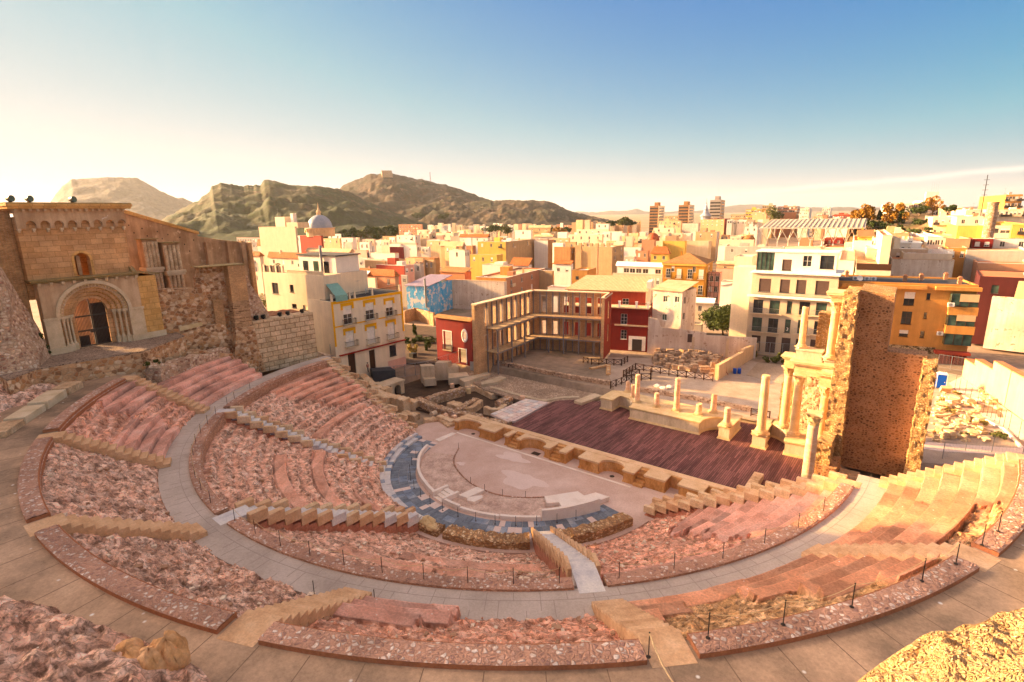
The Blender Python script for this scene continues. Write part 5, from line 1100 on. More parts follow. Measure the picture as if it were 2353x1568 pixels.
# tall cream house behind it with a balustraded terrace, its long side wall in half sun
SL = fac_dir(YF.P0+YF.n*2.6+YF.u*.4, 6, K2(300, 900), K2(768, 900), 2.4); zt = SL.loc(*K2(765, 890))[1]; x_l = 0.0
o = empty('cream_house', SL.P0+SL.u*x_l, SL.rz, 'tall cream house whose long plain side wall is cut by a diagonal shadow', 'house')
w = SL.w; sh = lambda q: (q[0]-x_l, q[1], q[2]-x_l, q[3])
sw = [sh(SL.rect(*q, K2)) for q in ((508, 960, 538, 1018), (525, 1110, 562, 1142), (612, 1122, 648, 1160), (748, 1178, 775, 1232), (370, 945, 418, 1030))]
walls(o, w, 9.5, zt, 'pl_cream', sw, (), ()); flat_roof(o, w, 9.5, zt+.3, 'roof_tan')
for q in sw: window(o, q, 'dark_frame', 'glass_dark', .2, (2, 1))
m = MB(); bx = w*.42
for k in range(40): x = bx+(w-bx)*k/39; m.box(x-.07, x+.07, .08, .2, zt+.001, zt+.55)
m.box(bx-.1, w, .03, .26, zt+.55, zt+.68); m.build('balustrade', 'pl_cream', o)
for k in range(4): MB().box(.2+k*bx/4, .55+k*bx/4, .05, .4, zt+.001, zt+1.3).build('terrace_post', 'pl_cream', o)
for k in range(3): MB().box(.552+k*bx/4, .2+(k+1)*bx/4-.003, .15, .2, zt+.05, zt+1.15).build('wicker_screen', 'door_brown', o)
MB().box(w*.35, w*.95, 3.5, 8.5, zt-.2, zt+2.8).build('roof_room', 'pl_white', o); MB().box(w*.33, w*.97, 3.3, 8.8, zt+2.802, zt+3.0).build('roof_room_roof', 'roof_dark', o)
for k in range(3): MB().box(w*(.42+.17*k), w*(.5+.17*k), 3.46, 3.498, zt-.1, zt+1.9).build('terrace_door', 'glass_green' if k == 1 else 'glass_dark', o)
MB().tube([(w*.75, 3.2, zt-.2), (w*.75, 3.2, zt+4.6)], .22, 10).build('flue_pipe', 'grey_metal', o)

# red house with a round window
RF = Fac(pt(*K17(98, 1330), 2.6), pt(*K17(372, 1380), 2.6), 2.6); rz_ = RF.loc(*K17(366, 1052))[1]; rw_ = RF.w
o = RF.root('red_house', 'small dark red wall front with a white rimmed oval window', 'house')
q1, q2 = RF.rect(146, 1128, 208, 1275, K17), RF.rect(268, 1268, 325, 1385, K17); q2 = (q2[0], -.3, q2[2], q2[3])
ov = RF.rect(288, 1122, 330, 1205, K17)
m = MB(); m.panel(rw_, rz_+.6, [q1, q2, ov], .5, 0, -.6); m.build('wall', 'pl_red', o)
for q in (q1, q2):
    m = MB(); e = .13; m.box(q[0]-e, q[0]-.001, -.05, .3, q[1], q[3]).box(q[2]+.001, q[2]+e, -.05, .3, q[1], q[3]).box(q[0]-e, q[2]+e, -.05, .3, q[3]+.001, q[3]+e); m.build('door_surround', 'white_paint', o)
balcony(o, q1[0]-.1, q1[2]+.1, q1[1]+.05, .3, 1.0)
m = MB(); cx_, cz_, a_, b_ = (ov[0]+ov[2])/2, (ov[1]+ov[3])/2, (ov[2]-ov[0])/2, (ov[3]-ov[1])/2; n = 32; vs = []; fs = []
for i in range(n):
    t = 2*pi*i/n
    for r, y in ((1.0, .3), (1.0, -.06), (1.3, -.06), (1.5, -.003)): vs.append((cx_+a_*.8*r*cos(t), y, cz_+b_*.85*r*sin(t)))
for i in range(n):
    for k in range(3): fs.append((i*4+k, (i+1) % n*4+k, (i+1) % n*4+k+1, i*4+k+1))
m.add(vs, fs)
m.build('oval_window_rim', 'white_paint', o)
m = MB()                                                    # fill the square corners round the oval
for i in range(n):
    t0, t1 = 2*pi*i/n, 2*pi*(i+1)/n; sq = lambda t: (cx_+a_*max(-1, min(1, 1.42*cos(t))), -.001, cz_+b_*max(-1, min(1, 1.42*sin(t)))); el = lambda t: (cx_+a_*.82*cos(t), -.001, cz_+b_*.87*sin(t))
    m.add([el(t0), sq(t0), sq(t1), el(t1)], [(0, 1, 2, 3)])
m.build('window_spandrel', 'pl_red', o)
MB().add([(-.2, -.35, rz_-.05), (rw_+.1, -.35, rz_-.05), (rw_+.1, .8, rz_+.35), (-.2, .8, rz_+.35), (-.2, -.35, rz_+.06), (rw_+.1, -.35, rz_+.06), (rw_+.1, .8, rz_+.5), (-.2, .8, rz_+.5)], [(0, 1, 5, 4), (4, 5, 6, 7), (1, 2, 6, 5), (3, 2, 1, 0), (2, 3, 7, 6), (3, 0, 4, 7)]).build('roof', 'tiles_brown', o)
MB(Matrix.Translation((rw_, .5, 0)) @ Matrix.Rotation(pi/2, 4, 'Z')).panel(7, rz_-.3, [], .4, 0, -.6).build('side_wall', 'thin_brick', o)

# roofless brick shell held by a steel frame: two wings round a court
AC = pt(*K17(849, 1322), .4); LFc = fac_dir(AC, 95, K17(392, 1100), K17(849, 1100), .4); RFc = fac_dir(AC, 17, K17(849, 1100), K17(1432, 1100), .4)
zl = LFc.loc(*K17(845, 812))[1]
f1, f2 = RFc.loc(*K17(1130, 1165))[1], RFc.loc(*K17(1130, 1000))[1]
for F_, lb, wl in ((LFc, 'left wing of the roofless brick shell with steel posts and open windows', 1), (RFc, 'right wing of the roofless brick shell with two plank floors and pale steel posts', 0)):
    o = F_.root('brick_shell', lb, 'ruined building'); w = F_.w; holes = []
    nw = 6 if not wl else 7
    x_0 = 1.2
    for k in range(nw):
        xc = x_0+(w-1.6)*(k+.5)/nw if not wl else 2.2+(w-3)*(k+.5)/nw
        for (za, zb_) in ((f1+.15, f1+2.9), (f2+.35, zl-.95)): holes.append((xc-.55, za, xc+.55, zb_))
    zs = zl+.0
    if wl: holes = [h for h in holes if h[0] > 1.4]
    m = MB(); m.panel(w, zs+.6, holes, .6, 0, -.6); m.build('brick_wall', 'thin_brick', o)
    for h in holes:
        m = MB(); m.box(h[0]-.16, h[0]-.001, -.04, .1, h[1], h[3]).box(h[2]+.001, h[2]+.16, -.04, .1, h[1], h[3]).box(h[0]-.16, h[2]+.16, -.04, .1, h[3]+.001, h[3]+.2); m.build('window_surround', 'stone_trim', o)
    MB().box(0 if wl else .0, w, -.45, .75, zs+.001, zs+.2).build('wall_cap', 'stone_trim', o)
    dd = 2.3
    e0 = 0 if not wl else 3.2
    for z in (f1, f2):
        MB().box(e0, w-(dd if wl else 0), -dd, -.03, z-.12, z).build('floor_planks', 'timber_floor', o); MB().box(e0, w-(dd if wl else 0), -dd-.04, -dd+.12, z-.38, z-.121).build('floor_beam', 'steel_post', o)
    npst = 12 if not wl else 13
    for k in range(npst):
        x = .15+(w-.3)*k/(npst-1)
        if wl and x < 3: continue
        MB().box(x-.09, x+.09, -.25, -.05, 0, f1-.13).box(x-.09, x+.09, -.25, -.05, f1+.002, f2-.13).box(x-.09, x+.09, -.25, -.05, f2+.002, zs).build('steel_post', 'steel_post', o)
    for k in range(4 if not wl else 3):
        x = (w*(.26+.2*k) if not wl else 3.6+(w-6)*k/3)
        MB().box(x-.12, x+.12, -dd-.05, -dd+.19, -.1, f2-.39 if (k in (1, 2) or wl) else f1-.39).build('front_post', 'steel_post', o)
o = empty('red_end_wall', RFc.P1 if hasattr(RFc, 'P1') else RFc.P0+RFc.u*RFc.w, RFc.rz-pi/2, 'thin red end wall with white window surround closing the brick shell on the right', 'wall')
MB().panel(6.5, zl+.6, [(2.2, f2+.3, 3.4, zl-1), (2.2, f1+.1, 3.4, f2-.9)], .55, 0, -.6).build('brick_core', 'thin_brick', o)
MB(Matrix.Translation((0, .552, 0))).panel(6.5, zl-.2-1.6, [(2.2, f2+.3, 3.4, zl-1), (2.2, f1+.1, 3.4, f2-.9)], .06, 0, 2.2).build('red_render', 'pl_redl', o)
MB(Matrix.Translation((0, .552, 0))).panel(6.5, 2.79, [], .05, 0, -.6).build('white_base', 'pl_cream', o); MB().box(-.1, 6.7, -.1, .8, zl+.001, zl+.2).build('wall_cap', 'stone_trim', o)

# big red house with a long tiled roof
ud = RFc.u; P1 = pt(*K17(1738, 1285), 2.2); BF = Fac(P1-ud*17, P1, 2.2)
bz = BF.loc(*K17(1690, 820), 3.0)[1]
o = BF.root('red_tiled_house', 'big red house with a long pale tiled roof and a balustraded terrace', 'house'); w = BF.w
z1, z2 = BF.loc(*K17(1640, 1085))[1], BF.loc(*K17(1740, 955))[1]
hs = [BF.rect(*q, K17) for q in ((1535, 992, 1585, 1075), (1535, 1118, 1582, 1190))]
m = MB(); m.panel(w, z2+.6, hs+[(w-3.4, .0, w-.5, 2.6)], .3, 0, -.6); m.m = MRIGHT(w) @ Matrix.Translation((.3, 0, 0)); m.panel(8, z2+.6, [], .3, 0, -.6); m.build('wall', 'pl_red', o)
MB().box(0, w, -.03, -.004, z1, z2).panel(w, .01, [], .01, 0, z2).build('red_render', 'pl_redl', o) if False else None
for q in hs: window(o, q, 'white_frame', 'glass_dark', .2, (2, 3))
MB().box(w-6.5, w, -.08, -.003, z1-.15, z1+.15).build('stone_band', 'stone_trim', o); MB().box(w-3.6, w-.3, -.05, -.003, 0, 2.9).build('white_entrance', 'white_paint', o); MB().box(w-2.9, w-1.0, -.09, -.052, 0, 2.3).build('arched_door', 'dark_frame', o)
MB().box(0, w+.2, -.35, 3.2, z2+.001, z2+.2).build('terrace_floor', 'stone_trim', o)
for x in (w-5.6, w-2.3, w-.1): MB().box(x-.2, x+.2, -.3, .1, z2+.201, z2+1.3).box(x-.25, x+.25, -.35, .15, z2+1.301, z2+1.42).build('terrace_post', 'white_paint', o)
m = MB()
for x in np.arange(.3, w-.3, .2): m.box(x-.012, x+.012, -.12, -.1, z2+.2, z2+1.1)
m.box(.2, w-.2, -.14, -.08, z2+1.08, z2+1.14); m.build('terrace_railing', 'black_iron', o)
up = [BF.rect(1548, 872, 1598, 925, K17, 3.0)]; up = [(up[0][0], z2+.2, up[0][2], up[0][3])]
MB(Matrix.Translation((0, 3, 0))).panel(w-1.0, bz-z2-.1, up, .3, 0, z2+.1).build('upper_wall', 'pl_redl', o); window(o, up[0], 'white_frame', 'glass_dark', .2, (2, 2), 0, M0=Matrix.Translation((0, 3, 0)))
MB(Matrix.Translation((w-1.0, 3.3, 0)) @ Matrix.Rotation(pi/2, 4, 'Z')).panel(9, bz-z2-.1, [], .3, 0, z2+.1).build('side_wall', 'pl_white', o)
rh = BF.loc(*K17(1340, 695), 9.5)[1]; MB().add([(-.5, 2.6, bz-.02), (w-.6, 2.6, bz-.02), (w-.6, 9.6, rh), (2.5, 9.6, rh), (-.5, 2.6, bz+.16), (w-.6, 2.6, bz+.16), (w-.6, 9.6, rh+.18), (2.5, 9.6, rh+.18)], [(4, 5, 6, 7), (0, 1, 5, 4), (1, 2, 6, 5), (3, 2, 1, 0), (3, 0, 4, 7), (2, 3, 7, 6)]).build('roof', 'tiles_pale', o)
MB().box(w-1.0, w-.1, 4, 9.8, z2+.2, rh-.3).build('white_flank', 'pl_white', o)

# white flaking house and the long cream garden wall, stone store in front
GW = Fac(pt(*K25(182, 1290), 2.4), pt(*K25(832, 1318), 2.4), 2.4)
o = GW.root('garden_wall', 'long cream plastered wall with thin buttresses behind the store of stones', 'wall'); gl_ = GW.loc(*K25(185, 1095))[1]; gr_ = GW.loc(*K25(640, 1140))[1]; x_s = GW.loc(*K25(640, 1135))[0]; we = GW.loc(*K25(1036, 1180))[0]; ge = GW.loc(*K25(1036, 1182))[1]
hb('wall_face', o, [(-.2, -.6), (we, -.6), (we, ge), (x_s, gr_-.5), (x_s-.01, gr_), (2.2, gl_), (1.5, gl_+1.6), (-.2, gl_+1.9)], 0, .4, 'flaky', 0, 0)
for k in (535, 805): x = GW.loc(*K25(k, 1200))[0]; MB().box(x-.25, x+.25, -.12, -.003, -.5, gr_-.9).build('buttress_strip', 'pl_beige', o)
q = GW.rect(490, 1150, 528, 1215, K25); MB().box(q[0], q[2], -.02, -.004, q[1], q[3]).build('vent_window', 'dark_blind', o)
SWl = Fac(pt(*K25(716, 1500), 2.3), pt(*K25(1032, 1302), 2.3), 2.3)
o = SWl.root('store_wall', 'sunlit low cream wall running back beside the stone store', 'wall'); z_a, z_b = SWl.loc(*K25(718, 1398))[1], SWl.loc(*K25(915, 1285))[1]; xm = SWl.loc(*K25(918, 1300))[0]
hb('wall_face', o, [(0, -.5), (SWl.w, -.5), (SWl.w, z_b-.2), (xm, z_b+.35), (xm-.02, z_b-.1), (0, z_a)], -.3, .3, 'pl_apric', 0, 0)
PW = Vector((GW.P0.x, GW.P0.y, 0))+GW.n*2.5+GW.u*.5; WF = fac_line(PW, 2.4, K25(195, 800), K25(470, 822), K25(440, 1000), -40, 40)
wz = WF.loc(*K25(470, 822))[1]; o = WF.root('white_house', 'white flaking house with three small windows behind the cream wall', 'house'); ws = [WF.rect(*q_, K25) for q_ in ((300, 852, 332, 898), (390, 856, 424, 902), (290, 995, 326, 1042))]
walls(o, WF.w, 7, wz, 'flaky', ws, ((.8, wz-5.5, 1.8, wz-4.2), (1, wz-2.4, 1.9, wz-1.2)), ()); MB().add([(-.3, -.3, wz+.003), (WF.w+.3, -.3, wz+.003), (WF.w+.3, 7.2, wz+1.1), (-.3, 7.2, wz+1.1), (-.3, -.3, wz+.15), (WF.w+.3, -.3, wz+.15), (WF.w+.3, 7.2, wz+1.25), (-.3, 7.2, wz+1.25)], [(0, 1, 5, 4), (4, 5, 6, 7), (1, 2, 6, 5), (3, 2, 1, 0), (2, 3, 7, 6), (3, 0, 4, 7)]).build('roof', 'roof_tan', o)
for q_ in ws: window(o, q_, 'white_frame', 'glass_green', .2, (2, 1))

# modern beige apartment block
AP = pt(*K25(940, 1275), 2.6); AF = fac_line(AP, 2.6, K25(975, 846), K25(1620, 888), K25(1640, 1000)); o = AF.root('apartment_block', 'modern beige apartment block with dark windows, glass balconies and the number 3', 'apartment block')
az = AF.loc(*K25(1000, 848))[1]; aw = AF.w; rects = [AF.rect(*q_, K25) for q_ in ((1005, 880, 1082, 985), (1132, 888, 1212, 992), (1268, 893, 1308, 990), (1365, 898, 1448, 1002), (1495, 906, 1580, 1008), (995, 1020, 1072, 1128), (1120, 1028, 1198, 1138), (1252, 1036, 1296, 1140), (1352, 1042, 1432, 1150), (1480, 1050, 1560, 1155))]
gd = [AF.rect(*q_, K25) for q_ in ((988, 1160, 1060, 1260), (1102, 1170, 1180, 1270), (1224, 1180, 1294, 1280), (1336, 1190, 1400, 1285), (1450, 1195, 1520, 1290))]; gd = [(a, .05, c, d_) for a, b, c, d_ in gd]
walls(o, aw, 11, az, 'pl_beige', rects+gd, (), ())
for i, q_ in enumerate(rects):
    narrow = i in (2, 7); window(o, q_, 'dark_frame', 'glass_green' if i % 3 else 'glass_dark', .2, (1 if narrow else 2, 3 if narrow else 1), 0, fw=.08)
    if not narrow: balcony(o, q_[0]-.45, q_[2]+.45, q_[1], .55, 1.0, 'grey_metal', 'stone_trim', glass=True)
for q_ in gd: MB().box(q_[0]+.003, q_[2]-.003, .14, .2, q_[1], q_[3]-.003).build('garage_door', 'dark_blind', o)
def digit(par, txt, x, y, z, s, mat, M0=None, name='house_number'):
    cu = bpy.data.curves.new(name, 'FONT'); cu.body = txt; cu.size = s; cu.extrude = .01; cu.align_x = 'CENTER'; ob = bpy.data.objects.new(name, cu); COL.objects.link(ob)
    bpy.context.view_layer.update(); me = bpy.data.meshes.new_from_object(ob.evaluated_get(bpy.context.evaluated_depsgraph_get())); bpy.data.objects.remove(ob)
    t = bpy.data.objects.new(name, me); COL.objects.link(t); me.materials.clear(); me.materials.append(MATS[mat]); t.parent = par; t.matrix_local = Matrix.Translation((x, y, z)) @ Matrix.Rotation(pi/2, 4, 'X'); return t
q_ = rects[7]; digit(o, '3', (q_[0]+q_[2])/2, .1, q_[1]+.35, .85, 'white_paint')
MB().box(-.25, aw+.2, -.75, .4, az+.003, az+.22).box(-.3, aw+.25, -.8, -.752, az-.1, az+.3).build('ledge', 'white_paint', o)
set_ = 1.1; uz = AF.loc(*K25(1000, 668), set_)[1]; ur = [AF.rect(*q_, K25, set_) for q_ in ((1050, 715, 1144, 820), (1214, 722, 1292, 826), (1342, 726, 1420, 832), (1492, 734, 1598, 842))]
MU = Matrix.Translation((0, set_, 0)); MB(MU).panel(aw, uz-az-.23, ur, .3, 0, az+.225).build('top_floor_wall', 'pl_beige', o)
MB(Matrix.Translation((0, 11, 0)) @ Matrix.Rotation(-pi/2, 4, 'Z')).panel(9.6, uz-az-.23, [], .3, 0, az+.225).build('side_wall', 'pl_cream', o)
for q_ in ur: window(o, q_, 'dark_frame', 'glass_dark', .2, (2, 1), .97, 'dark_blind', M0=MU)
m = MB()
for k in range(3): m.box(0, aw, -.7, -.67, az+.45+.25*k, az+.48+.25*k)
m.build('terrace_railing', 'grey_metal', o)
MB(MU).box(-.3, aw+.2, -.5, 9.9, uz+.003, uz+.25).build('roof_slab', 'white_paint', o)
s3 = 3.4; pz = AF.loc(*K25(1200, 508), s3)[1]; pr = [AF.rect(*q_, K25, s3) for q_ in ((1232, 565, 1306, 652), (1395, 535, 1465, 622), (1530, 535, 1640, 640))]; pr = [(a, max(b, uz+.3), c, d_) for a, b, c, d_ in pr]
M3 = Matrix.Translation((0, s3, 0)); x1_, x2_ = AF.loc(*K25(1172, 560), s3)[0], AF.loc(*K25(1665, 560), s3)[0]
MB(M3).panel(x2_-x1_, pz-uz-.25, pr, .3, x1_, uz+.252).build('penthouse_wall', 'pl_white', o)
for i, q_ in enumerate(pr): window(o, q_, 'white_frame' if i == 1 else 'dark_frame', 'glass_dark', .2, (2, 2), .95 if i == 0 else 0, 'dark_blind', M0=M3)
x0_ = AF.loc(*K25(1035, 560), s3)[0]; q_ = (x0_, uz+.3, x1_-.05, pz-.1); MB(M3).box(x0_, x1_-.05, .3, 5, uz+.26, pz-.1).build('glass_room', 'glass_green', o)
for k in range(5): xx = x0_+(x1_-x0_-.05)*k/4; MB(M3).box(xx-.05, xx+.05, .22, .298, uz+.26, pz).build('mullion', 'dark_frame', o)
MB(M3).box(x0_-.3, x2_+.2, -.2, 5.6, pz+.003, pz+.25).build('penthouse_roof', 'white_paint', o)
MB(Matrix.Translation((0, 0, 0))).box(-4.2, -.003, 4.5, 9.5, -.6, uz+.6).build('left_flank', 'pl_cream', o)

# orange block at the right
OP1 = pt(*crop(3600, 1350, 2.851)(690, 300), 3.0); 
_g = fac_line(OP1, 3.0, K5(380, 866), K5(1600, 908), K5(1500, 1400)); wl_ = _g.loc(*K5(335, 850))[0]; wr_ = _g.loc(*K5(1600, 900))[0]
OF = Fac(_g.P0+_g.u*wl_, _g.P0+_g.u*wr_, 3.0); o = OF.root('orange_block', 'orange rendered block with a dark flat roof, barred windows and glazed corner bays', 'apartment block'); oz = OF.loc(*K5(1000, 858))[1]; ow = OF.w
rs = [OF.rect(*q_, K5) for q_ in ((932, 938, 1028, 1058), (1134, 948, 1170, 1008), (908, 1112, 1000, 1226), (1108, 1120, 1138, 1176), (888, 1278, 970, 1338), (1076, 1288, 1114, 1348))]; zb_ = OF.loc(*K5(900, 1405))[1]
walls(o, ow, 11, oz, 'pl_orange', rs, (), ()); MB().box(.303, ow-.303, .303, 10.6, oz-.5, oz-.25).build('roof', 'roof_dark', o)
for i, q_ in enumerate(rs): window(o, q_, 'door_brown', 'glass_dark', .2, (2, 2) if i in (0, 2) else (1, 1), (.5, 0, .0, 0, .55, 0)[i])
xg = OF.loc(*K5(1135, 890))[0]; xg2 = OF.loc(*K5(1210, 895))[0]
MB().box(.6, xg, -.7, -.003, oz-1.0, oz-.35).build('cornice', 'pl_orange', o, bevel=.05); MB().box(xg2, ow+.4, -.7, -.003, oz-1.0, oz-.35).build('cornice', 'pl_orange', o, bevel=.05)
xb = OF.loc(*K5(1320, 1150), -1)[0]
for (a, b) in (((1372, 1075), (1570, 1150)), ((1345, 1245), (1540, 1318))):
    q_ = OF.rect(a[0], a[1], b[0], b[1], K5, -1.2); MB().box(xb, ow+.2, -1.2, -.003, q_[1], q_[3]).build('bay_parapet', 'pl_orange', o)
for (a, b) in (((1350, 958), (1590, 1070)), ((1330, 1140), (1550, 1245)), ((1300, 1315), (1480, 1415))):
    q_ = OF.rect(a[0], a[1], b[0], b[1], K5, -1.1); bb = MB(); bb.box(xb+.15, ow+.05, -1.1, -.004, q_[1], q_[3]); bw = bb.build('glazed_bay', 'glass_green', o); m = MB()
    for k in range(4): xx = xb+.15+(ow-.1-xb)*k/3; m.box(xx-.04, xx+.04, -1.16, -1.102, q_[1], q_[3])
    m.build('mullion', 'door_brown', bw)
    if a[1] < 1200: MB().box(xb+.15+(ow-xb)*.3, ow+.05, -1.2, -1.162, q_[1]+(q_[3]-q_[1])*(.45 if a[1] > 1000 else .4), q_[3]).build('roller_blind', 'pl_apric', bw)
MB().box(xb-.6, ow-.3, -1.0, -.003, -.5, zb_-.5).build('shop_front', 'pl_red', o)
m = MB(); 
for k in range(7): m.box(xb+.4+k*.5, xb+.5+k*.5, -1.1, -1.003, 0, zb_-.9)
m.box(xb-.9, ow+.2, -1.5, -.003, zb_-.9, zb_-.45); m.build('shop_fascia', 'pl_redl', o)
MB().box(0, xb-.62, -.08, -.003, zb_-1.7, zb_-.15).build('photo_banner', 'banner', o) if 'banner' in MATS else None
for k, (x, lbl) in enumerate(((1268, 1320), (1350, 1050))): x_, z_ = OF.loc(*K5(x, lbl), -1.2); ac_unit(o, (x_, -1.4 if k else -.25, z_-.3))
rr = random.Random(2)
for (x, y) in ((420, 790), (940, 830), (1085, 820), (1275, 800), (1430, 850)):
    p_ = pt(*K5(x, y), 3.0+oz); d_ = p_-OF.P0; chimney(o, d_.dot(OF.u), min(10, max(.6, d_.dot(OF.n))), oz-.25, .9, .28, 'pl_terra')
dish(o, OF.loc(*K5(535, 830))[0], .6, oz-.25, .5, .3)
for x in (3.2, 5.0, 6.0): ac_unit(o, (x, 4.5, oz-.25), .3)

# dark red house and the stained wall at the right edge
p0_ = pt(*K5(1500, 1560), 3.0); f = fac_line(p0_, 3.0, K5(1600, 765), K5(2000, 860), K5(2007, 1200), -60, 80)
SP_ = pt(*K5(1668, 1368), 4.0); DF = fac_dir(SP_+Vector((0, 3.2, 0)), 0, K5(1606, 850), K5(2250, 850), 3.0); dz = DF.loc(*K5(1700, 800))[1]
o = DF.root('dark_red_house', 'dark wine red house across the narrow lane from the orange block', 'house'); q_ = DF.rect(1712, 876, 1782, 950, K5)
walls(o, DF.w, 14, dz, 'pl_dkred', [q_], (), ((2, 1, 3.2, 3), (5, 1, 6.2, 3), (8, 1, 9.2, 3), (2, 5, 3.2, 7.2), (5, 5, 6.2, 7.2), (8, 5, 9.2, 7.2))); flat_roof(o, DF.w, 14, dz+.2, 'roof_terra'); window(o, q_, 'dark_frame', 'glass_green', .2, (2, 1)); dish(o, 6.5, 2, dz-.2, .5, .5); ac_unit(o, (8.5, 1.2, dz-.2))
SF = fac_dir(SP_, -6, K5(1682, 1200), K5(2250, 1200), 3.0); sz = SF.loc(*K5(1800, 990))[1]
o = SF.root('stained_house', 'low house with a blotched pale wall in front of the wine red one', 'house'); walls(o, SF.w, 2.1, sz, 'flaky', (), (), ((.3, 1, 1.8, 2.4),)); MB().box(.3, SF.w-.3, .3, 1.8, sz-.5, sz-.3).build('roof', 'roof_tan', o)
hb('raised_part', o, [(3, sz+.002), (SF.w, sz+.002), (SF.w, sz+3.4), (3.2, sz+3.1)], .05, 2.0, 'pl_apric', 0, 0)
# ------------------------------------------------------------------ ruins left of the stage, courts, fences, stone stores
def wall_run(name, P, t, z0, z1, mat, label, cat='wall', amp=.10, seed=1, group=None, step=.35):
    """low rough wall along points P with an uneven top"""
    rd = random.Random(seed); pts = [Vector((a[0], a[1], 0)) for a in P]; L = []
    for a, b in zip(pts, pts[1:]):
        n = max(2, int((b-a).length/step))
        for i in range(n): L.append(a.lerp(b, i/n))
    L.append(pts[-1]); m = MB(); vs = []; fs = []; zt = z1 if not isinstance(z1, (tuple, list)) else None
    for i, p in enumerate(L):
        d = (L[min(i+1, len(L)-1)]-L[max(i-1, 0)]).normalized(); q = Vector((-d.y, d.x, 0)); f = i/(len(L)-1)
        top = (zt if zt is not None else z1[0]+(z1[1]-z1[0])*f)+rd.uniform(-amp, amp); j = [rd.uniform(-amp, amp)*.5 for _ in range(4)]
        for k, (w, z) in enumerate(((-.5, z0), (-.5, top-.08), (-.25, top), (.25, top+rd.uniform(-amp, amp)*.5), (.5, top-.08), (.5, z0))): r = p+q*(w*t+(j[k % 4] if 0 < k < 5 else 0)); vs.append((r.x, r.y, z))
    for i in range(len(L)-1):
        for k in range(5): fs.append((i*6+k, i*6+k+1, i*6+7+k, i*6+6+k))
    fs += [tuple(range(5, -1, -1)), tuple(range(len(L)*6-6, len(L)*6))]
    m.add(vs, fs); o = m.build(name, mat); return tag(o, label, cat, group)
Q15 = lambda x, y, z: pt(*K15(x, y), z)
ruin = lambda a, t, z1, lb, sd, mat='ruin_rubble', z0=-.6, nm='ruin_wall': wall_run(nm, [Q15(x, y, z1 if not isinstance(z1, tuple) else z1[0]) for x, y in a], t, z0, z1, mat, lb, 'ruin wall', .12, sd, 'low ruin walls left of the stage')
disc('ruins_floor', 'dark_earth', [(-36, 5.9), (-6.5, 5.9), (-7.0, 12), (-7.3, 17), (-12, 19), (-36, 24)], -.15)
# scaenae parodos side: steps, gate arch, long edge wall
o = empty('stone_gateway', Q15(40, 340, 1.8), radians(8), 'stone gateway block with a dark round arched opening', 'gateway'); gx = Matrix.Identity(4)
GP = Fac(Q15(135, 455, .2), Q15(232, 420, .2), .2); o.location = GP.P0; o.rotation_euler = (0, 0, GP.rz); gh = GP.loc(*K15(180, 345))[1]
m = MB(); w_ = GP.w; m.box(-.1, w_*.2, 0, 2.2, -.6, gh-1.3).box(w_*.72, w_, 0, 2.2, -.6, gh-1.3); arch_strips(m, -.1, w_, gh-1.3, gh-.35, [(w_*.46, w_*.26, gh-1.3)], 0, 2.2, 12); m.build('gate_wall', 'podium', o)
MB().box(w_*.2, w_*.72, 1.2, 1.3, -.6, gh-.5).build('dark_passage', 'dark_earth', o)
MB().box(-1.6, w_+.15, -.15, 2.4, gh-.348, gh).build('lintel_slab', 'podium', o, bevel=.05); MB().box(-1.7, -.102, .2, 2.4, -.6, gh-.9).build('side_block', 'tan_block', o, bevel=.05)
for i, (a, t, z1, lb, mt) in enumerate((([(5, 470), (60, 430), (130, 455), (250, 480)], 1.6, 1.6, 'rounded tan stone wall beside the gateway foot', 'tan_block'), ([(-30, 390), (40, 380), (110, 395)], 1.4, 2.2, 'square tan blocks stacked left of the gateway', 'tan_block'),
        ([(335, 470), (440, 520), (560, 560), (700, 590), (830, 610)], 1.3, .9, 'long rubble wall with round column drums along the ruin pit', 'ruin_rubble'), ([(400, 470), (540, 430), (690, 390)], 1.1, 1.25, 'thick pale rubble wall running back through the ruin pit', 'ruin_rubble'),
        ([(590, 500), (690, 530)], 1.6, 1.25, 'grey flat topped block in the middle of the ruin pit', 'ruin_stone'), ([(640, 560), (740, 500), (800, 470)], 1.0, 1.1, 'short ruin wall behind the grey flat block', 'ruin_rubble'),
        ([(830, 490), (760, 540), (700, 560)], .8, .95, 'narrow stub wall in the ruin pit', 'ruin_stone'), ([(960, 500), (1060, 460)], 1.2, 1.5, 'tall end block of the ruin pit beside the paving', 'ruin_rubble'), ([(860, 540), (960, 560), (1020, 520)], .8, 1.0, 'low yellow wall crossing the ruin pit near the stage', 'tan_block'),
        ([(760, 600), (880, 640), (1000, 650), (1050, 670)], 1.1, 1.0, 'rubble wall along the stage front corner', 'ruin_rubble'), ([(240, 480), (330, 500)], 1.2, .9, 'small stub of wall in front of the gateway', 'tan_block'), ([(210, 580), (330, 600)], 1.5, .45, 'flat stone footing at the end of the left stair', 'ruin_stone'),
        ([(380, 640), (520, 625), (600, 680)], 1.3, .42, 'low flat footing beside the stage front corner', 'ruin_stone'), ([(500, 610), (620, 650)], 1.0, .7, 'thin low wall of the stage front corner', 'tan_block'), ([(700, 380), (800, 370), (940, 440)], 1.3, .8, 'rounded stone bank under the moulded blocks', 'tan_block'))):
    ruin(a, t, z1, lb, 40+i, mt)
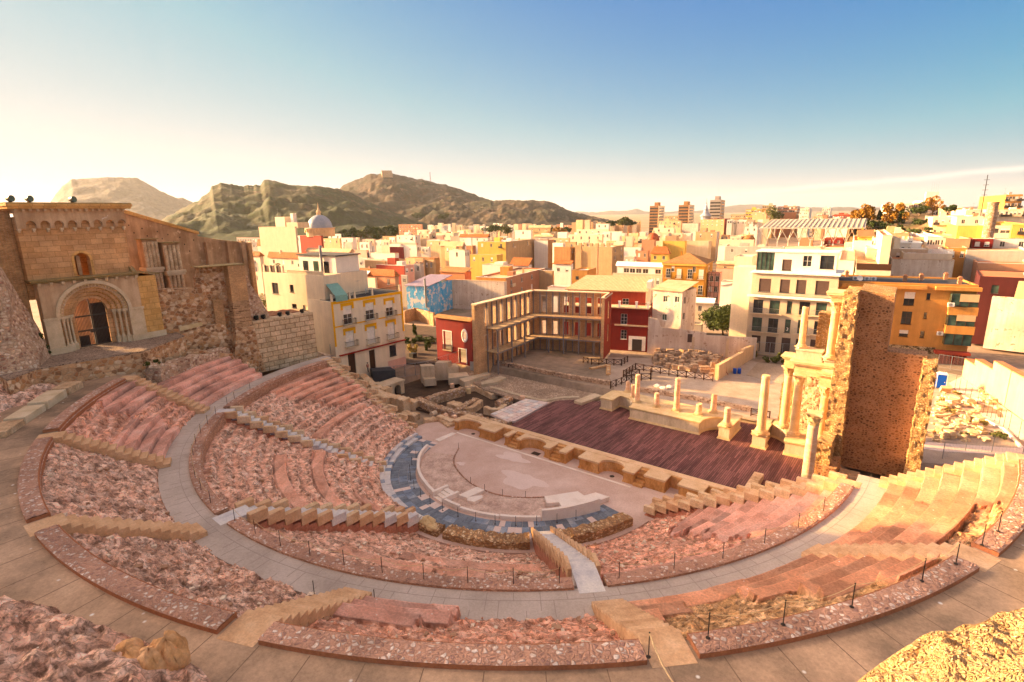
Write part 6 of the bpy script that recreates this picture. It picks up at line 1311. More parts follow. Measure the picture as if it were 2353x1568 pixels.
for i, (x, y, r, h, mt, lb) in enumerate(((560, 590, .42, .7, 'pink_marble', 'round pink column drum lying by the ruin pit wall'), (630, 600, .4, .65, 'pink_marble', 'second pink column drum beside the first one in the pit'), (1155, 490, .4, .95, 'pink_marble', 'short pink column drum standing on the pale paving'), (605, 380, .38, .7, 'pink_marble', 'small pink drum standing before the square pillars'), (735, 425, .36, .8, 'pale_marble', 'pale drum standing in the middle of the ruin pit'), (475, 570, .42, .9, 'podium', 'grey column drum lying on its side by the pit wall'))):
    c = Q15(x, y, .9); lay = i in (0, 1, 5); m = MB(Matrix.Translation((c.x, c.y, .45 if lay else .6)) @ (Matrix.Rotation(pi/2, 4, 'X') if lay else Matrix.Identity(4))); m.lathe([(r*.96, 0), (r, .05), (r, h-.05), (r*.96, h)], 20); tag(m.build('column_drum', mt, None), lb, 'column drum', 'fallen column drums')
# square pillars and moulded blocks behind the pit
def blockset(name, lb, cat, parts, mat):
    o = None
    for (pn, poly, z0, z1) in parts:
        P_ = [Q15(x, y, z1) for x, y in poly]
        if o is None: o = empty(name, (P_[0].x, P_[0].y, .5), 0, lb, cat)
        MB(Matrix.Translation(-o.location)).prism([(p.x, p.y) for p in P_], z0, z1).build(pn, mat, o, bevel=.04)
    return o
blockset('square_pillar', 'square pale stone pillar with a wide base at the edge of the ruins', 'pillar', [('shaft', [(360, 228), (470, 222), (440, 205), (350, 210)], .5, 3.6), ('base_block', [(385, 330), (480, 322), (455, 300), (370, 305)], .3, 1.6)], 'podium')
blockset('stepped_wall', 'stepped pale stone wall behind the square pillar', 'wall', [('tall_part', [(470, 200), (570, 195), (600, 182), (500, 180)], .4, 3.7), ('middle_part', [(565, 240), (655, 230), (640, 205), (560, 210)], .4, 2.7), ('low_part', [(575, 320), (740, 300), (715, 270), (575, 280)], .4, 1.7)], 'podium')
blockset('moulded_block', 'long moulded stone block lying on the earth bank', 'stone block', [('block', [(700, 350), (905, 285), (880, 270), (660, 325)], .5, 1.6)], 'podium')
blockset('moulded_block', 'bent moulded stone block with a notch beside the earth bank', 'stone block', [('block', [(835, 372), (960, 345), (1030, 315), (985, 300), (830, 350)], .5, 1.5)], 'podium')
# raised earth field with a moulded edge, retaining wall, fences
m_rubble('field_rubble', [(.46, .34, .25), (.56, .43, .32), (.36, .26, .19), (.64, .52, .41)], (.34, .25, .19), 4.5, .12, .9, .06, world=True)
disc('earth_field', 'field_rubble', [(-29, 20.5), (-20, 16.4), (-12, 15.6), (-7.2, 16.6), (-3, 20.6), (.2, 22.6), (-1, 25.2), (-28.5, 25.4)], 1.0)
wall_run('rubble_wall', [(40.9*cos(A(a)), 40.9*sin(A(a))) for a in np.linspace(-157, -139.5, 14)], 1.6, 8, (12.3, 13.4), 'rubble_pale', 'broken pale rubble wall just above the short complete rows', 'wall', .25, 33)
wall_run('field_edge', [Q15(x, y, 1.2) for x, y in ((905, 385), (970, 400), (1100, 440), (1250, 475), (1335, 492), (1440, 468), (1600, 462))], .7, -.2, 1.22, 'podium', 'curving moulded stone edge between the earth field and the timber stage', 'kerb', .03, 5)
disc('pale_paving', 'orch_pale', [(p_.x, p_.y) for p_ in [Q15(x, y, 1.05) for x, y in ((905, 600), (1180, 480), (1370, 510), (1100, 655), (1040, 660))]], 1.05)
pm_ = MB(); rdp = random.Random(12)
for i in range(9):
    for j in range(5):
        a, b, c, d_ = Q15(905, 600, 1.1), Q15(1180, 482, 1.1), Q15(1360, 512, 1.1), Q15(1060, 655, 1.1); f = lambda u, v: (a.lerp(b, u)).lerp(d_.lerp(c, u), v)
        u0, u1, v0, v1 = i/9+.006, (i+1)/9-.006, j/5+.01, (j+1)/5-.01; e = lambda: rdp.uniform(-.012, .012)
        pm_.mi = rdp.choice((0, 0, 1, 2)); pm_.prism([tuple(f(u0+e(), v0+e()))[:2], tuple(f(u1+e(), v0+e()))[:2], tuple(f(u1+e(), v1+e()))[:2], tuple(f(u0+e(), v1+e()))[:2]], 1.0, 1.09+rdp.uniform(0, .04))
tag(pm_.build('pale_paving_slabs', ['orch_pale', 'white_marble', 'marble_step']), kind='structure')
wl_pts = [Q15(845, 158, 2.75), Q15(1100, 205, 2.75), Q15(1500, 285, 2.75), Q15(1840, 340, 2.75)]
wall_run('retaining_wall', wl_pts, .6, .4, 2.75, 'low_wall', 'long rubble retaining wall with a pale coping behind the earth field', 'wall', .03, 3)
wall_run('retaining_wall', [pt(*K22(680, 385), 2.75), pt(*K22(1100, 450), 2.75), pt(*K22(1580, 545), 2.75)], .6, .4, 2.75, 'low_wall', 'rubble retaining wall running behind the broken columns', 'wall', .03, 4)
sheet('court_floor', [(-26, 25.8), (-1, 25.8), (-9, 45), (-27, 40)], .4, 'orch_floor'); sheet('back_path', [(-1, 25.6), (37, 24.4), (38, 45), (12, 55), (-12, 42)], 2.06, 'gravel')
sheet('earth_court', [p_ for p_ in [pt(*K25(x, y), 2.12) for x, y in ((950, 1470), (1330, 1560), (1330, 1390), (1040, 1375))]], 2.12, 'earth')
tag(MB().box(-29, -27.3, 22.9, 24.2, 1.2, 2.9).build('utility_box', 'grey_metal', bevel=.05), 'grey metal cabinet at the corner of the red wall', 'cabinet')
wall_run('brick_kerb', [Q15(1690, 235, 2.4), Q15(1830, 205, 2.4), Q15(1830, 280, 2.4)], .8, .3, 2.3, 'old_brick', 'low reddish brick wall in the court corner', 'wall', .05, 6)
wall_run('court_kerb', [Q15(1400, 240, .9), Q15(1590, 180, .9)], .9, .3, .85, 'tan_block', 'long low stone kerb crossing the court of the brick shell', 'kerb', .05, 7)
def xfence(P, label, h=1.05, seg=1.5, group='dark timber fences with crossed braces'):
    P = [Vector(a) for a in P]; o = empty('timber_fence', P[0], 0, label, 'fence', group); O = P[0]
    for a, b in zip(P, P[1:]):
        n = max(1, round((b-a).length/seg)); m = MB(Matrix.Translation(-O)); d = (b-a)/n; t = d.normalized(); up_ = Vector((0, 0, 1))
        for i in range(n+1): c = a+d*i; MB(Matrix.Translation(c-O)).box(-.07, .07, -.07, .07, -.1, h+.06).build('post', 'dark_wood', o)
        for z in (.12, h): m.tube([a+up_*z, b+up_*z], .055, 4)
        for i in range(n): c, e = a+d*i, a+d*(i+1); m.tube([c+up_*.12, e+up_*h], .04, 4); m.tube([c+up_*h, e+up_*.12], .04, 4)
        m.build('braced_rails', 'dark_wood', o)
    return o
F2 = lambda x, y: pt(*K22(x, y), 2.2)
xfence([F2(575, 310), F2(670, 250), F2(1000, 305), F2(1275, 340)], 'long dark crossbraced fence in front of the stone store'); xfence([F2(475, 398), F2(600, 350), F2(640, 352)], 'dark crossbraced fence bending behind the left columns'); xfence([F2(640, 340), F2(790, 330), F2(788, 290)], 'short crossbraced fence corner above the left columns')
xfence([F2(575, 305), F2(700, 300)], 'short crossbraced fence at the path turn'); xfence([F2(325, 210), F2(560, 218), F2(608, 190)], 'crossbraced fence on the reddish low wall of the court'); xfence([pt(*K15(1045, 252), 1.6), pt(*K15(1120, 258), 1.6)], 'small crossbraced gate in the long retaining wall', .95); xfence([F2(1575, 610), F2(1720, 635)], 'crossbraced gate behind the lone tall column', .95, 1.6)
xfence([F2(260, 195), F2(298, 200)], 'tiny crossbraced fence piece in the court', .95)
def barfence(P, label, h=2.0, step=.14, lean=.25, mat='galv', group='striped metal fences'):
    P = [Vector(a) for a in P]; O = P[0]; o = empty('metal_fence', O, 0, label, 'fence', group); up_ = Vector((0, 0, 1)); k = 0
    for a, b in zip(P, P[1:]):
        n = max(1, round((b-a).length/2.2)); d = (b-a)/n
        for i in range(n+1): MB(Matrix.Translation(a+d*i-O)).box(-.04, .04, -.04, .04, -.1, h).build('post', mat, o)
        for i in range(n):
            m = MB(Matrix.Translation(-O)); c, e = a+d*i, a+d*(i+1); m.tube([c+up_*.1, e+up_*.1], .03, 4); m.tube([c+up_*h, e+up_*h], .03, 4); q = int(d.length/step); s = lean*(1 if k % 2 else -1); k += 1
            for j in range(q+1):
                u = j/q; u2 = min(1, max(0, u+s)); hh = 1.0 if 0 <= u+s <= 1 else (abs((u2-u)/s) if s else 1); m.tube([c.lerp(e, u)+up_*.1, c.lerp(e, u2)+up_*(.1+(h-.1)*hh)], .012, 3)
            m.build('bar_panel', mat, o)
    return o
barfence([pt(*K15(20, 330), 1.3), pt(*K15(155, 320), 1.3), pt(*K15(400, 285), 1.6), pt(*K15(660, 195), 2.4)], 'long grey striped metal fence in front of the garden and the red wall', 2.2); barfence([pt(*K25(1035, 1300), 2.6), pt(*K25(1330, 1322), 2.6)], 'grey striped metal fence in front of the apartment block', 2.2)
barfence([pt(*K8(1025, 130), 7.2), pt(*K8(1190, 92), 7.2), pt(*K8(1185, 25), 7.2)], 'slanted grey striped railing at the end of the upper terrace', 1.6); barfence([pt(*crop(3600, 1350, 2.851)(425, 340), 3.2), pt(*crop(3600, 1350, 2.851)(725, 390), 3.2)], 'pale striped fence panels behind the blue toilet', 2.2)
# fallen vault and walkway end by the yellow house
sheet('upper_landing', [pt(*K8(885, 95), 7.0), pt(*K8(1000, 150), 7.0), pt(*K8(1200, 100), 7.0), pt(*K8(1190, 10), 7.0), pt(*K8(900, 20), 7.0)], 7.0, 'walk_grey', 3)
m = MB(Matrix.Translation(pt(*K2(800, 1420), 7.0)) @ Matrix.Rotation(radians(60), 4, 'Z') @ Matrix.Rotation(pi/2, 4, 'Y')); m.lathe([(1.4, 0), (1.4, 3.6)], 20, a0=-pi/2, a1=pi/2); tag(m.build('vault_shell', 'moss_tile', None, True), 'grey rounded vault cover beside the block wall and the yellow house', 'vault')
# walls and trench along the left stair foot
tag(MB().prism([tuple(pt(*K8(x, y), 1.5))[:2] for x, y in ((1290, 330), (1410, 400), (1450, 380), (1340, 300))], -.3, 1.5).build('stone_block', 'tan_block', bevel=.05), 'big square tan block at the foot of the left stair', 'stone')
wall_run('tan_wall', [pt(*K8(1215, 235), 3.2), pt(*K8(1330, 330), 2.6), pt(*K8(1480, 470), 1.6)], 1.2, -.3, (3.2, 1.5), 'tan_block', 'stepped tan block wall along the worn left stair', 'wall', .08, 9)
tag(MB().prism([tuple(pt(*K8(x, y), 4.0))[:2] for x, y in ((1350, 240), (1530, 230), (1490, 205), (1330, 215))], 1.0, 3.4).build('glass_shelter', 'roof_dark', bevel=.04), 'dark flat roofed shelter behind the striped fence', 'shelter')
# rubble course in front of the orchestra
def arc_wall(a0, a1, r, t, z0, z1, label, sd): wall_run('course_wall', [(r*cos(A(a)), r*sin(A(a))) for a in np.linspace(a0, a1, 20)], t, z0, z1, 'ruin_courses', label, 'ruin wall', .13, sd, None, .3)
m_rubble('ruin_courses', [(.66, .46, .28), (.56, .35, .20), (.44, .26, .14), (.70, .54, .37), (.34, .21, .13)], (.38, .24, .14), 3.0, .10, 1.0, .08, (1, 1, 2.1), world=True)
arc_wall(-79, -51, 16.3, 1.5, -.9, .78, 'thick courses of rough stones left of the blue stair foot', 21); arc_wall(-43.5, -15, 16.3, 1.4, -.9, .95, 'thick courses of rough stones right of the blue stair foot', 22); arc_wall(-92, -81, 16.4, 1.3, -.5, .6, 'loose low stones at the foot of the broad white stair', 23)
for i, (a, r_, s_, lb) in enumerate(((-87, 16.2, .9, 'big pale boulder at the foot of the broad white stair'), (-84, 16.6, .6, 'smaller pale boulder beside the big one'), (-104.5, 16.9, .75, 'yellow boulder lying on the marble steps'))):
    th, ph = np.meshgrid(np.linspace(0, 2*pi, 30), np.linspace(-.5, pi/2, 14), indexing='ij'); R_ = 1+.3*fbm(np.cos(th)*1.5+i*7, np.sin(ph)*1.5+np.sin(th), 3, i); x_, y_ = r_*cos(A(a)), r_*sin(A(a))
    tag(grid_obj('boulder', x_+s_*R_*np.cos(ph)*np.cos(th), y_+s_*.8*R_*np.cos(ph)*np.sin(th), .55+s_*.6*R_*np.sin(ph), 'pale_marble' if i < 2 else 'sand_step', False), lb, 'boulder')

# rope posts along the walkways
def post(p, h, label, group):
    o = empty('rope_post', p, 0, label, 'post', group); MB().lathe([(.022, 0), (.022, h), (.03, h+.005), (.03, h+.03)], 8).build('pole', 'iron', o); MB().lathe([(.09, .0), (.09, .012), (.03, .03)], 12).build('base_plate', 'iron', o); return o
def rope(a, b, label, sag=.28, r=.014, group='ropes hanging between the posts'):
    a, b = Vector(a), Vector(b); P_ = [a.lerp(b, t)-Vector((0, 0, sag*4*t*(1-t))) for t in np.linspace(0, 1, 14)]; m = MB(); m.tube(P_, r, 5); tag(m.build('rope', 'rope_fibre'), label, 'rope', group)
def posts(angs, r, z, h, lbf, grp, skip=()):
    prev = None
    for i, a in enumerate(angs):
        p = Vector((r*cos(A(a)), r*sin(A(a)), z)); post(p, h, lbf, grp); t = p+Vector((0, 0, h-.03))
        if prev is not None and i not in skip: rope(prev, t, lbf.replace('thin iron rope post', 'thin rope hanging between two posts').replace('thin iron post', 'thin rope hanging between two posts'))
        prev = t
posts([-148, -142, -139], 33.3, H1+.0, 1.0, 'thin iron rope post beside the walkway left of the white block stair', 'rope posts along the middle walkway'); posts(list(np.linspace(-133, -97, 9)), 33.1, H1+.12, 1.0, 'thin iron rope post on the low wall between the two white block stairs', 'rope posts along the middle walkway')
posts(list(np.linspace(-90, -49.5, 10)), 33.0, H1+.14, 1.05, 'thin iron rope post on the low wall in the middle foreground', 'rope posts along the middle walkway'); posts(list(np.linspace(-43.5, -14, 6)), 33.0, H1+.14, 1.05, 'thin iron rope post on the low wall right of the blue stair', 'rope posts along the middle walkway')
posts([-43.4, -39, -34.4, -28.6, -25.0], 42.35, H2+.3, 1.1, 'thin iron rope post on the pebbled wall in the right foreground', 'rope posts along the outer walkway'); posts([-21.3, -18.5], 42.3, H2+.3, 1.1, 'thin iron rope post on the pebbled wall at the right edge', 'rope posts along the outer walkway')
posts(list(np.linspace(-160, -30, 16)), 13.25, .03, .95, 'thin iron post on the blue paving round the orchestra', 'posts round the orchestra', range(99)); 
for i, k in enumerate((2, 5, 8, 10, 12, 14)): post(Vector((kerb[k].x, kerb[k].y, .05)), .75, 'short thin post standing on the brown orchestra kerb', 'posts round the orchestra')
for p_ in ((723, 1372), (862, 1393)): post(pt(*p_, H1), 1.0, 'thin iron post at the foot of the foreground sandstone stair, %s side' % ('left' if p_[0] < 800 else 'right'), 'rope posts along the middle walkway')
a_ = pt(1490, 1510, H2+.25); post(a_, 1.05, 'iron post at the head of the narrow sandstone stair holding the nearest rope', 'rope posts along the outer walkway'); b_ = pt(1560, 1600, H2+.6); rope(a_+Vector((0, 0, 1.02)), (b_.x, b_.y, H2+.85), 'thick pale rope coming from the nearest post to the bottom edge', .25, .03, None)

# stone stores
def stone_mesh(seed, sx, sy, sz, mat, rough=.12):
    rd = random.Random(seed); m = MB(); n = [(-1, -1, 0), (1, -1, 0), (1, 1, 0), (-1, 1, 0), (-1, -1, 1), (1, -1, 1), (1, 1, 1), (-1, 1, 1)]
    m.add([(x*sx*(1+rd.uniform(-rough, rough)), y*sy*(1+rd.uniform(-rough, rough)), z*sz*(1+rd.uniform(-rough, rough))) for x, y, z in n], [(3, 2, 1, 0), (4, 5, 6, 7), (0, 1, 5, 4), (1, 2, 6, 5), (2, 3, 7, 6), (3, 0, 4, 7)]); return m.build('stone_block', mat, None, bevel=.05)
m_stone('store_stone', [(.28, .19, .13), (.46, .33, .23), (.58, .45, .34)], 1.1, 6, .6, .05, var=.3)
def store(poly, z, protos, n, group, labels, seed, layers=2, sp=1.0):
    rd = random.Random(seed); a, b, c, d_ = [Vector(p) for p in poly]; used = set(); k = 0
    nu = int(sqrt(n*1.6)); nv = int(n/nu)+1
    for i in range(nu):
        for j in range(nv):
            u, v = (i+rd.uniform(.1, .9))/nu, (j+rd.uniform(.1, .9))/nv; p = a.lerp(b, u).lerp(d_.lerp(c, u), v); zz = z
            for L in range(layers):
                if L and rd.random() < .55: break
                pr = rd.randrange(len(protos)); o = protos[pr]
                if pr in used: o = o.copy(); COL.objects.link(o)
                used.add(pr); o.location = (p.x+rd.uniform(-.1, .1)*L, p.y+rd.uniform(-.1, .1)*L, zz-.04); o.rotation_euler = (rd.uniform(-.1, .1), rd.uniform(-.1, .1), rd.uniform(0, 6)); o.scale = [rd.uniform(.75, 1.25)*sp]*3
                tag(o, labels[min(L, len(labels)-1)], 'stone', group); zz += protos[pr].dimensions.z*o.scale[2]*.95 if False else (.52*sp)
pro = [stone_mesh(60+i, *s, 'store_stone') for i, s in enumerate(((.42, .3, .55), (.36, .34, .55), (.55, .32, .5), (.3, .28, .6), (.46, .42, .5)))]
bpy.context.view_layer.update()
store([pt(*K25(215, 1395), 2.1), pt(*K25(690, 1480), 2.1), pt(*K25(760, 1330), 2.1), pt(*K25(250, 1290), 2.1)], 2.06, pro, 95, 'squared stones laid out in the stone store', ['squared grey brown stone lying on the ground in the fenced stone store', 'squared stone stacked on another in the fenced stone store'], 5, 2, 1.2)
pro2 = [stone_mesh(80+i, *s, 'store_pale', .25) for i, s in enumerate(((.5, .32, .36), (.4, .3, .34), (.7, .3, .3), (.3, .25, .3)))] if 'store_pale' in MATS else None
m_stone('store_pale', [(.50, .36, .22), (.62, .48, .32), (.70, .57, .42)], 1.1, 6, .6, .05, var=.3)
pro2 = [stone_mesh(80+i, *s, 'store_pale', .25) for i, s in enumerate(((.5, .32, .36), (.4, .3, .34), (.7, .3, .3), (.3, .25, .3)))]
Y3 = crop(3600, 1350, 2.851); bpy.context.view_layer.update()
store([pt(*Y3(310, 1180), 3.2), pt(*Y3(1000, 1180), 3.2), pt(*Y3(880, 720), 3.2), pt(*Y3(420, 650), 3.2)], 3.12, pro2, 75, 'sunlit stones heaped in the right hand yard', ['rough sunlit stone lying in the weedy yard right of the rubble pier', 'sunlit stone resting on others in the weedy yard'], 8, 2, .9)
store([pt(*Y3(880, 700), 3.3), pt(*Y3(1130, 850), 3.3), pt(*Y3(1090, 640), 3.3), pt(*Y3(920, 560), 3.3)], 3.2, [stone_mesh(95+i, .4, .3, .35, 'store_pale', .25) for i in range(2)], 14, 'sunlit stones along the yellow boundary wall', ['sunlit stone lined up at the foot of the yellow boundary wall'], 9, 1, .9)
sheet('yard_ground', [pt(*Y3(x, y), 3.06) for x, y in ((230, 1430), (1430, 1500), (1430, 950), (720, 440), (420, 380), (330, 700))], 3.06, 'gravel'); sheet('yard_path', [pt(*Y3(x, y), 3.1) for x, y in ((260, 1190), (1414, 1270), (1414, 1350), (480, 1300), (250, 1270))], 3.1, 'orch_pale'); sheet('yard_path', [pt(*Y3(x, y), 3.1) for x, y in ((560, 520), (700, 450), (1414, 960), (1414, 1180), (950, 900))], 3.1, 'orch_pale')
wall_run('path_kerb', [pt(*Y3(960, 920), 3.3), pt(*Y3(1200, 1040), 3.3), pt(*Y3(1400, 1250), 3.3)], .35, 3.0, 3.3, 'white_marble', 'white kerb curving beside the yard path', 'kerb', .02, 4)
sheet('wing_ground', [(28.5, 8.6), (39.5, 8.0), (39.5, 17.2), (36.4, 17.2), (36.3, 18.4), (30.7, 18.4)], .66, 'earth')
# boundary wall stepping down
bw = [(735, 465, 735, 282), (860, 540, 860, 250), (1050, 680, 1075, 260), (1250, 850, 1280, 372), (1500, 1010, 1480, 520)]
tops = [[(735, 280), (860, 330)], [(860, 250), (1048, 412)], [(1076, 258), (1255, 445)], [(1278, 370), (1600, 640)]]
bwl = Fac(pt(*Y3(720, 462), 3.1), pt(*Y3(1414, 942), 3.1), 3.1); o = bwl.root('boundary_wall', 'sunlit yellow boundary wall stepping down behind the stone yard', 'wall')
for k, seg in enumerate(tops):
    (x0, za), (x1, zb) = bwl.loc(*Y3(*seg[0])), bwl.loc(*Y3(*seg[1])); zz = (za+zb)/2+.25; hb('wall_step', o, [(x0, -.6), (x1 if k < 3 else x1+12, -.6), (x1 if k < 3 else x1+12, zz), (x0, zz)], 0, .9, 'pl_apric', 0, 0)
    MB().box(x0, x1 if k < 3 else x1+12, -.04, .95, zz+.002, zz+.14).build('coping', 'roof_terra', o)
# portable toilet, boards, posts, barrels
def toilet():
    p_ = pt(*Y3(455, 588), 3.1); o = empty('portable_toilet', (p_.x, p_.y+.6, 3.1), radians(6), 'blue portable toilet with a white ribbed roof', 'portable toilet'); MB().box(-.62, .62, -.6, .6, 0, .12).build('base', 'grey_metal', o); MB().box(-.6, .6, -.58, .58, .121, 2.15).build('cabin', 'blue_plastic', o, bevel=.04)
    d = MB(); d.box(-.46, .46, -.61, -.583, .16, 2.05); dr = d.build('door', 'blue_plastic', o, bevel=.02); MB().box(.3, .4, -.64, -.612, 1.0, 1.12).build('handle', 'white_paint', dr); m = MB(); m.box(-.64, .64, -.62, .62, 2.151, 2.25)
    for k in range(6): m.box(-.6+.21*k, -.5+.21*k, -.6, .6, 2.251, 2.32)
    m.build('roof', 'white_paint', o, bevel=.02); [MB().box(x-.04, x+.04, -.62, -.585, .13, 2.14).build('corner_strip', 'white_paint', o) for x in (-.58, .58)]
toilet()
tag(MB().obox(pt(*Y3(520, 590), 3.6), 1.2, .5, .9, .3, .6).build('board', 'pl_apric'), 'tan board leaning beside the blue toilet', 'board')
o = empty('site_fence', pt(*Y3(480, 1390), 3.1), 0, 'wire mesh fence on slim posts closing the stone yard', 'fence'); O_ = o.location
fl = [pt(*Y3(x, y), 3.1) for x, y in ((480, 1390), (745, 1290), (1045, 1312), (1400, 1330))]
for a in fl: MB(Matrix.Translation(a-O_)).box(-.03, .03, -.03, .03, 0, 2.0).build('post', 'galv', o)
m = MB(Matrix.Translation(-O_))
for a, b in zip(fl, fl[1:]):
    for k in range(1, 13): m.tube([a+Vector((0, 0, .15*k)), b+Vector((0, 0, .15*k))], .006, 3)
    n = int((b-a).length/.3)
    for k in range(n): c = a.lerp(b, k/n); m.tube([c, c+Vector((0, 0, 1.95))], .005, 3)
m.build('mesh_panel', 'galv', o)
for i, (x, y) in enumerate(((795, 735), (875, 785), (945, 860), (990, 890), (1035, 920), (1080, 950), (1130, 980), (1180, 1010), (1240, 1045), (1350, 1145), (625, 580), (670, 620), (740, 650))):
    post(pt(*Y3(x, y), 3.1), 2.0, 'slim tall iron post of the row beside the sunlit yard path', 'iron posts along the yard path')
for i, x in enumerate((1447, 1482)):
    q_ = pt(*K22(x, 282), 2.1); m = MB(Matrix.Translation((q_.x, q_.y, 2.08))); m.lathe([(.27, 0), (.3, .04), (.3, .3), (.32, .32), (.3, .34), (.3, .6), (.32, .62), (.3, .64), (.3, .86), (.27, .9)], 18); b_ = m.build('barrel', 'blue_plastic', None, True); tag(b_, 'blue plastic barrel, %s of the pair beside the store wall' % ('left one' if i == 0 else 'right one'), 'barrel', 'blue barrels')
q_ = pt(*K22(1365, 290), 2.1); o = empty('hose_stand', q_, 0, 'red bent hose pipe hanging on the end of the store wall', 'hose'); MB().tube([(0, -.4, .3), (0, -.42, 1.8), (.1, -.42, 2.3), (.3, -.4, 2.3), (.35, -.4, 1.5), (.4, -.35, .6), (.7, -.2, .1)], .05, 8).build('pipe', 'red_trim', o, True)
for i, (x, y, lb) in enumerate(((845, 375, 'white rounded stone behind the tall left column, on the left'), (890, 392, 'white rounded stone in the middle of three'), (940, 385, 'white long stone in front of the middle column top'))):
    q_ = pt(*K22(x, y), 2.3); th, ph = np.meshgrid(np.linspace(0, 2*pi, 24), np.linspace(-.5, pi/2, 12), indexing='ij'); R_ = .45*(1+.25*fbm(np.cos(th)+i*5, np.sin(ph)*1.5+np.sin(th), 3, i)); tag(grid_obj('boulder', q_.x+R_*1.3*np.cos(ph)*np.cos(th), q_.y+R_*np.cos(ph)*np.sin(th), 2.15+R_*.8*np.sin(ph), 'white_marble', False), lb, 'boulder')
# two visitors behind the tan wall
def person(p, rz, top, legs, label):
    o = empty('person', p, rz, label, 'person'); me = bpy.data.meshes.new('body')
    V_ = [(0, 0, .95), (0, .01, 1.2), (0, .0, 1.42), (0, .01, 1.52), (0, -.01, 1.66), (.19, 0, 1.4), (.25, .02, 1.12), (.22, -.12, .92), (-.19, 0, 1.4), (-.25, .02, 1.12), (-.23, -.1, .9), (.1, 0, .88), (.11, -.02, .48), (.1, .02, .07), (.1, -.13, .03), (-.1, 0, .88), (-.12, .05, .48), (-.11, .1, .07), (-.11, -.05, .03)]
    E_ = [(0, 1), (1, 2), (2, 3), (3, 4), (2, 5), (5, 6), (6, 7), (2, 8), (8, 9), (9, 10), (0, 11), (11, 12), (12, 13), (13, 14), (0, 15), (15, 16), (16, 17), (17, 18)]
    R_ = [.15, .14, .15, .055, .11, .07, .05, .04, .07, .05, .04, .1, .065, .045, .035, .1, .065, .045, .035]
    me.from_pydata(V_, E_, []); b = bpy.data.objects.new('body', me); COL.objects.link(b); b.parent = o; sk = b.modifiers.new('skin', 'SKIN')
    for v, r in zip(me.skin_vertices[0].data, R_): v.radius = (r, r)
    me.skin_vertices[0].data[0].use_root = True; b.modifiers.new('sub', 'SUBSURF').levels = 1; b.modifiers['sub'].render_levels = 1; me.materials.append(MATS['skin'])
    m = MB(); m.lathe([(.15, .92), (.18, 1.0), (.19, 1.2), (.2, 1.38), (.12, 1.47)], 12); m.build('jacket', top, o, True); m = MB()
    for s in (-1, 1): m.lathe([(.06, .1), (.085, .5), (.115, .9)], 10, (s*.1, 0))
    m.build('trousers', legs, o, True); m = MB(Matrix.Translation((0, .015, 1.69))); m.lathe([(.115, -.05), (.125, 0), (.1, .08), (.03, .12)], 12); m.build('hair', 'dark_wood', o, True)
m_plain('skin', (.50, .30, .21), .6); m_plain('cloth_dark', (.05, .04, .05), .9); m_plain('cloth_red', (.25, .06, .05), .9)
person(pt(*K8(1240, 262), 3.0), .5, 'cloth_dark', 'cloth_dark', 'person in dark clothes half hidden behind the tan wall, left one of two'); person(pt(*K8(1318, 275), 3.0), -.6, 'cloth_red', 'cloth_dark', 'person in a reddish top behind the tan wall, right one of two')
# ------------------------------------------------------------------ hills
def m_hill(name, green, brown, rockc, k):
    s = NB(name); v = s.co(1.0, True); at = s.n('Attribute', attribute_name='regular')
    a = s.noise(v, .012*k, 8, .68); b = s.noise(v, .06*k, 7, .72); f = s.noise(v, .25*k, 4, .7)
    c = s.mix(s.ramp(a, [(.42, 0.0), (.58, 1.0)]), green, brown); c = s.mix(s.ramp(b, [(.55, 0.0), (.62, .85)]), c, rockc)
    c = s.mix(at.outputs['Fac'], c, s.mix(s.ramp(b, [(.4, 0.0), (.6, 1.0)]), green, tuple(g*.55 for g in green)))
    vo = s.n('TexVoronoi'); s.L(v, vo.inputs['Vector']); vo.inputs['Scale'].default_value = .13*k
    c = s.mix(s.ramp(vo.outputs['Distance'], [(.25, .55), (.5, 0.0)]), c, tuple(g*.5 for g in green)); s.col(s.mix(1.0, c, s.ramp(f, [(.3, .7), (.7, 1.3)]), 'MULTIPLY')); s.bump(b, .5, 3/k); return s.m
m_hill('hill_green', (.036, .052, .012), (.08, .062, .034), (.16, .115, .075), 1.0); m_hill('hill_brown', (.04, .037, .018), (.088, .06, .04), (.19, .125, .09), .7); m_hill('hill_far', (.075, .062, .05), (.11, .09, .072), (.15, .12, .095), .4)
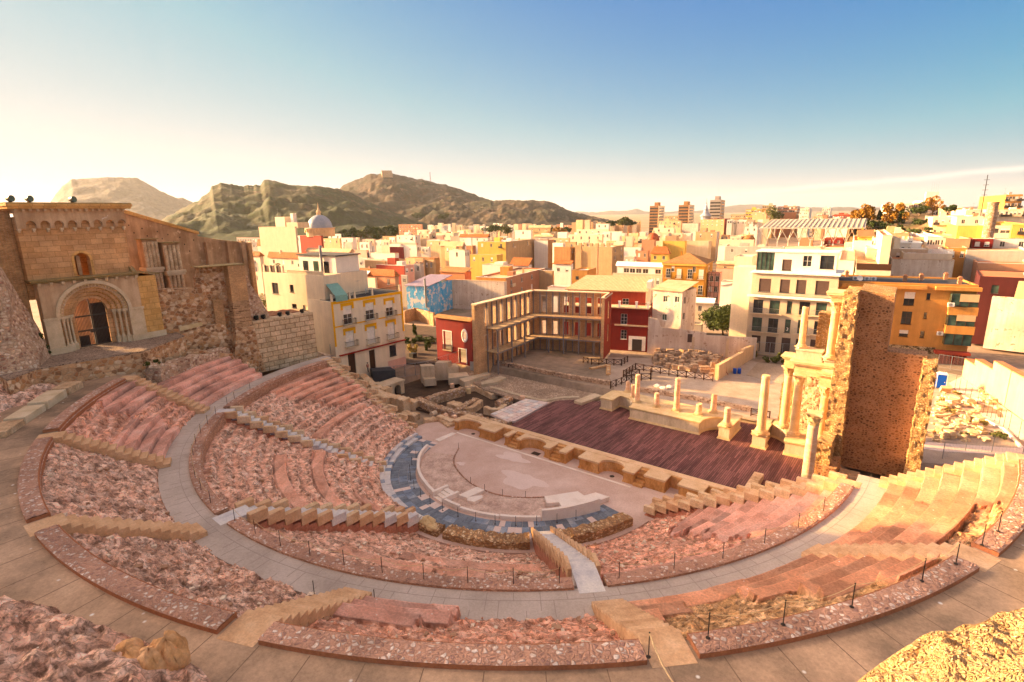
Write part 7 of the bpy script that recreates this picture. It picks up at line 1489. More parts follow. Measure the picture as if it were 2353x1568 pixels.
def ridge(name, prof, D, depth, mat, seed, rough, foot=2.0, green=0.0, spur=1.0):
    xs = np.array([p[0] for p in prof], float); ys = np.array([p[1] for p in prof], float)
    nx = 320; nt = 90; X = np.linspace(xs[0], xs[-1], nx); Yp = np.interp(X, xs, ys); P = np.array([far(a, b, D) for a, b in zip(X, Yp)])
    s = seed*17; jit = fbm(X*.09, X*0+s, 4, s)*rough*.10; top = P[:, 2]+jit; base = foot
    cxy = CAM[:2]; dirv = (P[:, :2]-cxy)/np.linalg.norm(P[:, :2]-cxy, axis=1)[:, None]
    env0 = 1
    T = np.concatenate([np.linspace(0, 1, nt*2//3), np.linspace(1.03, 1.7, nt//3)]); gx = np.zeros((nx, len(T))); gy = gx.copy(); gz = gx.copy()
    for j, t in enumerate(T):
        dist = D-depth*(1-t); q = cxy+dirv*dist; gx[:, j], gy[:, j] = q[:, 0], q[:, 1]
        h = np.clip(t, 0, 1)**1.25 if t <= 1 else max(0, 1-(t-1)/.7)**1.2
        gz[:, j] = base+(P[:, 2]-base)*h+jit*min(1, t)**8*(h > .5)
    k = 1.0/(depth*.22); r = ridged(gx*k, gy*k, 5, s)*.55+ridged(gx*k*3.1, gy*k*3.1, 4, s+4)*.25+fbm(gx*k*8, gy*k*8, 3, s+7)*.14
    tt = np.clip(T, 0, 1)[None, :]; env = np.clip(tt*(1-tt)*4, 0, 1)**.8; gz = gz+(r*.6+fbm(gx*k*1.3, gy*k*1.3, 4, s+2)*.8)*rough*.85*env*spur
    G = np.clip(green*(1.25-tt*1.2)+fbm(gx*k*2, gy*k*2, 3, s+9)*.35, 0, 1)
    o = grid_obj(name, gx, gy, gz, mat, True, {'regular': G}); return tag(o, kind='structure')
ridge('mesa_hill', [(90, 500), (118, 462), (128, 446), (142, 430), (162, 413), (205, 410), (260, 407), (318, 410), (338, 422), (370, 440), (405, 455), (418, 454), (432, 460), (446, 466), (470, 482), (520, 505)], 3600, 900, 'hill_far', 1, 36, 5)
ridge('green_hill', [(330, 535), (385, 497), (440, 470), (470, 450), (481, 440), (486, 426), (505, 421), (530, 424), (560, 428), (598, 425), (606, 413), (616, 411), (640, 418), (680, 428), (700, 427), (730, 428), (770, 432), (800, 440), (830, 455), (870, 475), (910, 492), (960, 512), (1010, 530)], 1150, 420, 'hill_green', 2, 26, 3, .75)
ridge('fort_hill', [(700, 480), (780, 434), (800, 421), (830, 409), (850, 402), (880, 399), (910, 400), (940, 408), (985, 416), (1020, 423), (1060, 434), (1100, 452), (1140, 464), (1200, 478), (1290, 500), (1340, 512)], 1750, 600, 'hill_brown', 3, 46, 3, .25)
ridge('low_hill', [(960, 512), (1000, 484), (1030, 474), (1060, 468), (1110, 461), (1180, 460), (1250, 461), (1270, 466), (1300, 481), (1340, 494), (1375, 503), (1420, 512)], 1420, 380, 'hill_brown', 4, 26, 3, .3)
ridge('far_mountains', [(1290, 500), (1325, 487), (1345, 490), (1370, 490), (1400, 485), (1420, 488), (1440, 486), (1462, 479), (1482, 486), (1500, 491), (1540, 490), (1600, 486), (1640, 479), (1700, 471), (1750, 470), (1800, 479), (1880, 477), (1960, 480), (2040, 476), (2110, 482), (2250, 490), (2400, 488)], 9000, 1800, 'hill_far', 5, 60, 0)
def m_far_town():
    s = NB('far_town'); v = s.co(1.0, True); vo = s.n('TexVoronoi'); s.L(v, vo.inputs['Vector']); vo.inputs['Scale'].default_value = .03; sp = s.n('SeparateXYZ'); s.L(vo.outputs['Color'], sp.inputs[0])
    s.col(s.ramp(sp.outputs[0], [(0, (.10, .10, .05)), (.3, (.30, .22, .15)), (.5, (.14, .13, .07)), (.65, (.50, .42, .34)), (.85, (.22, .19, .11))], 'CONSTANT'))
# fort and mast on the hills
q_ = far(888, 399, 1750); o = empty('hill_fort', q_-Vector((0, 0, 6)), YAW, 'old stone fort with long walls on top of the middle hill', 'fort')
for (a, b, z0, z1) in ((-56, -20, -8, 8), (-20, 22, -8, 13), (22, 40, -8, 9), (-78, -56, -10, 4), (40, 70, -10, 3)): MB().box(a, b, -15, 15, z0, z1).build('fort_wall', 'ruin_stone', o)
q_ = far(989, 416, 1740); o = empty('radio_mast', q_, 0, 'thin lattice radio mast on the shoulder of the fort hill', 'mast'); m = MB()
for a in range(3): m.tube([(2*cos(a*2.1), 2*sin(a*2.1), -4), (.3*cos(a*2.1), .3*sin(a*2.1), 26)], .35, 4)
for k in range(6): m.lathe([(1.9-.28*k, k*4.2), (1.9-.28*k, k*4.2+.4)], 3)
m.build('mast_frame', 'red_trim', o)
# ------------------------------------------------------------------ the town
m_glass('town_glass', (.07, .065, .06), .25)
rdc = random.Random(77)
def add_windows(o, w, h, nx, nz, M0=None, top=.9, fh=3.1, frame='white_frame', mode='win', pane='town_glass', deep=True):
    n = 0; R_ = []; ww = rdc.uniform(.8, 1.2); wh = rdc.uniform(1.2, 1.9)
    for j in range(nz):
        for i in range(nx):
            if n >= 24: return R_
            x = w*(i+.5)/nx+rdc.uniform(-.15, .15); z = h-top-j*fh-wh
            if z < .3: continue
            a = ww/2 if mode != 'band' else w/nx*.44
            a = min(a, w/nx*.45)
            m = MB(M0); y0 = .1 if deep else -.075; m.mi = 0; m.box(x-a, x-a+.08, y0-.02, y0+.04, z, z+wh).box(x+a-.08, x+a, y0-.02, y0+.04, z, z+wh).box(x-a, x+a, y0-.021, y0+.041, z+wh-.08, z+wh).box(x-a-.1, x+a+.1, -.1, y0, z-.08, z)
            if a > .35: m.box(x-.03, x+.03, y0-.015, y0+.035, z, z+wh-.08)
            m.mi = 1; m.box(x-a+.08, x+a-.08, y0+.042, y0+.06, z, z+wh-.08)
            t = rdc.random()
            if mode == 'blind' or t < .35: m.mi = 0; m.box(x-a+.05, x+a-.05, y0-.06, y0-.022, z+wh*rdc.choice((.0, .3, .5, .6)), z+wh-.02)
            m.build('window', [frame, pane], o); R_.append((x-a, z, x+a, z+wh))
            if mode == 'balc' or (mode == 'win' and t > .86 and a > .35): b = MB(M0); b.box(x-a-.5, x+a+.5, -.9, -.002, z-.5, z-.35).box(x-a-.5, x+a+.5, -.9, -.82, z-.349, z+.45); b.build('balcony', rdc.choice(['stone_trim', 'dark_frame']), o)
            n += 1
    return R_
def bx(K, L, C, R, T, zr, mat, label, win=None, winR=None, roof='flat', ang=4.0, rmat=None, smat=None, cat='house', d0=9.0, mode='win', clutter=1, z0=0.0, name='town_house', rise=2.2, frame='white_frame', grp=None, fh=3.1):
    if zr > 100: C3 = far(*K(C, T), zr); zr = C3.z
    else: C3 = pt(*K(C, T), zr)
    u = Vector((cos(radians(ang)), sin(radians(ang)), 0)); v = Vector((-u.y, u.x, 0)); F = fac_dir(C3, ang, K(L, T), K(C, T), z0); w = F.w
    d = d0
    if R > C+1:
        xr = K(R, T)[0]; lo, hi = .5, 80
        for _ in range(40):
            m_ = (lo+hi)/2
            if px(C3+v*m_)[0] < xr: lo = m_
            else: hi = m_
        d = min(lo, 45)
    o = empty(name, F.P0, F.rz, label, cat, grp); h = zr-z0
    deep = grp is None
    if deep and not win and w > 4 and clutter and rdc.random() < .7: win = (max(1, int(w/5)), 1)
    if deep and not winR and d > 6 and R > C+15 and clutter and rdc.random() < .6: winR = (max(1, int(d/6)), 1)
    rf = add_windows(o, w, h, *win, mode=mode, frame=frame, fh=fh, deep=deep) if win else []; rr_ = add_windows(o, d, h, *winR, M0=MRIGHT(w), mode=mode, frame=frame, fh=fh, deep=deep) if winR else []
    if not deep: rf = rr_ = []
    m = MB(); m.panel(w, h, rf, .25); m.mi = 1 if smat else 0; m.m = Matrix.Translation((w, .25, 0)) @ Matrix.Rotation(pi/2, 4, 'Z'); m.panel(d-.25, h, [(a-.25, b_, c-.25, e_) for a, b_, c, e_ in rr_], .25); m.m = Matrix.Translation((0, d, 0)) @ Matrix.Rotation(-pi/2, 4, 'Z'); m.panel(d-.25, h, [], .25)
    m.m = Matrix.Translation((w-.25, d, 0)) @ Matrix.Rotation(pi, 4, 'Z'); m.panel(w-.5, h, [], .25); m.build('wall', [mat, smat] if smat else mat, o)
    if roof == 'flat':
        MB().box(.253, w-.253, .253, d-.253, h-.75, h-.5).build('roof', rmat or rdc.choice(['roof_tan', 'roof_tan', 'roof_terra', 'pl_white']), o)
        if grp is None: MB().box(-.06, w+.06, -.06, .3, h+.002, h+.1).box(w-.3, w+.06, .302, d, h+.003, h+.1).build('coping', rdc.choice(['roof_terra', 'stone_trim', 'pl_white', 'roof_tan']), o)
        if clutter and w > 5 and d > 4:
            if rdc.random() < .6: a = rdc.uniform(.5, .8)*w; MB().box(a, a+min(2.4, w*.2), d*.3, d*.3+2, h-.5, h+rdc.uniform(.7, 1.6)).build('roof_shed', rdc.choice(['pl_white', 'pl_terra', 'pl_grey', 'pl_cream']), o)
            if rdc.random() < .5: ac_unit(o, (rdc.uniform(.2, .8)*w, 1.0, h-.5))
            if rdc.random() < .65: a = rdc.uniform(.15, .5)*w; MB().box(a, a+min(3.5, w*.3), d*.35, d*.35+min(3, d*.4), h-.5, h+rdc.uniform(1.2, 2.2)).build('stair_hut', mat, o)
            if rdc.random() < .8: antenna(o, rdc.uniform(.2, .8)*w, d*.3, h-.5, rdc.uniform(2.5, 4), rdc.uniform(0, 3))
            if rdc.random() < .5: chimney(o, rdc.uniform(.1, .9)*w, d*.6, h-.5, rdc.uniform(1, 1.8), .25, 'pl_tan')
            if rdc.random() < .4: dish(o, rdc.uniform(.2, .8)*w, d*.25, h-.5, .5, rdc.uniform(0, 2))
            if rdc.random() < .35: m = MB(Matrix.Translation((rdc.uniform(.2, .8)*w, d*.5, h-.5))); m.lathe([(.5, 0), (.55, .1), (.55, 1.1), (.3, 1.3), (.1, 1.35)], 12); m.build('water_tank', 'white_paint', o)
    else:
        e = .35; rm = rmat or 'tiles_red'
        if roof == 'hip':
            r_ = min(w, d)*.5; ridge_ = [(r_, d/2, h+rise), (w-r_, d/2, h+rise)] if w >= d else [(w/2, r_, h+rise), (w/2, d-r_, h+rise)]; b = [(-e, -e, h), (w+e, -e, h), (w+e, d+e, h), (-e, d+e, h)]
            m = MB(); m.add(b+[(x, y, h-.15) for x, y, z in b]+ridge_, ([(0, 1, 9, 8), (1, 2, 9), (2, 3, 8, 9), (3, 0, 8)] if w >= d else [(0, 1, 8), (1, 2, 9, 8), (2, 3, 9), (3, 0, 8, 9)])+[(4, 5, 1, 0), (5, 6, 2, 1), (6, 7, 3, 2), (7, 4, 0, 3), (7, 6, 5, 4)])
        elif roof == 'gable':
            m = MB(); m.add([(-e, -e, h-.1), (w+e, -e, h-.1), (w+e, d/2, h+rise), (-e, d/2, h+rise), (-e, d+e, h-.1), (w+e, d+e, h-.1), (-e, -e, h-.25), (w+e, -e, h-.25), (-e, d+e, h-.25), (w+e, d+e, h-.25)], [(0, 1, 2, 3), (3, 2, 5, 4), (6, 7, 1, 0), (4, 5, 9, 8), (0, 3, 4, 8, 6), (1, 7, 9, 5, 2), (6, 8, 9, 7)])
        elif roof == 'shed':
            m = MB(); m.add([(-e, -e, h-.05), (w+e, -e, h-.05), (w+e, d, h+rise), (-e, d, h+rise), (-e, -e, h-.22), (w+e, -e, h-.22), (w+e, d, h+rise-.2), (-e, d, h+rise-.2)], [(0, 1, 2, 3), (4, 5, 1, 0), (5, 6, 2, 1), (7, 4, 0, 3), (7, 6, 5, 4), (3, 2, 6, 7)])
        m.build('roof', rm, o)
        if roof != 'shed' and rdc.random() < .7: chimney(o, w*.3, d*.6, h, rise*.8+.6, .3, mat)
    return o, w, d, h
def dome(o, x, y, z, r, mat, hgt_=1.0, lantern=True):
    m = MB(Matrix.Translation((x, y, z))); m.lathe([(r*cos(pi/2*k/12), r*hgt_*sin(pi/2*k/12)) for k in range(12)]+[(r*.06, r*hgt_)], 24, cap=False); m.build('dome', mat, o, True)
    if lantern: m = MB(Matrix.Translation((x, y, z+r*hgt_*.97))); m.lathe([(r*.16, 0), (r*.16, r*.2), (r*.22, r*.22), (r*.1, r*.42), (r*.04, r*.6), (.04, r*1.0)], 12); m.build('lantern', 'pl_apric', o)
m_stone('lead_grey', [(.26, .28, .32), (.36, .37, .40)], .6, 4, .2, .02, .5, .15); m_stone('dome_red', [(.30, .08, .04), (.38, .12, .06)], .6, 4, .2, .02, .6, .15)
K3 = lambda x, y: (x, y)
# left part, seen in K2
bx(K2, 90, 270, 282, 590, 19, 'pl_grey', 'long pale greenish block far behind the church ruin', (9, 2), None, ang=8, cat='apartment block')
o, w, d, h = bx(K2, 262, 548, 562, 506, 26, 'pl_beige', 'tall plain beige block with a stepped penthouse left of the grey dome', None, None, ang=5, cat='apartment block', clutter=0); MB().box(w*.36, w*.62, 2, 7, h-.5, h+3.6).build('penthouse', 'pl_cream', o); MB().box(w*.66, w*.95, 2, 7, h-.5, h+1.6).build('penthouse', 'pl_beige', o); MB().box(w*.72, w*.79, 3, 4.5, h+1.6, h+4.8).build('chimney', 'pl_white', o); antenna(o, w*.45, 2, h+3.6, 3)
o, w, d, h = bx(K2, 585, 752, 768, 575, 21, 'pl_redl', 'red brick church body under the grey lead dome', None, None, ang=5, clutter=0, cat='church', d0=12); m = MB(Matrix.Translation((w/2, 6, h-.6))); m.lathe([(w*.42, 0), (w*.42, 3.6), (w*.45, 3.7), (w*.45, 4.0)], 16); m.build('drum', 'pl_apric', o); dome(o, w/2, 6, h+3.4, w*.37, 'lead_grey', 1.05)
for k in range(4): a = -pi/2+(k-1.5)*.75; m = MB(Matrix.Translation((w/2+w*.42*cos(a), 6+w*.42*sin(a), h+.2)) @ Matrix.Rotation(a+pi/2, 4, 'Z')); arc_order(m, 0, 1.2, 1.1, 1.9, -.3, .3, 12); m.build('dome_arch', 'pl_apric', o)
bx(K2, 330, 640, 650, 575, 19.5, 'pl_white', 'long blank white wall house below the tall beige block', None, None, ang=5, rmat='roof_tan')
bx(K2, 258, 400, 402, 655, 18, 'pl_cream', 'cream house with a sloping red tile roof in front of the blank white wall', (1, 1), None, 'shed', 5, 'tiles_red', rise=2.6, d0=6)
bx(K2, 345, 640, 660, 752, 17, 'pl_cream', 'cream house under a long brown tile roof behind the terrace', (4, 1), None, 'gable', 6, 'tiles_red', rise=1.6, d0=7)
bx(K2, 640, 975, 1010, 702, 17.5, 'flaky', 'house with a tall flaking blank gable wall right of the long tile roof', None, None, 'gable', 6, 'roof_tan', rise=1.0, d0=6)
o, w, d, h = bx(K2, 105, 272, 300, 735, 16, 'pl_cream', 'cream house with a glazed green balcony right beside the ruined pier', (2, 3), None, 'hip', 6, 'tiles_red', rise=1.6); MB().box(.1, w*.55, -1.0, -.005, h-4.2, h-1.2).build('glazed_balcony', 'glass_green', o)
bx(K2, 752, 900, 912, 598, 18.5, 'pl_apric', 'apricot flat house right of the red brick church body', (3, 1), None, ang=6, rmat='roof_terra'); bx(K2, 905, 1000, 1028, 592, 18, 'pl_white', 'tall blank white box with a sunlit left face', None, None, ang=6); bx(K2, 808, 905, 912, 562, 19.5, 'pl_white', 'small white roof room behind the apricot house', (2, 1), None, ang=6)
bx(K2, 985, 1110, 1128, 690, 15.5, 'pl_pink', 'pale pink blank house beside a tall antenna', None, (1, 1), ang=6); bx(K2, 1130, 1330, 1362, 715, 14.5, 'pl_white', 'white flat house with low roof walls under the pink row', None, None, ang=6); bx(K2, 1095, 1300, 1330, 775, 14, 'pl_tan', 'low tan house with a green net over its roof', None, None, ang=6, rmat='canvas_green', clutter=0)
bx(K2, 1035, 1330, 1360, 893, 12.5, 'pl_terra', 'brick red house with a hipped tile roof behind the yellow trimmed house', None, None, 'hip', 6, 'tiles_red', rise=1.8, d0=8)
o, w, d, h = bx(K2, 1040, 1175, 1190, 905, 12, 'pl_cream', 'small cream roof house carrying a tilted solar water heater', None, None, ang=6, clutter=0, d0=5); MB(Matrix.Translation((w*.3, 1.5, h+.2))).obox((0, 0, .8), 2.0, 2.6, .12, 0, .6).build('solar_panel', 'white_paint', o)
o, w, d, h = bx(K2, 1185, 1405, 1482, 812, 13.2, 'pl_redl', 'salmon house with a red front wall and two small windows on its side', None, (2, 1), ang=6, smat='pl_pink'); bx(K2, 1482, 1530, 1556, 792, 13.2, 'pl_grey', 'narrow pale grey house next to the salmon one', (1, 1), None, ang=6)
bx(K2, 1440, 1640, 1682, 752, 13.6, 'pl_brown', 'rough brown blank wall house left of the white cube', None, None, ang=6, clutter=0); bx(K2, 1755, 1880, 1916, 690, 14.5, 'pl_white', 'clean white cube house with tiny windows', (1, 1), (2, 1), ang=6, clutter=0); bx(K2, 1890, 1940, 1965, 655, 15, 'pl_terra', 'orange red strip of house right behind the white cube', None, None, ang=6, clutter=0)
bx(K2, 1690, 1880, 1930, 862, 11.5, 'roof_terra', 'low house with a weathered reddish roof in front of the white cube', None, None, 'shed', 6, 'tiles_brown', rise=1.2)
o, w, d, h = bx(K2, 1420, 1590, 1778, 968, 10.5, 'mural', 'house painted with a blue and cloudy mural, violet tile roof', None, None, 'shed', 14, 'tiles_violet', rise=1.6, smat='mural'); MB().tube([(w*.9, -.3, h-6), (w*.9, -.3, h+2.0)], .28, 10).build('flue_pipe', 'grey_metal', o)
bx(K2, 1380, 1425, 1432, 888, 11.5, 'pl_grey', 'small glazed grey roof room left of the mural house', (1, 1), None, ang=8, clutter=0)
bx(K2, 1345, 1490, 1530, 572, 17.5, 'pl_white', 'white and grey house row with a blue roof cone', (3, 1), (2, 1), ang=6); bx(K2, 1505, 1625, 1655, 530, 20, 'pl_cream', 'stepped cream house standing above the row', (2, 1), (1, 1), ang=6); bx(K2, 1530, 1600, 1655, 560, 18.2, 'pl_beige', 'beige flat behind the white and grey row', (2, 1), None, ang=6)
bx(K2, 1250, 1480, 1500, 632, 15.8, 'pl_pink', 'long low pink house in front of the tree belt', (2, 1), None, ang=6); bx(K2, 1290, 1395, 1400, 665, 15.2, 'pl_red', 'dark red strip of wall in the pink row', None, None, ang=6, clutter=0); bx(K2, 1395, 1500, 1530, 650, 15.2, 'pl_white', 'white stepped houses with chimneys left of the slanted roof', None, (1, 1), ang=6)
bx(K2, 1580, 1720, 1740, 615, 16, 'pl_apric', 'apricot house with a blue strip in the middle of the town', (2, 1), None, ang=6); bx(K2, 1690, 1860, 1880, 655, 15.2, 'pl_tan', 'house with a wide slanted olive brown roof', None, None, 'gable', 6, 'roof_tan', rise=2, d0=8); bx(K2, 1840, 2060, 2075, 585, 16, 'pl_white', 'low white hall with a long red tile roof', None, None, 'gable', 6, 'tiles_red', rise=1.6, d0=10)
bx(K2, 1655, 1790, 1830, 555, 17.4, 'pl_cream', 'cream town house right of the stepped one', (3, 1), None, ang=6); bx(K2, 1235, 1345, 1350, 580, 16.2, 'pl_tan', 'small tan house at the edge of the tree belt', (2, 1), None, ang=6); bx(K2, 1150, 1240, 1246, 612, 16, 'pl_yellow', 'low yellow house below the trees', (3, 1), None, ang=6); bx(K2, 1360, 1545, 1552, 487, 23, 'pl_terra', 'unfinished red brick block at the foot of the hill', (8, 2), None, ang=6, cat='apartment block')
# middle, seen in K17
o, w, d, h = bx(K17, 352, 560, 610, 532, 14, 'pl_yellow', 'ornate yellow house with a golden statue on its corner', (3, 1), None, ang=8, frame='white_paint', clutter=0)
m = MB(Matrix.Translation((.8, .6, h))); m.lathe([(.5, 0), (.35, .5), (.4, 1.0), (.5, 1.6), (.3, 2.2), (.22, 2.6), (.26, 2.9), (.1, 3.2)], 10); m.build('statue', 'gold_ashlar', o, True)
bx(K17, 412, 632, 860, 428, 16.5, 'pl_yellow', 'big yellow block with a long plain brown side wall', (3, 1), (2, 1), ang=8, smat='pl_tan', clutter=1, cat='apartment block'); bx(K17, 855, 962, 1010, 416, 16, 'pl_white', 'narrow tall white wall house with a black pipe', None, None, ang=8, smat='pl_brown', clutter=0)
bx(K17, 670, 808, 836, 612, 11.8, 'pl_white', 'white attic house with a steep red tile roof', (1, 1), None, 'shed', 8, 'tiles_red', rise=2.4, d0=5); bx(K17, 820, 1000, 1012, 655, 11, 'pl_tan', 'dull olive blank wall beside the attic house', None, None, ang=8, clutter=0); bx(K17, 1010, 1145, 1162, 600, 11.8, 'pl_white', 'little white house with a dark red roof between tall walls', (2, 1), None, 'shed', 8, 'tiles_red', rise=1.0, d0=4)
o, w, d, h = bx(K17, 448, 640, 692, 612, 12.2, 'pl_white', 'bright white stepped roof house with one small window', None, (1, 1), ang=8, clutter=0); MB().box(w*.45, w*.8, 1, 4, h-.5, h+.9).build('chimney_stack', 'pl_white', o)
o, w, d, h = bx(K17, 400, 632, 942, 712, 11.2, 'pl_orange', 'orange brick block with a wide roof terrace behind the brick shell', None, (4, 2), ang=12, smat='pl_terra', clutter=1, rmat='roof_tan', cat='apartment block'); bx(K17, 205, 620, 640, 742, 10.6, 'flaky', 'big blank whitewashed wall left of the orange brick block', None, None, ang=12, clutter=0, d0=6, rmat='pl_white')
bx(K17, 1012, 1140, 1172, 468, 14.6, 'pl_brown', 'rough tan blank house left of the crenelled wall', None, (1, 1), ang=6, clutter=0); o, w, d, h = bx(K17, 1172, 1468, 1565, 468, 14.8, 'pl_tan', 'large tan blank wall with grey stubs along its top', None, (2, 2), ang=6, clutter=0)
for k in range(6): MB().box(w*(.1+.15*k), w*(.1+.15*k)+w*.07, .3, 1.5, h-.4, h+1.4).build('wall_stub', 'pl_tan', o)
o, w, d, h = bx(K17, 1152, 1272, 1342, 652, 11.6, 'pl_orange', 'orange red stair cube with one small dark window', None, None, ang=12, clutter=0); m = MB(); m.box(w*.25, w*.45, -.03, -.004, h-3, h-1.9); m.build('window', 'town_glass', o)
bx(K17, 962, 1230, 1262, 790, 9.6, 'pl_white', 'flat white rooftop in front of the orange red cube', None, None, ang=14, clutter=0, rmat='pl_white')
o, w, d, h = bx(K17, 1505, 1858, 1870, 622, 12, 'pl_white', 'white glazed roof pavilion behind a scalloped parapet', (7, 1), None, 'gable', 6, 'white_paint', rise=1.2, d0=6, mode='band')
bx(K17, 1470, 1860, 1868, 690, 11, 'pl_beige', 'beige house with the scalloped parapet and stone finials', (6, 1), None, ang=6, clutter=0)
bx(K17, 1562, 1640, 1662, 545, 13, 'pl_pink', 'pink house with a roof terrace left of the terracotta one', (2, 1), (1, 1), ang=6); bx(K17, 1655, 1748, 1760, 500, 14, 'pl_terra', 'terracotta house under the red dome', (2, 1), None, ang=6); bx(K17, 1560, 1690, 1700, 470, 14.8, 'pl_white', 'white house left of the terracotta one', (2, 2), None, ang=6)
o, w, d, h = bx(K17, 1700, 1800, 1812, 412, 17, 'pl_terra', 'church with a dark red dome and a round finial', None, None, ang=6, clutter=0, cat='church'); dome(o, w*.62, 5, h-.6, w*.48, 'dome_red', 1.25)
bx(K17, 1545, 1740, 1770, 385, 17.3, 'pl_apric', 'apricot stepped apartment house left of the red dome', (3, 1), (1, 1), ang=6, mode='balc', cat='apartment block'); bx(K17, 1130, 1390, 1400, 372, 17.6, 'pl_cream', 'wide cream town block in the middle distance', (4, 1), None, ang=6, cat='apartment block'); bx(K17, 1395, 1540, 1548, 345, 18.6, 'pl_white', 'white block with a blank wall in the middle distance', None, None, ang=6); bx(K17, 1190, 1440, 1450, 330, 19.2, 'pl_cream', 'long cream terrace house behind the wide block', (5, 1), None, ang=6); bx(K17, 1340, 1440, 1452, 285, 21.5, 'pl_white', 'small white tower house near the tree clump', (2, 2), None, ang=6)
bx(K17, 705, 830, 842, 335, 19, 'pl_white', 'white flat house with one dark window below the low hill', (1, 1), None, ang=6); bx(K17, 815, 980, 985, 315, 20, 'pl_tan', 'long brown roofed hall below the low hill', None, None, 'gable', 6, 'roof_tan', rise=1.5, d0=12); bx(K17, 1000, 1130, 1138, 400, 16.6, 'pl_apric', 'apricot house beside the autumn trees', (3, 1), None, ang=6); bx(K17, 1060, 1180, 1192, 430, 15.6, 'pl_tan', 'low tan house with a terrace under the cream block', (2, 1), None, ang=6); bx(K17, 860, 1000, 1006, 385, 17, 'pl_grey', 'grey workshop roof behind the tall white wall', None, None, 'gable', 6, 'roof_tan', rise=1.0)
# right of the centre, seen in K25
o, w, d, h = bx(K25, 300, 632, 690, 600, 14.2, 'pl_ochre', 'ochre mansion with a brown hipped tile roof and tall white windows', None, None, 'hip', 8, 'tiles_brown', rise=2.6, d0=10)
for i in range(4):
    for j in range(2): x = w*(.1+.26*i); window(o, (x-.55+.3, h-4.4-4.6*j, x+.75+.3, h-1.7-4.6*j), 'white_frame', 'glass_dark' if (i+j) % 2 == 0 else 'blind', .02, (2, 3), M0=Matrix.Translation((0, -.06, 0)), sill=False); balcony(o, x-.5, x+1.3, h-4.45-4.6*j, .5, .9)
MB().box(-.25, w+.25, -.3, -.004, h-.7, h-.16).build('cornice', 'pl_yellow', o)
bx(K25, 205, 342, 352, 520, 13.6, 'pl_yellow', 'yellow house with a round edged tile roof left of the mansion', (2, 1), None, 'hip', 8, 'tiles_red', rise=2.6, d0=8); bx(K25, 296, 470, 485, 422, 16.4, 'pl_yellow', 'blank yellow wall behind the mansion', None, None, ang=6, clutter=0); bx(K25, 480, 655, 680, 425, 16, 'pl_beige', 'pale wide wall with a weathered strip behind the mansion roof', None, None, ang=6, clutter=0)
bx(K25, 555, 720, 745, 350, 18.4, 'pl_tan', 'tan wall house with a white right edge', None, None, ang=6, smat='pl_white'); bx(K25, 450, 575, 592, 282, 21.5, 'flaky', 'stained white blank block near the towers', None, None, ang=6, clutter=0); bx(K25, 595, 780, 836, 250, 21.8, 'pl_apric', 'apricot apartment house with a bright red side wall', (5, 2), None, ang=6, smat='pl_red', mode='blind', cat='apartment block'); bx(K25, 835, 868, 885, 262, 21, 'pl_yellow', 'thin yellow house between the red side wall and the concrete one', (1, 2), None, ang=6); bx(K25, 870, 968, 995, 255, 21, 'pl_grey', 'dark grey raw concrete gable block', None, None, ang=6, smat='pl_grey', clutter=0)
bx(K25, 940, 1040, 1062, 310, 19.3, 'pl_white', 'white house beside the left end of the steel canopy', (2, 1), None, ang=6); bx(K25, 225, 385, 400, 318, 18.8, 'pl_cream', 'cream wall house behind the red dome', None, None, ang=6); bx(K25, 330, 450, 460, 360, 17.4, 'pl_beige', 'beige house with a terrace below the stained block', (3, 1), None, ang=6, mode='balc'); bx(K25, 270, 440, 452, 262, 21.6, 'pl_apric', 'apricot flats in front of the dark towers', (5, 2), None, ang=6, cat='apartment block'); bx(K25, 310, 420, 424, 225, 520, 'pl_tan', 'low tan flats between the two striped towers', (5, 2), None, ang=6, cat='apartment block')
o, w, d, h = bx(K25, 738, 1010, 1024, 412, 16.2, 'pl_cream', 'cream house crowned by a small tiled dome', None, None, ang=6, clutter=0); dome(o, w*.8, 4, h-.3, w*.2, 'tiles_brown', .75)
bx(K25, 785, 1240, 1250, 470, 14.8, 'pl_grey', 'long blue grey blank wall under the small tiled dome', None, None, ang=6, rmat='roof_tan'); bx(K25, 732, 800, 820, 455, 15, 'pl_white', 'white house end with a single dark window', None, (1, 1), ang=6, clutter=0); bx(K25, 720, 852, 860, 600, 12, 'pl_tan', 'old house with a mossy flat roof behind the scaffold', None, None, 'shed', 6, 'roof_tan', rise=.8, d0=5); bx(K25, 855, 1000, 1040, 545, 12.8, 'pl_cream', 'cream house with a tile edge and a shiny steel flue', None, None, ang=6, clutter=0); bx(K25, 715, 885, 890, 640, 11.4, 'pl_pink', 'low pink house right behind the mansion', None, None, ang=6, clutter=0)
o, w, d, h = bx(K25, 655, 745, 760, 672, 11.2, 'pl_pink', 'narrow pink house front behind steel scaffolding', (2, 3), None, ang=6, clutter=0); m = MB()
for k in range(4): m.tube([(w*k/3, -1.1, 0), (w*k/3, -1.1, h)], .06, 4)
for k in range(6): m.tube([(0, -1.1, h-1.7*k-.5), (w, -1.1, h-1.7*k-.5)], .05, 4); m.tube([(0, -1.1, h-1.7*k-.5), (w*.34, -1.1, h-1.7*(k+1)-.5)], .04, 4)
m.build('scaffolding', 'iron', o)
o, w, d, h = bx(K25, 752, 870, 892, 742, 10.4, 'pl_white', 'tall white house with a red awning left of the apartment block', None, None, ang=6, clutter=0); MB().add([(0, -.2, h-1.2), (w, -.2, h-.3), (w, 2, h-.1), (0, 2, h-.6)], [(0, 1, 2, 3)]).build('red_awning', 'pl_red', o)
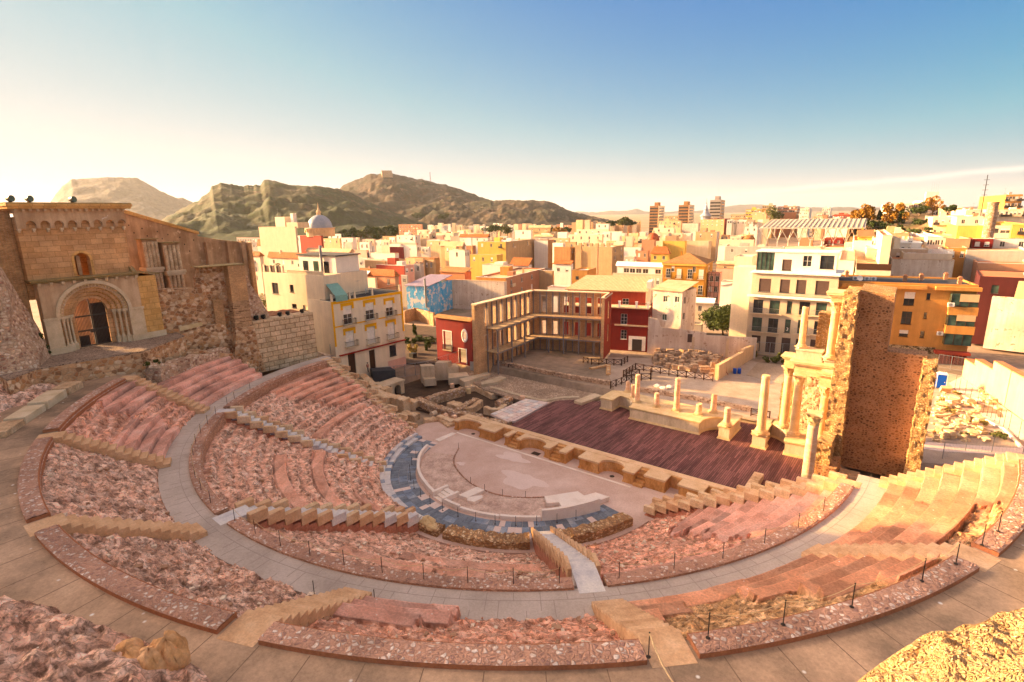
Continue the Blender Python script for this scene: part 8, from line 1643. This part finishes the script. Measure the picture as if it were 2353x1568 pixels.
bx(K25, 485, 690, 700, 905, 6.5, 'pl_cream', 'low cream yard house with a slatted white roof beside the dark tree', None, None, 'shed', 14, 'white_paint', rise=.5, d0=6); bx(K25, 470, 600, 612, 1080, 4.6, 'pl_grey', 'low grey shed with a dark pitched skylight', None, None, 'flat', 14, 'roof_dark', clutter=0, d0=5)
# towers and spire
def tower(L, C, R, T, zr, lb, m1, m2, n=9):
    o, w, d, h = bx(K25, L, C, R, T, zr, m1, lb, None, None, ang=12, smat=m2, cat='tower block', clutter=0, name='tower_block', d0=14)
    for k in range(n): z = h-2-3.2*k; m = MB(); m.mi = 0; m.box(.4, w-.4, -.12, -.004, z-1.5, z); m.build('window_band', ['town_glass'], o)
    for k in range(n): z = h-2-3.2*k; MB(MRIGHT(w)).box(d*.15, d*.85, -.12, -.004, z-1.4, z).build('window_band', 'town_glass', o)
    MB().box(w*.3, w*.7, d*.3, d*.7, h-.5, h+4).build('lift_house', m1, o); antenna(o, w*.5, d*.5, h+4, 9); return o
tower(195, 262, 312, 145, 640, 'left one of three high towers, dark with pale stripes', 'pl_brown', 'pl_cream'); tower(422, 500, 551, 138, 620, 'middle one of three high towers, dark brown with a pale side', 'pl_brown', 'pl_cream'); tower(668, 755, 798, 98, 600, 'right one of three high towers, grey and broad with roof masts', 'pl_grey', 'pl_tan')
q_ = far(*K25(632, 235), 520); o = empty('spire', (q_.x, q_.y, q_.z-2), 0, 'pointed grey cupola spire between the high towers', 'spire'); m = MB(); m.lathe([(x*.44, z*.36) for x, z in ((9, -8), (9, 4), (11, 8), (12, 8.5), (9, 12), (6.5, 15), (5.5, 19), (4.2, 20), (4.4, 25), (3.2, 28), (1.8, 33), (1.0, 38), (1.4, 39), (.5, 42), (.2, 52))], 14); m.build('cupola', 'lead_grey', o)
# canopy over the excavation
CPF = fac_dir(pt(*K25(1090, 460), 13.5), 3, K25(1055, 330), K25(1885, 320), 13.0); o = CPF.root('steel_canopy', 'huge flat steel canopy on slanted trusses over a dig', 'canopy'); cw = CPF.w; ch_ = CPF.loc(*K25(1500, 325))[1]
MB().add([(0, 0, ch_), (cw, 0, ch_), (cw*.985, 22, ch_+3.2), (cw*.02, 22, ch_+3.2), (0, 0, ch_+.5), (cw, 0, ch_+.5), (cw*.985, 22, ch_+3.7), (cw*.02, 22, ch_+3.7)], [(3, 2, 1, 0), (4, 5, 6, 7), (0, 1, 5, 4), (1, 2, 6, 5), (2, 3, 7, 6), (3, 0, 4, 7)]).build('roof_sheet', 'pl_grey', o); m = MB()
for k in range(22): x = cw*(.03+.94*k/21); m.add([(x-.12, 0, ch_+.45), (x+.12, 0, ch_+.45), (x+.12, 22, ch_+3.65), (x-.12, 22, ch_+3.65), (x-.12, 0, ch_+.8), (x+.12, 0, ch_+.8), (x+.12, 22, ch_+3.9), (x-.12, 22, ch_+3.9)], [(3, 2, 1, 0), (4, 5, 6, 7), (0, 1, 5, 4), (1, 2, 6, 5), (2, 3, 7, 6), (3, 0, 4, 7)])
m.build('roof_rib', 'pl_beige', o)
for k in range(9):
    x = cw*(.06+.11*k); m = MB(); m.tube([(x, 6, ch_-5.5), (x-2.6, 1, ch_-.05)], .16, 5); m.tube([(x, 6, ch_-5.5), (x+2.6, 1, ch_-.05)], .16, 5); m.tube([(x, 6, ch_-5.5), (x, 14, ch_-.05)], .16, 5); m.tube([(x, 6, ch_-5.5), (x, 6, -10)], .2, 6); m.build('truss', 'white_paint', o)
o, w, d, h = bx(K25, 1565, 1715, 1728, 400, 15.5, 'pl_red', 'bright red box room under the right side of the canopy', (2, 1), None, ang=3, clutter=0); bx(K25, 1365, 1475, 1480, 395, 15.8, 'pl_terra', 'orange slatted box under the canopy', None, None, ang=3, clutter=0)
o, w, d, h = bx(K25, 1255, 1535, 1545, 470, 14.5, 'pl_cream', 'long flat roof crowded with air conditioners below the canopy', None, None, ang=4, clutter=0, d0=14)
for k in range(7): ac_unit(o, (w*(.3+.1*k), 1.0+(k % 2)*2, h-.5))
bx(K25, 1100, 1265, 1275, 500, 14, 'pl_beige', 'beige flat roof behind the glass penthouse', None, None, ang=4); bx(K25, 1540, 1905, 1915, 478, 14.3, 'pl_cream', 'wide cream terrace wall right of the air conditioners', None, None, ang=4, clutter=1)
bx(K25, 1195, 1420, 1525, 205, 24, 'pl_white', 'big white building on the skyline behind the canopy', (5, 2), (2, 2), ang=8, cat='apartment block'); bx(K25, 1030, 1125, 1130, 228, 22.5, 'pl_white', 'white building with a louvred front left of the round tree', (8, 1), None, ang=6); bx(K25, 1000, 1110, 1128, 195, 470, 'pl_apric', 'apricot blank block behind the louvred building', None, None, ang=6); bx(K25, 948, 1075, 1105, 172, 560, 'pl_yellow', 'yellow flats on the skyline right of the grey tower', (6, 3), None, ang=6, cat='apartment block', mode='band'); bx(K25, 1078, 1165, 1186, 140, 600, 'pl_tan', 'taller ochre flats on the skyline', (5, 4), None, ang=6, cat='apartment block', mode='band'); bx(K25, 1197, 1350, 1372, 148, 620, 'pl_terra', 'long orange red flats on the skyline', (10, 3), (2, 3), ang=6, cat='apartment block', mode='band')
bx(K25, 1375, 1445, 1466, 165, 600, 'pl_white', 'white flats between the orange red flats and the lone slab', (5, 3), None, ang=6, cat='apartment block'); bx(K25, 1548, 1612, 1632, 162, 700, 'pl_white', 'white slab block alone on the right skyline', (4, 4), None, ang=6, cat='apartment block'); bx(K25, 1500, 1560, 1575, 200, 560, 'pl_beige', 'beige flats left of the lone white slab', (4, 2), None, ang=6); bx(K25, 1630, 1770, 1780, 215, 480, 'pl_redl', 'row of reddish flats behind the hill trees', (8, 2), None, ang=6); bx(K25, 1580, 1790, 1800, 250, 21.5, 'pl_white', 'low white long house in front of the hill trees', (6, 1), None, ang=6); bx(K25, 830, 945, 950, 212, 500, 'pl_tan', 'dim tan flats below the right tower', (7, 2), None, ang=6)
# far right, seen in K5
bx(K5, 345, 490, 505, 655, 15.6, 'pl_white', 'white windowless cube on the roof left of the brown fence', None, None, ang=6, clutter=0, d0=5); o, w, d, h = bx(K5, 500, 815, 830, 745, 14.3, 'pl_cream', 'roof terrace behind a brown board fence', None, None, ang=6, clutter=0, d0=8); MB().box(0, w, -.1, -.004, h, h+1.5).build('brown_fence', 'door_brown', o)
bx(K5, 742, 828, 845, 432, 22.0, 'pl_cream', 'tall cream chimney like tower above the terraces', None, None, ang=6, clutter=0, d0=4); bx(K5, 822, 1385, 1400, 655, 15.4, 'flaky', 'long peeling white wall with black stains', None, None, ang=6, clutter=0, d0=6); o, w, d, h = bx(K5, 930, 1370, 1392, 598, 16.8, 'pl_cream', 'roof terrace with a white railing and red floor', None, None, ang=6, rmat='roof_terra', clutter=0, d0=8); m = MB()
for k in range(60): m.box(w*(.5+k/120)-.03, w*(.5+k/120)+.03, .1, .16, h, h+1.1)
m.box(w*.5, w, .08, .18, h+1.1, h+1.2); m.build('white_railing', 'white_paint', o); ac_unit(o, (w*.12, 1, h-.5)); ac_unit(o, (w*.22, 1, h-.5))
bx(K5, 480, 740, 760, 480, 18.6, 'pl_white', 'low white roof building with a dark edge behind the cube', None, None, ang=6); bx(K5, 600, 1185, 1205, 560, 17.2, 'pl_beige', 'wide beige terrace with a low wall across the roofs', None, None, ang=6, d0=6); bx(K5, 838, 1090, 1120, 495, 18.4, 'pl_white', 'white building with a slanting metal roof edge', (4, 1), None, 'shed', 6, 'white_paint', rise=.6); bx(K5, 1000, 1140, 1152, 448, 19.6, 'pl_apric', 'small peach house between the white buildings', (2, 1), None, ang=6); bx(K5, 695, 980, 990, 412, 20.6, 'pl_tan', 'tan low house row below the wooded bank', (3, 1), None, ang=6); bx(K5, 525, 660, 668, 440, 19.8, 'pl_yellow', 'little house with a yellow gable roof at the end of the canopy', None, None, 'gable', 6, 'tiles_brown', rise=1.5)
bx(K5, 1195, 1385, 1420, 268, 25.2, 'pl_cream', 'modern cream house with deep balconies below the hill', (3, 2), None, ang=4, mode='balc', cat='apartment block', fh=3.6); bx(K5, 1415, 1660, 1682, 345, 23, 'pl_yellow', 'blank golden yellow wall house at the right', None, None, ang=4, clutter=0); bx(K5, 1410, 1650, 1668, 262, 25.6, 'pl_cream', 'cream upper house with one dark red window', (2, 1), None, ang=4); bx(K5, 1680, 1915, 1932, 340, 23.2, 'pl_cream', 'cream house with a wide glazed window right of the yellow wall', (2, 1), None, ang=4, mode='band'); bx(K5, 1905, 2090, 2100, 335, 23.4, 'pl_yellow', 'yellow wall house cut by the right edge', None, None, ang=4)
bx(K5, 1145, 1290, 1312, 445, 20, 'pl_white', 'white house with a row of slit windows', (6, 1), None, ang=8); bx(K5, 1305, 1530, 1540, 462, 19.6, 'pl_tan', 'plain tan wall right of the slit windows', None, None, ang=8, clutter=0); bx(K5, 1550, 1735, 1752, 462, 19.4, 'pl_red', 'crimson red house among pale ones at the right', (2, 1), None, ang=4); bx(K5, 1740, 2080, 2090, 460, 19.4, 'pl_white', 'white corner house with a brown door on its roof', (2, 1), None, ang=4)
bx(K5, 1495, 2080, 2090, 575, 17, 'pl_grey', 'long dark grey rendered wall over red brick at the right edge', None, None, ang=2, clutter=0, d0=5); bx(K5, 1330, 1500, 1512, 545, 17.4, 'pl_orange', 'orange brick house end left of the dark grey wall', (2, 1), None, ang=4); bx(K5, 1595, 2080, 2090, 690, 14.6, 'pl_terra', 'red brick wall strip below the dark grey wall', None, None, ang=2, clutter=0, d0=4)
# hill top at the right
o, w, d, h = bx(K5, 785, 1000, 1025, 148, 420, 'pl_white', 'long white hilltop apartment block, left wing', (9, 3), (2, 3), ang=8, mode='band', cat='apartment block'); bx(K5, 1020, 1105, 1130, 140, 425, 'pl_beige', 'beige middle wing of the white hilltop block', (4, 4), None, ang=8, mode='band', cat='apartment block'); o, w, d, h = bx(K5, 1100, 1290, 1308, 112, 430, 'pl_white', 'higher right wing of the white hilltop block with roof masts', (7, 4), None, ang=8, mode='band', cat='apartment block'); MB().box(w*.15, w*.75, 2, 8, h-.5, h+5).build('penthouse', 'pl_white', o); [antenna(o, w*(.4+.1*k), 4, h+5, 6) for k in range(4)]
bx(K5, 1300, 1505, 1522, 185, 400, 'pl_tan', 'long low hilltop house right of the white block', (7, 1), None, ang=6); bx(K5, 1490, 1640, 1670, 200, 330, 'pl_cream', 'plain cream hillside house left of the round stone tower', (1, 1), None, ang=6); bx(K5, 1760, 2080, 2090, 195, 340, 'pl_cream', 'cream row on the hill right of the round stone tower', (8, 1), None, ang=6, mode='balc'); bx(K5, 1850, 2000, 2090, 62, 360, 'pl_orange', 'tall orange apartment tower at the right edge of the skyline', (5, 5), (4, 5), ang=10, mode='balc', cat='apartment block')
q_ = pt(*K5(1716, 240), 27); o = empty('windmill_tower', q_, 0, 'round stone windmill stump on the right hill', 'tower'); m = MB(); rr_ = (pt(*K5(1753, 240), 27)-pt(*K5(1680, 240), 27)).length/2; hh_ = zof(q_.x, q_.y, K5(1716, 160)[1])-27; m.lathe([(rr_, -6), (rr_*.96, 0), (rr_*.92, hh_), (rr_*.98, hh_+.2), (rr_*.98, hh_+.8)], 20); m.build('tower_wall', 'ruin_rubble', o)
q_ = far(*K5(1635, 160), 300); o = empty('radio_mast', q_-Vector((0, 0, 6)), 0, 'thin radio mast left of the round stone windmill', 'mast'); m = MB(); m.tube([(0, 0, 0), (0, 0, 18)], .14, 5); [m.box(-.9, .9, -.05, .05, 10+2*k, 10.12+2*k) for k in range(4)]; m.build('mast_frame', 'iron', o)
# small far houses: the white quarter under the hills and the town between
def row(K, pts, zr, lb, grp, seed, mats=('pl_white', 'pl_white', 'pl_cream', 'pl_beige'), wpx=26):
    r = random.Random(seed)
    for (x, y) in pts:
        a = r.uniform(.8, 1.9)*wpx
        bx(K, x, x+a*.8, x+a, y, zr+r.uniform(-1, 1)*(1 if zr < 100 else zr*.03), r.choice(mats), lb, (2, 1) if r.random() < .6 else None, None, ang=r.uniform(0, 14), clutter=0, name='small_house', grp=grp, d0=7)
r_ = random.Random(3)
row(K2, [(1600+i*23, 492+r_.uniform(-10, 22)) for i in range(18)], 950, 'tiny white house in the quarter at the foot of the fort hill', 'small white houses below the fort hill', 1)
row(K17, [(20+i*27, 292+r_.uniform(-14, 18)) for i in range(26)], 880, 'tiny pale house in the low quarter under the low brown hill', 'small houses below the low hill', 2)
row(K17, [(730+i*30, 285+r_.uniform(-10, 14)) for i in range(14)], 900, 'tiny flat house at the far right end of the low brown hill', 'small houses at the end of the low hill', 3, ('pl_white', 'pl_apric', 'pl_terra', 'pl_beige'))
row(K17, [(0+i*42, 340+r_.uniform(-10, 22)) for i in range(16)], 520, 'small sunlit house in front of the round trees of the middle town', 'small houses of the middle town', 4, ('pl_white', 'pl_cream', 'pl_apric', 'pl_tan'), 44)
row(K17, [(1150+i*34, 262+r_.uniform(-8, 16)) for i in range(16)], 640, 'small distant house left of the striped towers', 'small houses left of the towers', 5, ('pl_beige', 'pl_apric', 'pl_tan'), 36)
row(K17, [(1000+i*60, 455+r_.uniform(-60, 10)) for i in range(9)], 15.5, 'low crowded house among the tan walls of the middle town', 'low houses among the tan walls', 6, ('pl_cream', 'pl_apric', 'pl_tan', 'pl_white'), 60)
row(K25, [(800+i*40, 240+r_.uniform(-14, 40)) for i in range(8)], 420, 'small house between the concrete block and the canopy', 'small houses behind the canopy', 7, ('pl_beige', 'pl_apric', 'pl_white'), 44)
row(K25, [(1480+i*36, 215+r_.uniform(-10, 24)) for i in range(10)], 560, 'small distant house on the right between the white building and the hill trees', 'small distant houses on the right', 8, ('pl_beige', 'pl_terra', 'pl_white', 'pl_apric'), 34)
row(K2, [(1040+i*62, 645+r_.uniform(-40, 40)) for i in range(13)], 15.2, 'crowded low house below the dark tree belt', 'crowded houses below the tree belt', 9, ('pl_white', 'pl_cream', 'pl_pink', 'pl_apric'), 62)
row(K2, [(1040+i*75, 760+r_.uniform(-20, 30)) for i in range(8)], 12.6, 'low roof among the houses behind the yellow trimmed house', 'low roofs behind the yellow house', 10, ('pl_white', 'pl_cream', 'pl_apric', 'pl_tan'), 80)
row(K17, [(20+i*62+r_.uniform(-14, 14), 400+r_.uniform(-26, 26)) for i in range(11)], 15.6, 'small pale house in the crowded middle of the town', 'pale houses in the crowded middle of the town', 11, ('pl_white', 'pl_white', 'pl_cream', 'pl_pink'), 60)
row(K17, [(900+i*70+r_.uniform(-14, 14), 360+r_.uniform(-16, 22)) for i in range(12)], 17.4, 'small whitish house between the wide cream block and the towers', 'whitish houses before the towers', 12, ('pl_white', 'pl_white', 'pl_cream', 'pl_beige'), 62)
row(K25, [(20+i*72+r_.uniform(-14, 14), 365+r_.uniform(-16, 24)) for i in range(13)], 17.2, 'small whitish house in the packed quarter left of the canopy', 'whitish houses left of the canopy', 13, ('pl_white', 'pl_cream', 'pl_white', 'pl_apric'), 62)
row(K5, [(660+i*64+r_.uniform(-14, 14), 440+r_.uniform(-14, 20)) for i in range(7)], 19.4, 'small pale house under the wooded bank at right', 'pale houses under the wooded bank', 14, ('pl_white', 'pl_cream', 'pl_white'), 60)
row(K2, [(760+i*58+r_.uniform(-10, 10), 610+r_.uniform(-20, 24)) for i in range(10)], 17, 'small white house between the dome and the tree belt', 'white houses between the dome and the trees', 15, ('pl_white', 'pl_white', 'pl_cream'), 56)
# ------------------------------------------------------------------ trees and plants
def m_leaf(name, cols):
    s = NB(name); g = s.n('ObjectInfo'); v = s.co(1.0, True); c = s.ramp(s.noise(v, 1.7, 4, .6), spread(cols)); s.col(c); s.rough(.7); return s.m
m_leaf('leaf_dark', [(.03, .045, .012), (.055, .075, .02), (.09, .11, .03)]); m_leaf('leaf_olive', [(.07, .085, .022), (.11, .12, .035), (.16, .15, .05)]); m_leaf('leaf_autumn', [(.22, .11, .025), (.34, .19, .045), (.42, .27, .08)]); m_leaf('leaf_dry', [(.30, .24, .09), (.42, .34, .14)])
m_stone('bark', [(.10, .07, .045), (.18, .13, .09)], 2, 8, .5, .03, var=.3)
def crown_mesh(m, c, rx, rz, n, leaf, seed, gap=.25):
    r = np.random.RandomState(seed); k = max(5, int(n/90)); cl = r.normal(size=(k, 3)); cl /= np.linalg.norm(cl, axis=1)[:, None]; cl *= r.uniform(.35, .95, (k, 1)); sz = r.uniform(.28, .5, k)
    i = r.randint(0, k, n); d = r.normal(size=(n, 3)); d /= np.linalg.norm(d, axis=1)[:, None]; p = cl[i]+d*(sz[i]*r.uniform(.6, 1.0, n)**.5)[:, None]
    p = p*np.array([rx, rx, rz])*.78+np.array(c)
    a = r.normal(size=(n, 3)); a /= np.linalg.norm(a, axis=1)[:, None]; b = np.cross(a, r.normal(size=(n, 3))); b /= np.linalg.norm(b, axis=1)[:, None]; L = leaf*r.uniform(.6, 1.4, (n, 1))
    v = np.stack([p-a*L, p+b*L*.6, p+a*L, p-b*L*.6], 1).reshape(-1, 3); o = len(m.v); m.v += [tuple(q) for q in v]; m.f += [(o+4*j, o+4*j+1, o+4*j+2, o+4*j+3) for j in range(n)]; m.fm += [0]*n
def tree(p, h, rx, mat, label, n=900, leaf=.3, trunk=.35, seed=1, cat='tree', name='tree', grp=None, cz=None):
    o = empty(name, p, 0, label, cat, grp); rz = h*(1-trunk)*.62; zc = cz or h-rz*.9; m = MB(); r = random.Random(seed)
    m.tube([(0, 0, -.5), (r.uniform(-.1, .1)*rx, 0, h*trunk), (r.uniform(-.15, .15)*rx, .1*rx, zc)], [h*.035, h*.026, h*.012], 7)
    for k in range(5): a = 2*pi*k/5+r.uniform(-.4, .4); m.tube([(0, 0, h*trunk*.9), (rx*.35*cos(a), rx*.35*sin(a), zc-rz*.2), (rx*.65*cos(a), rx*.65*sin(a), zc+rz*.25)], [h*.016, h*.011, h*.004], 5)
    m.build('trunk', 'bark', o); m = MB(); crown_mesh(m, (0, 0, zc), rx, rz, n, leaf, seed); m.build('crown', mat, o); return o
def bush(p, rx, rz, mat, label, n=300, leaf=.12, seed=1, grp=None): 
    m = MB(Matrix.Translation(p)); mm = MB(); crown_mesh(mm, (p[0], p[1], p[2]+rz*.6), rx, rz, n, leaf, seed); o = mm.build('bush', mat); tag(o, label, 'bush', grp); return o
def at_ground(K, x, y, z): return pt(*K(x, y), z)
# big dark tree beside the apartment block, shrubs before it
q_ = pt(*K25(770, 1190), 2.4); q_ = q_+(q_-Vector(CAM)).normalized()*6; q_.z = 2.2
tree(q_, 6.8, 6.4, 'leaf_dark', 'big dark green spreading tree behind the cream garden wall', 6500, .26, .15, 4)
for i, (x, y, rx, lb) in enumerate(((1140, 1370, 1.7, 'dark shrub at the left end of the bed before the striped fence'), (1215, 1360, 1.5, 'tall shrub in the middle of the bed before the striped fence'), (1265, 1385, 1.0, 'small shrub at the right end of the bed before the striped fence'), (1010, 1320, .8, 'little shrub at the end of the store wall'))): bush(pt(*K25(x, y), 2.2), rx, 1.0, 'leaf_olive', lb, 500, .16, 20+i)
# garden beside the yellow house
sheet('garden_ground', [pt(*K2(x, y), 2.35) for x, y in ((1410, 1575), (1665, 1575), (1655, 1290), (1400, 1270))], 2.35, 'dark_earth')
wall_run('garden_wall', [pt(*K2(1405, 1240), 2.6), pt(*K2(1500, 1215), 2.6), pt(*K2(1640, 1260), 2.6)], .5, 1.0, 5.2, 'old_brick', 'dark reddish old wall with faded paintings behind the garden', 'wall', .2, 31)
for i, (x, y, rx, rz, mt, lb) in enumerate(((1455, 1420, 1.3, .8, 'leaf_dark', 'dark hedge at the left back of the garden'), (1520, 1400, 1.4, .8, 'leaf_dark', 'dark hedge in the middle of the garden'), (1600, 1410, 1.5, .8, 'leaf_dark', 'dark hedge near the red wall'), (1475, 1500, .8, 1.1, 'leaf_dry', 'yellowish grass tuft in a dark planter'), (1585, 1470, .5, 1.6, 'leaf_dark', 'slim young tree in the garden before the red wall'), (1490, 1350, .5, 1.8, 'leaf_dark', 'slim young tree at the back of the garden'))): bush(pt(*K2(x, y), 2.4), rx*1.5, rz*1.3, mt, lb, 700, .17, 40+i)
tag(MB(Matrix.Translation(pt(*K2(1475, 1530), 2.3))).box(-.6, .6, -.5, .5, 0, .9).build('planter', 'black_iron', bevel=.03), 'dark square planter under the grass tuft', 'planter')
bush(pt(*K2(330, 1130), 13.4), 1.7, 1.7, 'leaf_olive', 'green shrub growing on top of the block wall', 900, .13, 61); bush(pt(*K2(400, 820), 17.4)-Vector((0, 0, .4)), 1.6, .8, 'leaf_olive', 'row of potted plants on the cream house terrace', 500, .13, 62)
for i, (x, y, z, r0, lb) in enumerate(((88, 1420, 15.0, .55, 'green weed at the left foot of the church portal'), (70, 1375, 16.2, .5, 'green weed between the buttress and the portal'), (95, 690, 19, .3, ''))):
    if lb: p_ = CH.P0+CH.u*(-.3-.3*i)+CH.n*(-.3)+Vector((0, 0, .3+1.6*i)); bush(p_, r0, r0*1.1, 'leaf_dark', lb, 260, .1, 70+i)
Q0 = crop(0, 1350, 2.091)
for i, (x, y, z, r0, lb) in enumerate(((1235, 235, 13.6, .5, 'green weed at the foot of the terrace wall, left one'), (1320, 215, 13.7, .45, 'green weed at the foot of the terrace wall, right one'), (435, 890, 12.0, .25, 'small weed below the stair head at left'), (490, 1290, 11.0, .22, 'tiny green plant alone on the bare pink rock'))): bush(pt(*Q0(x, y), z), r0, r0*.8, 'leaf_dark', lb, 180, .08, 80+i)
for i, (x, y, z, r0) in enumerate(((1100, 1120, 3.2, 1.0), (1180, 1160, 3.2, .9), (720, 1130, 3.2, .7), (450, 740, 3.3, .8), (560, 850, 3.3, .9), (960, 1000, 3.3, .9), (660, 640, 3.3, .8), (840, 960, 3.3, .7))): bush(pt(*crop(3600, 1350, 2.851)(x, y), z), r0, r0*.5, 'leaf_dry' if i > 2 else 'leaf_olive', 'tuft of dry yellow weeds among the stones of the yard' if i > 2 else 'tuft of green weeds among the stones of the yard', 300, .1, 90+i, 'weed tufts in the stone yard')
# tree belt under the green hill and single trees of the town
rt = random.Random(9)
for i in range(30):
    x = 735+i*21+rt.uniform(-8, 8); y = 600-.075*(x-735)-rt.uniform(0, 50)*(.4+.6*(i > 6)); q_ = far(*K2(x, y), rt.uniform(400, 520)); h = rt.uniform(8, 12); q_.z -= h*.7
    tree(q_, h, rt.uniform(4.5, 7), 'leaf_dark' if rt.random() < .7 else 'leaf_olive', 'dark pine of the belt of trees at the foot of the green hill', 420, 1.0, .3, 100+i, grp='pines at the foot of the green hill')
for i, (K, x, y, D, h, rx, mt, lb) in enumerate(((K17, 510, 360, 430, 14, 12, 'leaf_dark', 'dark round tree group left of the long red roof'), (K17, 570, 350, 430, 13, 9, 'leaf_dark', 'dark tree right in the group by the long red roof'), (K17, 645, 365, 400, 16, 9, 'leaf_olive', 'tall yellow green tree in the middle of the town'), (K17, 905, 375, 380, 12, 9, 'leaf_dark', 'dark tree left of the autumn one'), (K17, 985, 370, 400, 13, 9, 'leaf_dark', 'dark tree between another dark one and the rusty one'), (K17, 1060, 375, 380, 14, 10, 'leaf_autumn', 'rusty brown autumn tree among the roofs'), (K17, 1120, 360, 420, 12, 8, 'leaf_dark', 'dark tree right of the autumn one'),
        (K17, 1475, 305, 520, 13, 10, 'leaf_dark', 'dark tree at the left of the clump by the towers'), (K17, 1550, 305, 500, 18, 14, 'leaf_olive', 'big green tree clump left of the towers'), (K17, 1610, 300, 520, 12, 8, 'leaf_dark', 'dark tree right in the clump by the towers'), (K25, 1163, 290, 400, 27, 11, 'leaf_olive', 'tall round green tree beside the white building'), (K2, 1520, 445, 1000, 26, 20, 'leaf_dark', 'dark tree at the foot of the fort hill'), (K2, 1710, 450, 1000, 24, 18, 'leaf_dark', 'dark round tree above the white quarter'),
        (K5, 500, 320, 300, 22, 8, 'leaf_autumn', 'orange autumn tree at the left end of the wooded bank'), (K5, 570, 320, 300, 30, 9, 'leaf_autumn', 'tallest orange autumn tree on the wooded bank'), (K5, 620, 310, 300, 24, 8, 'leaf_autumn', 'orange autumn tree right of the tallest one'), (K5, 780, 330, 290, 28, 8, 'leaf_autumn', 'autumn tree with a thin crown in front of the white hilltop block'), (K5, 865, 330, 290, 27, 8, 'leaf_autumn', 'autumn tree beside the dark cypress'), (K5, 715, 300, 300, 17, 2.6, 'leaf_dark', 'slim dark cypress between the autumn trees'), (K5, 905, 330, 290, 21, 3, 'leaf_dark', 'dark cypress right of the autumn trees'), (K5, 1070, 245, 380, 14, 9, 'leaf_dark', 'dark tree before the middle of the hilltop block'), (K5, 1190, 240, 380, 20, 8, 'leaf_autumn', 'pale autumn tree before the right wing of the hilltop block'), (K5, 1330, 215, 360, 9, 5, 'leaf_dark', 'dark tree beside the long low hilltop house'))):
    q_ = far(*K(x, y), D); q_.z -= 1.0; s_ = (D*58/1235/1.74/1.96)/1.2 if False else 1.0; hh = h*D/1235*.30 if False else h
    tree(q_, hh*(.36 if D < 350 else .52), rx*(.55 if D < 350 else .75), mt, lb, 900 if mt != 'leaf_autumn' else 800, .5 if D < 450 else 1.0, .2, 200+i, name='cypress' if 'cypress' in lb else 'tree')
def m_bank():
    m_stone('bank_rock', [(.07, .07, .03), (.17, .12, .07), (.30, .21, .12)], .12, 1.2, .8, .3, var=.4, world=True)
m_bank()
P_ = [far(*K5(x, y), d) for x, y, d in ((440, 330, 300), (600, 325, 300), (760, 335, 295), (930, 330, 290), (1190, 325, 285))]; Q_ = [far(*K5(x, y), d) for x, y, d in ((440, 440, 262), (600, 450, 258), (760, 450, 256), (930, 440, 255), (1190, 425, 255))]; T_ = [far(*K5(x, y), d) for x, y, d in ((440, 250, 420), (600, 245, 420), (760, 240, 420), (930, 235, 420), (1190, 235, 420))]
def bank():
    L = [Q_, P_, T_]; n, k = 90, 40; gx = np.zeros((n, k)); gy = gx.copy(); gz = gx.copy()
    for a in range(n):
        u = a/(n-1)*4; i = min(3, int(u)); f = u-i
        for b in range(k):
            t = b/(k-1)*2; j = min(1, int(t)); g = t-j; p0 = L[j][i].lerp(L[j][i+1], f); p1 = L[j+1][i].lerp(L[j+1][i+1], f); q = p0.lerp(p1, g); gx[a, b], gy[a, b], gz[a, b] = q
    gz += fbm(gx*.06, gy*.06, 4, 3)*2.2+fbm(gx*.3, gy*.3, 3, 5)*.8; gz[:, 0] -= 12; gz[0] -= 14; gz[-1] -= 10
    tag(grid_obj('wooded_bank', gx, gy, gz, 'bank_rock', True), kind='structure')
bank()
for i in range(26):
    u = rt.uniform(0, 4); j = min(3, int(u)); f = u-j; t = rt.uniform(0, 1.0)
    q_ = Q_[j].lerp(Q_[j+1], f).lerp(P_[j].lerp(P_[j+1], f), t); bush(q_, rt.uniform(2, 4), rt.uniform(1.2, 2.2), 'leaf_dark', 'dark scrub on the wooded bank behind the canopy', 160, .55, 300+i, 'scrub on the wooded bank')
# ------------------------------------------------------------------ morning haze: one even box of air round everything below the sky
def haze():
    o = MB().box(-17000, 17000, -17000, 17000, -9, 420).build('haze', NB('haze_air').m); s = MATS['haze_air']; nt = s.node_tree; nt.nodes.remove(nt.nodes['Principled BSDF'])
    v = nt.nodes.new('ShaderNodeVolumePrincipled'); v.inputs['Density'].default_value = HAZE; v.inputs['Color'].default_value = (.92, .93, .94, 1); v.inputs['Anisotropy'].default_value = .25
    nt.links.new(v.outputs[0], nt.nodes['Material Output'].inputs['Volume']); tag(o, kind='stuff')
HAZE = 0.00005
haze()
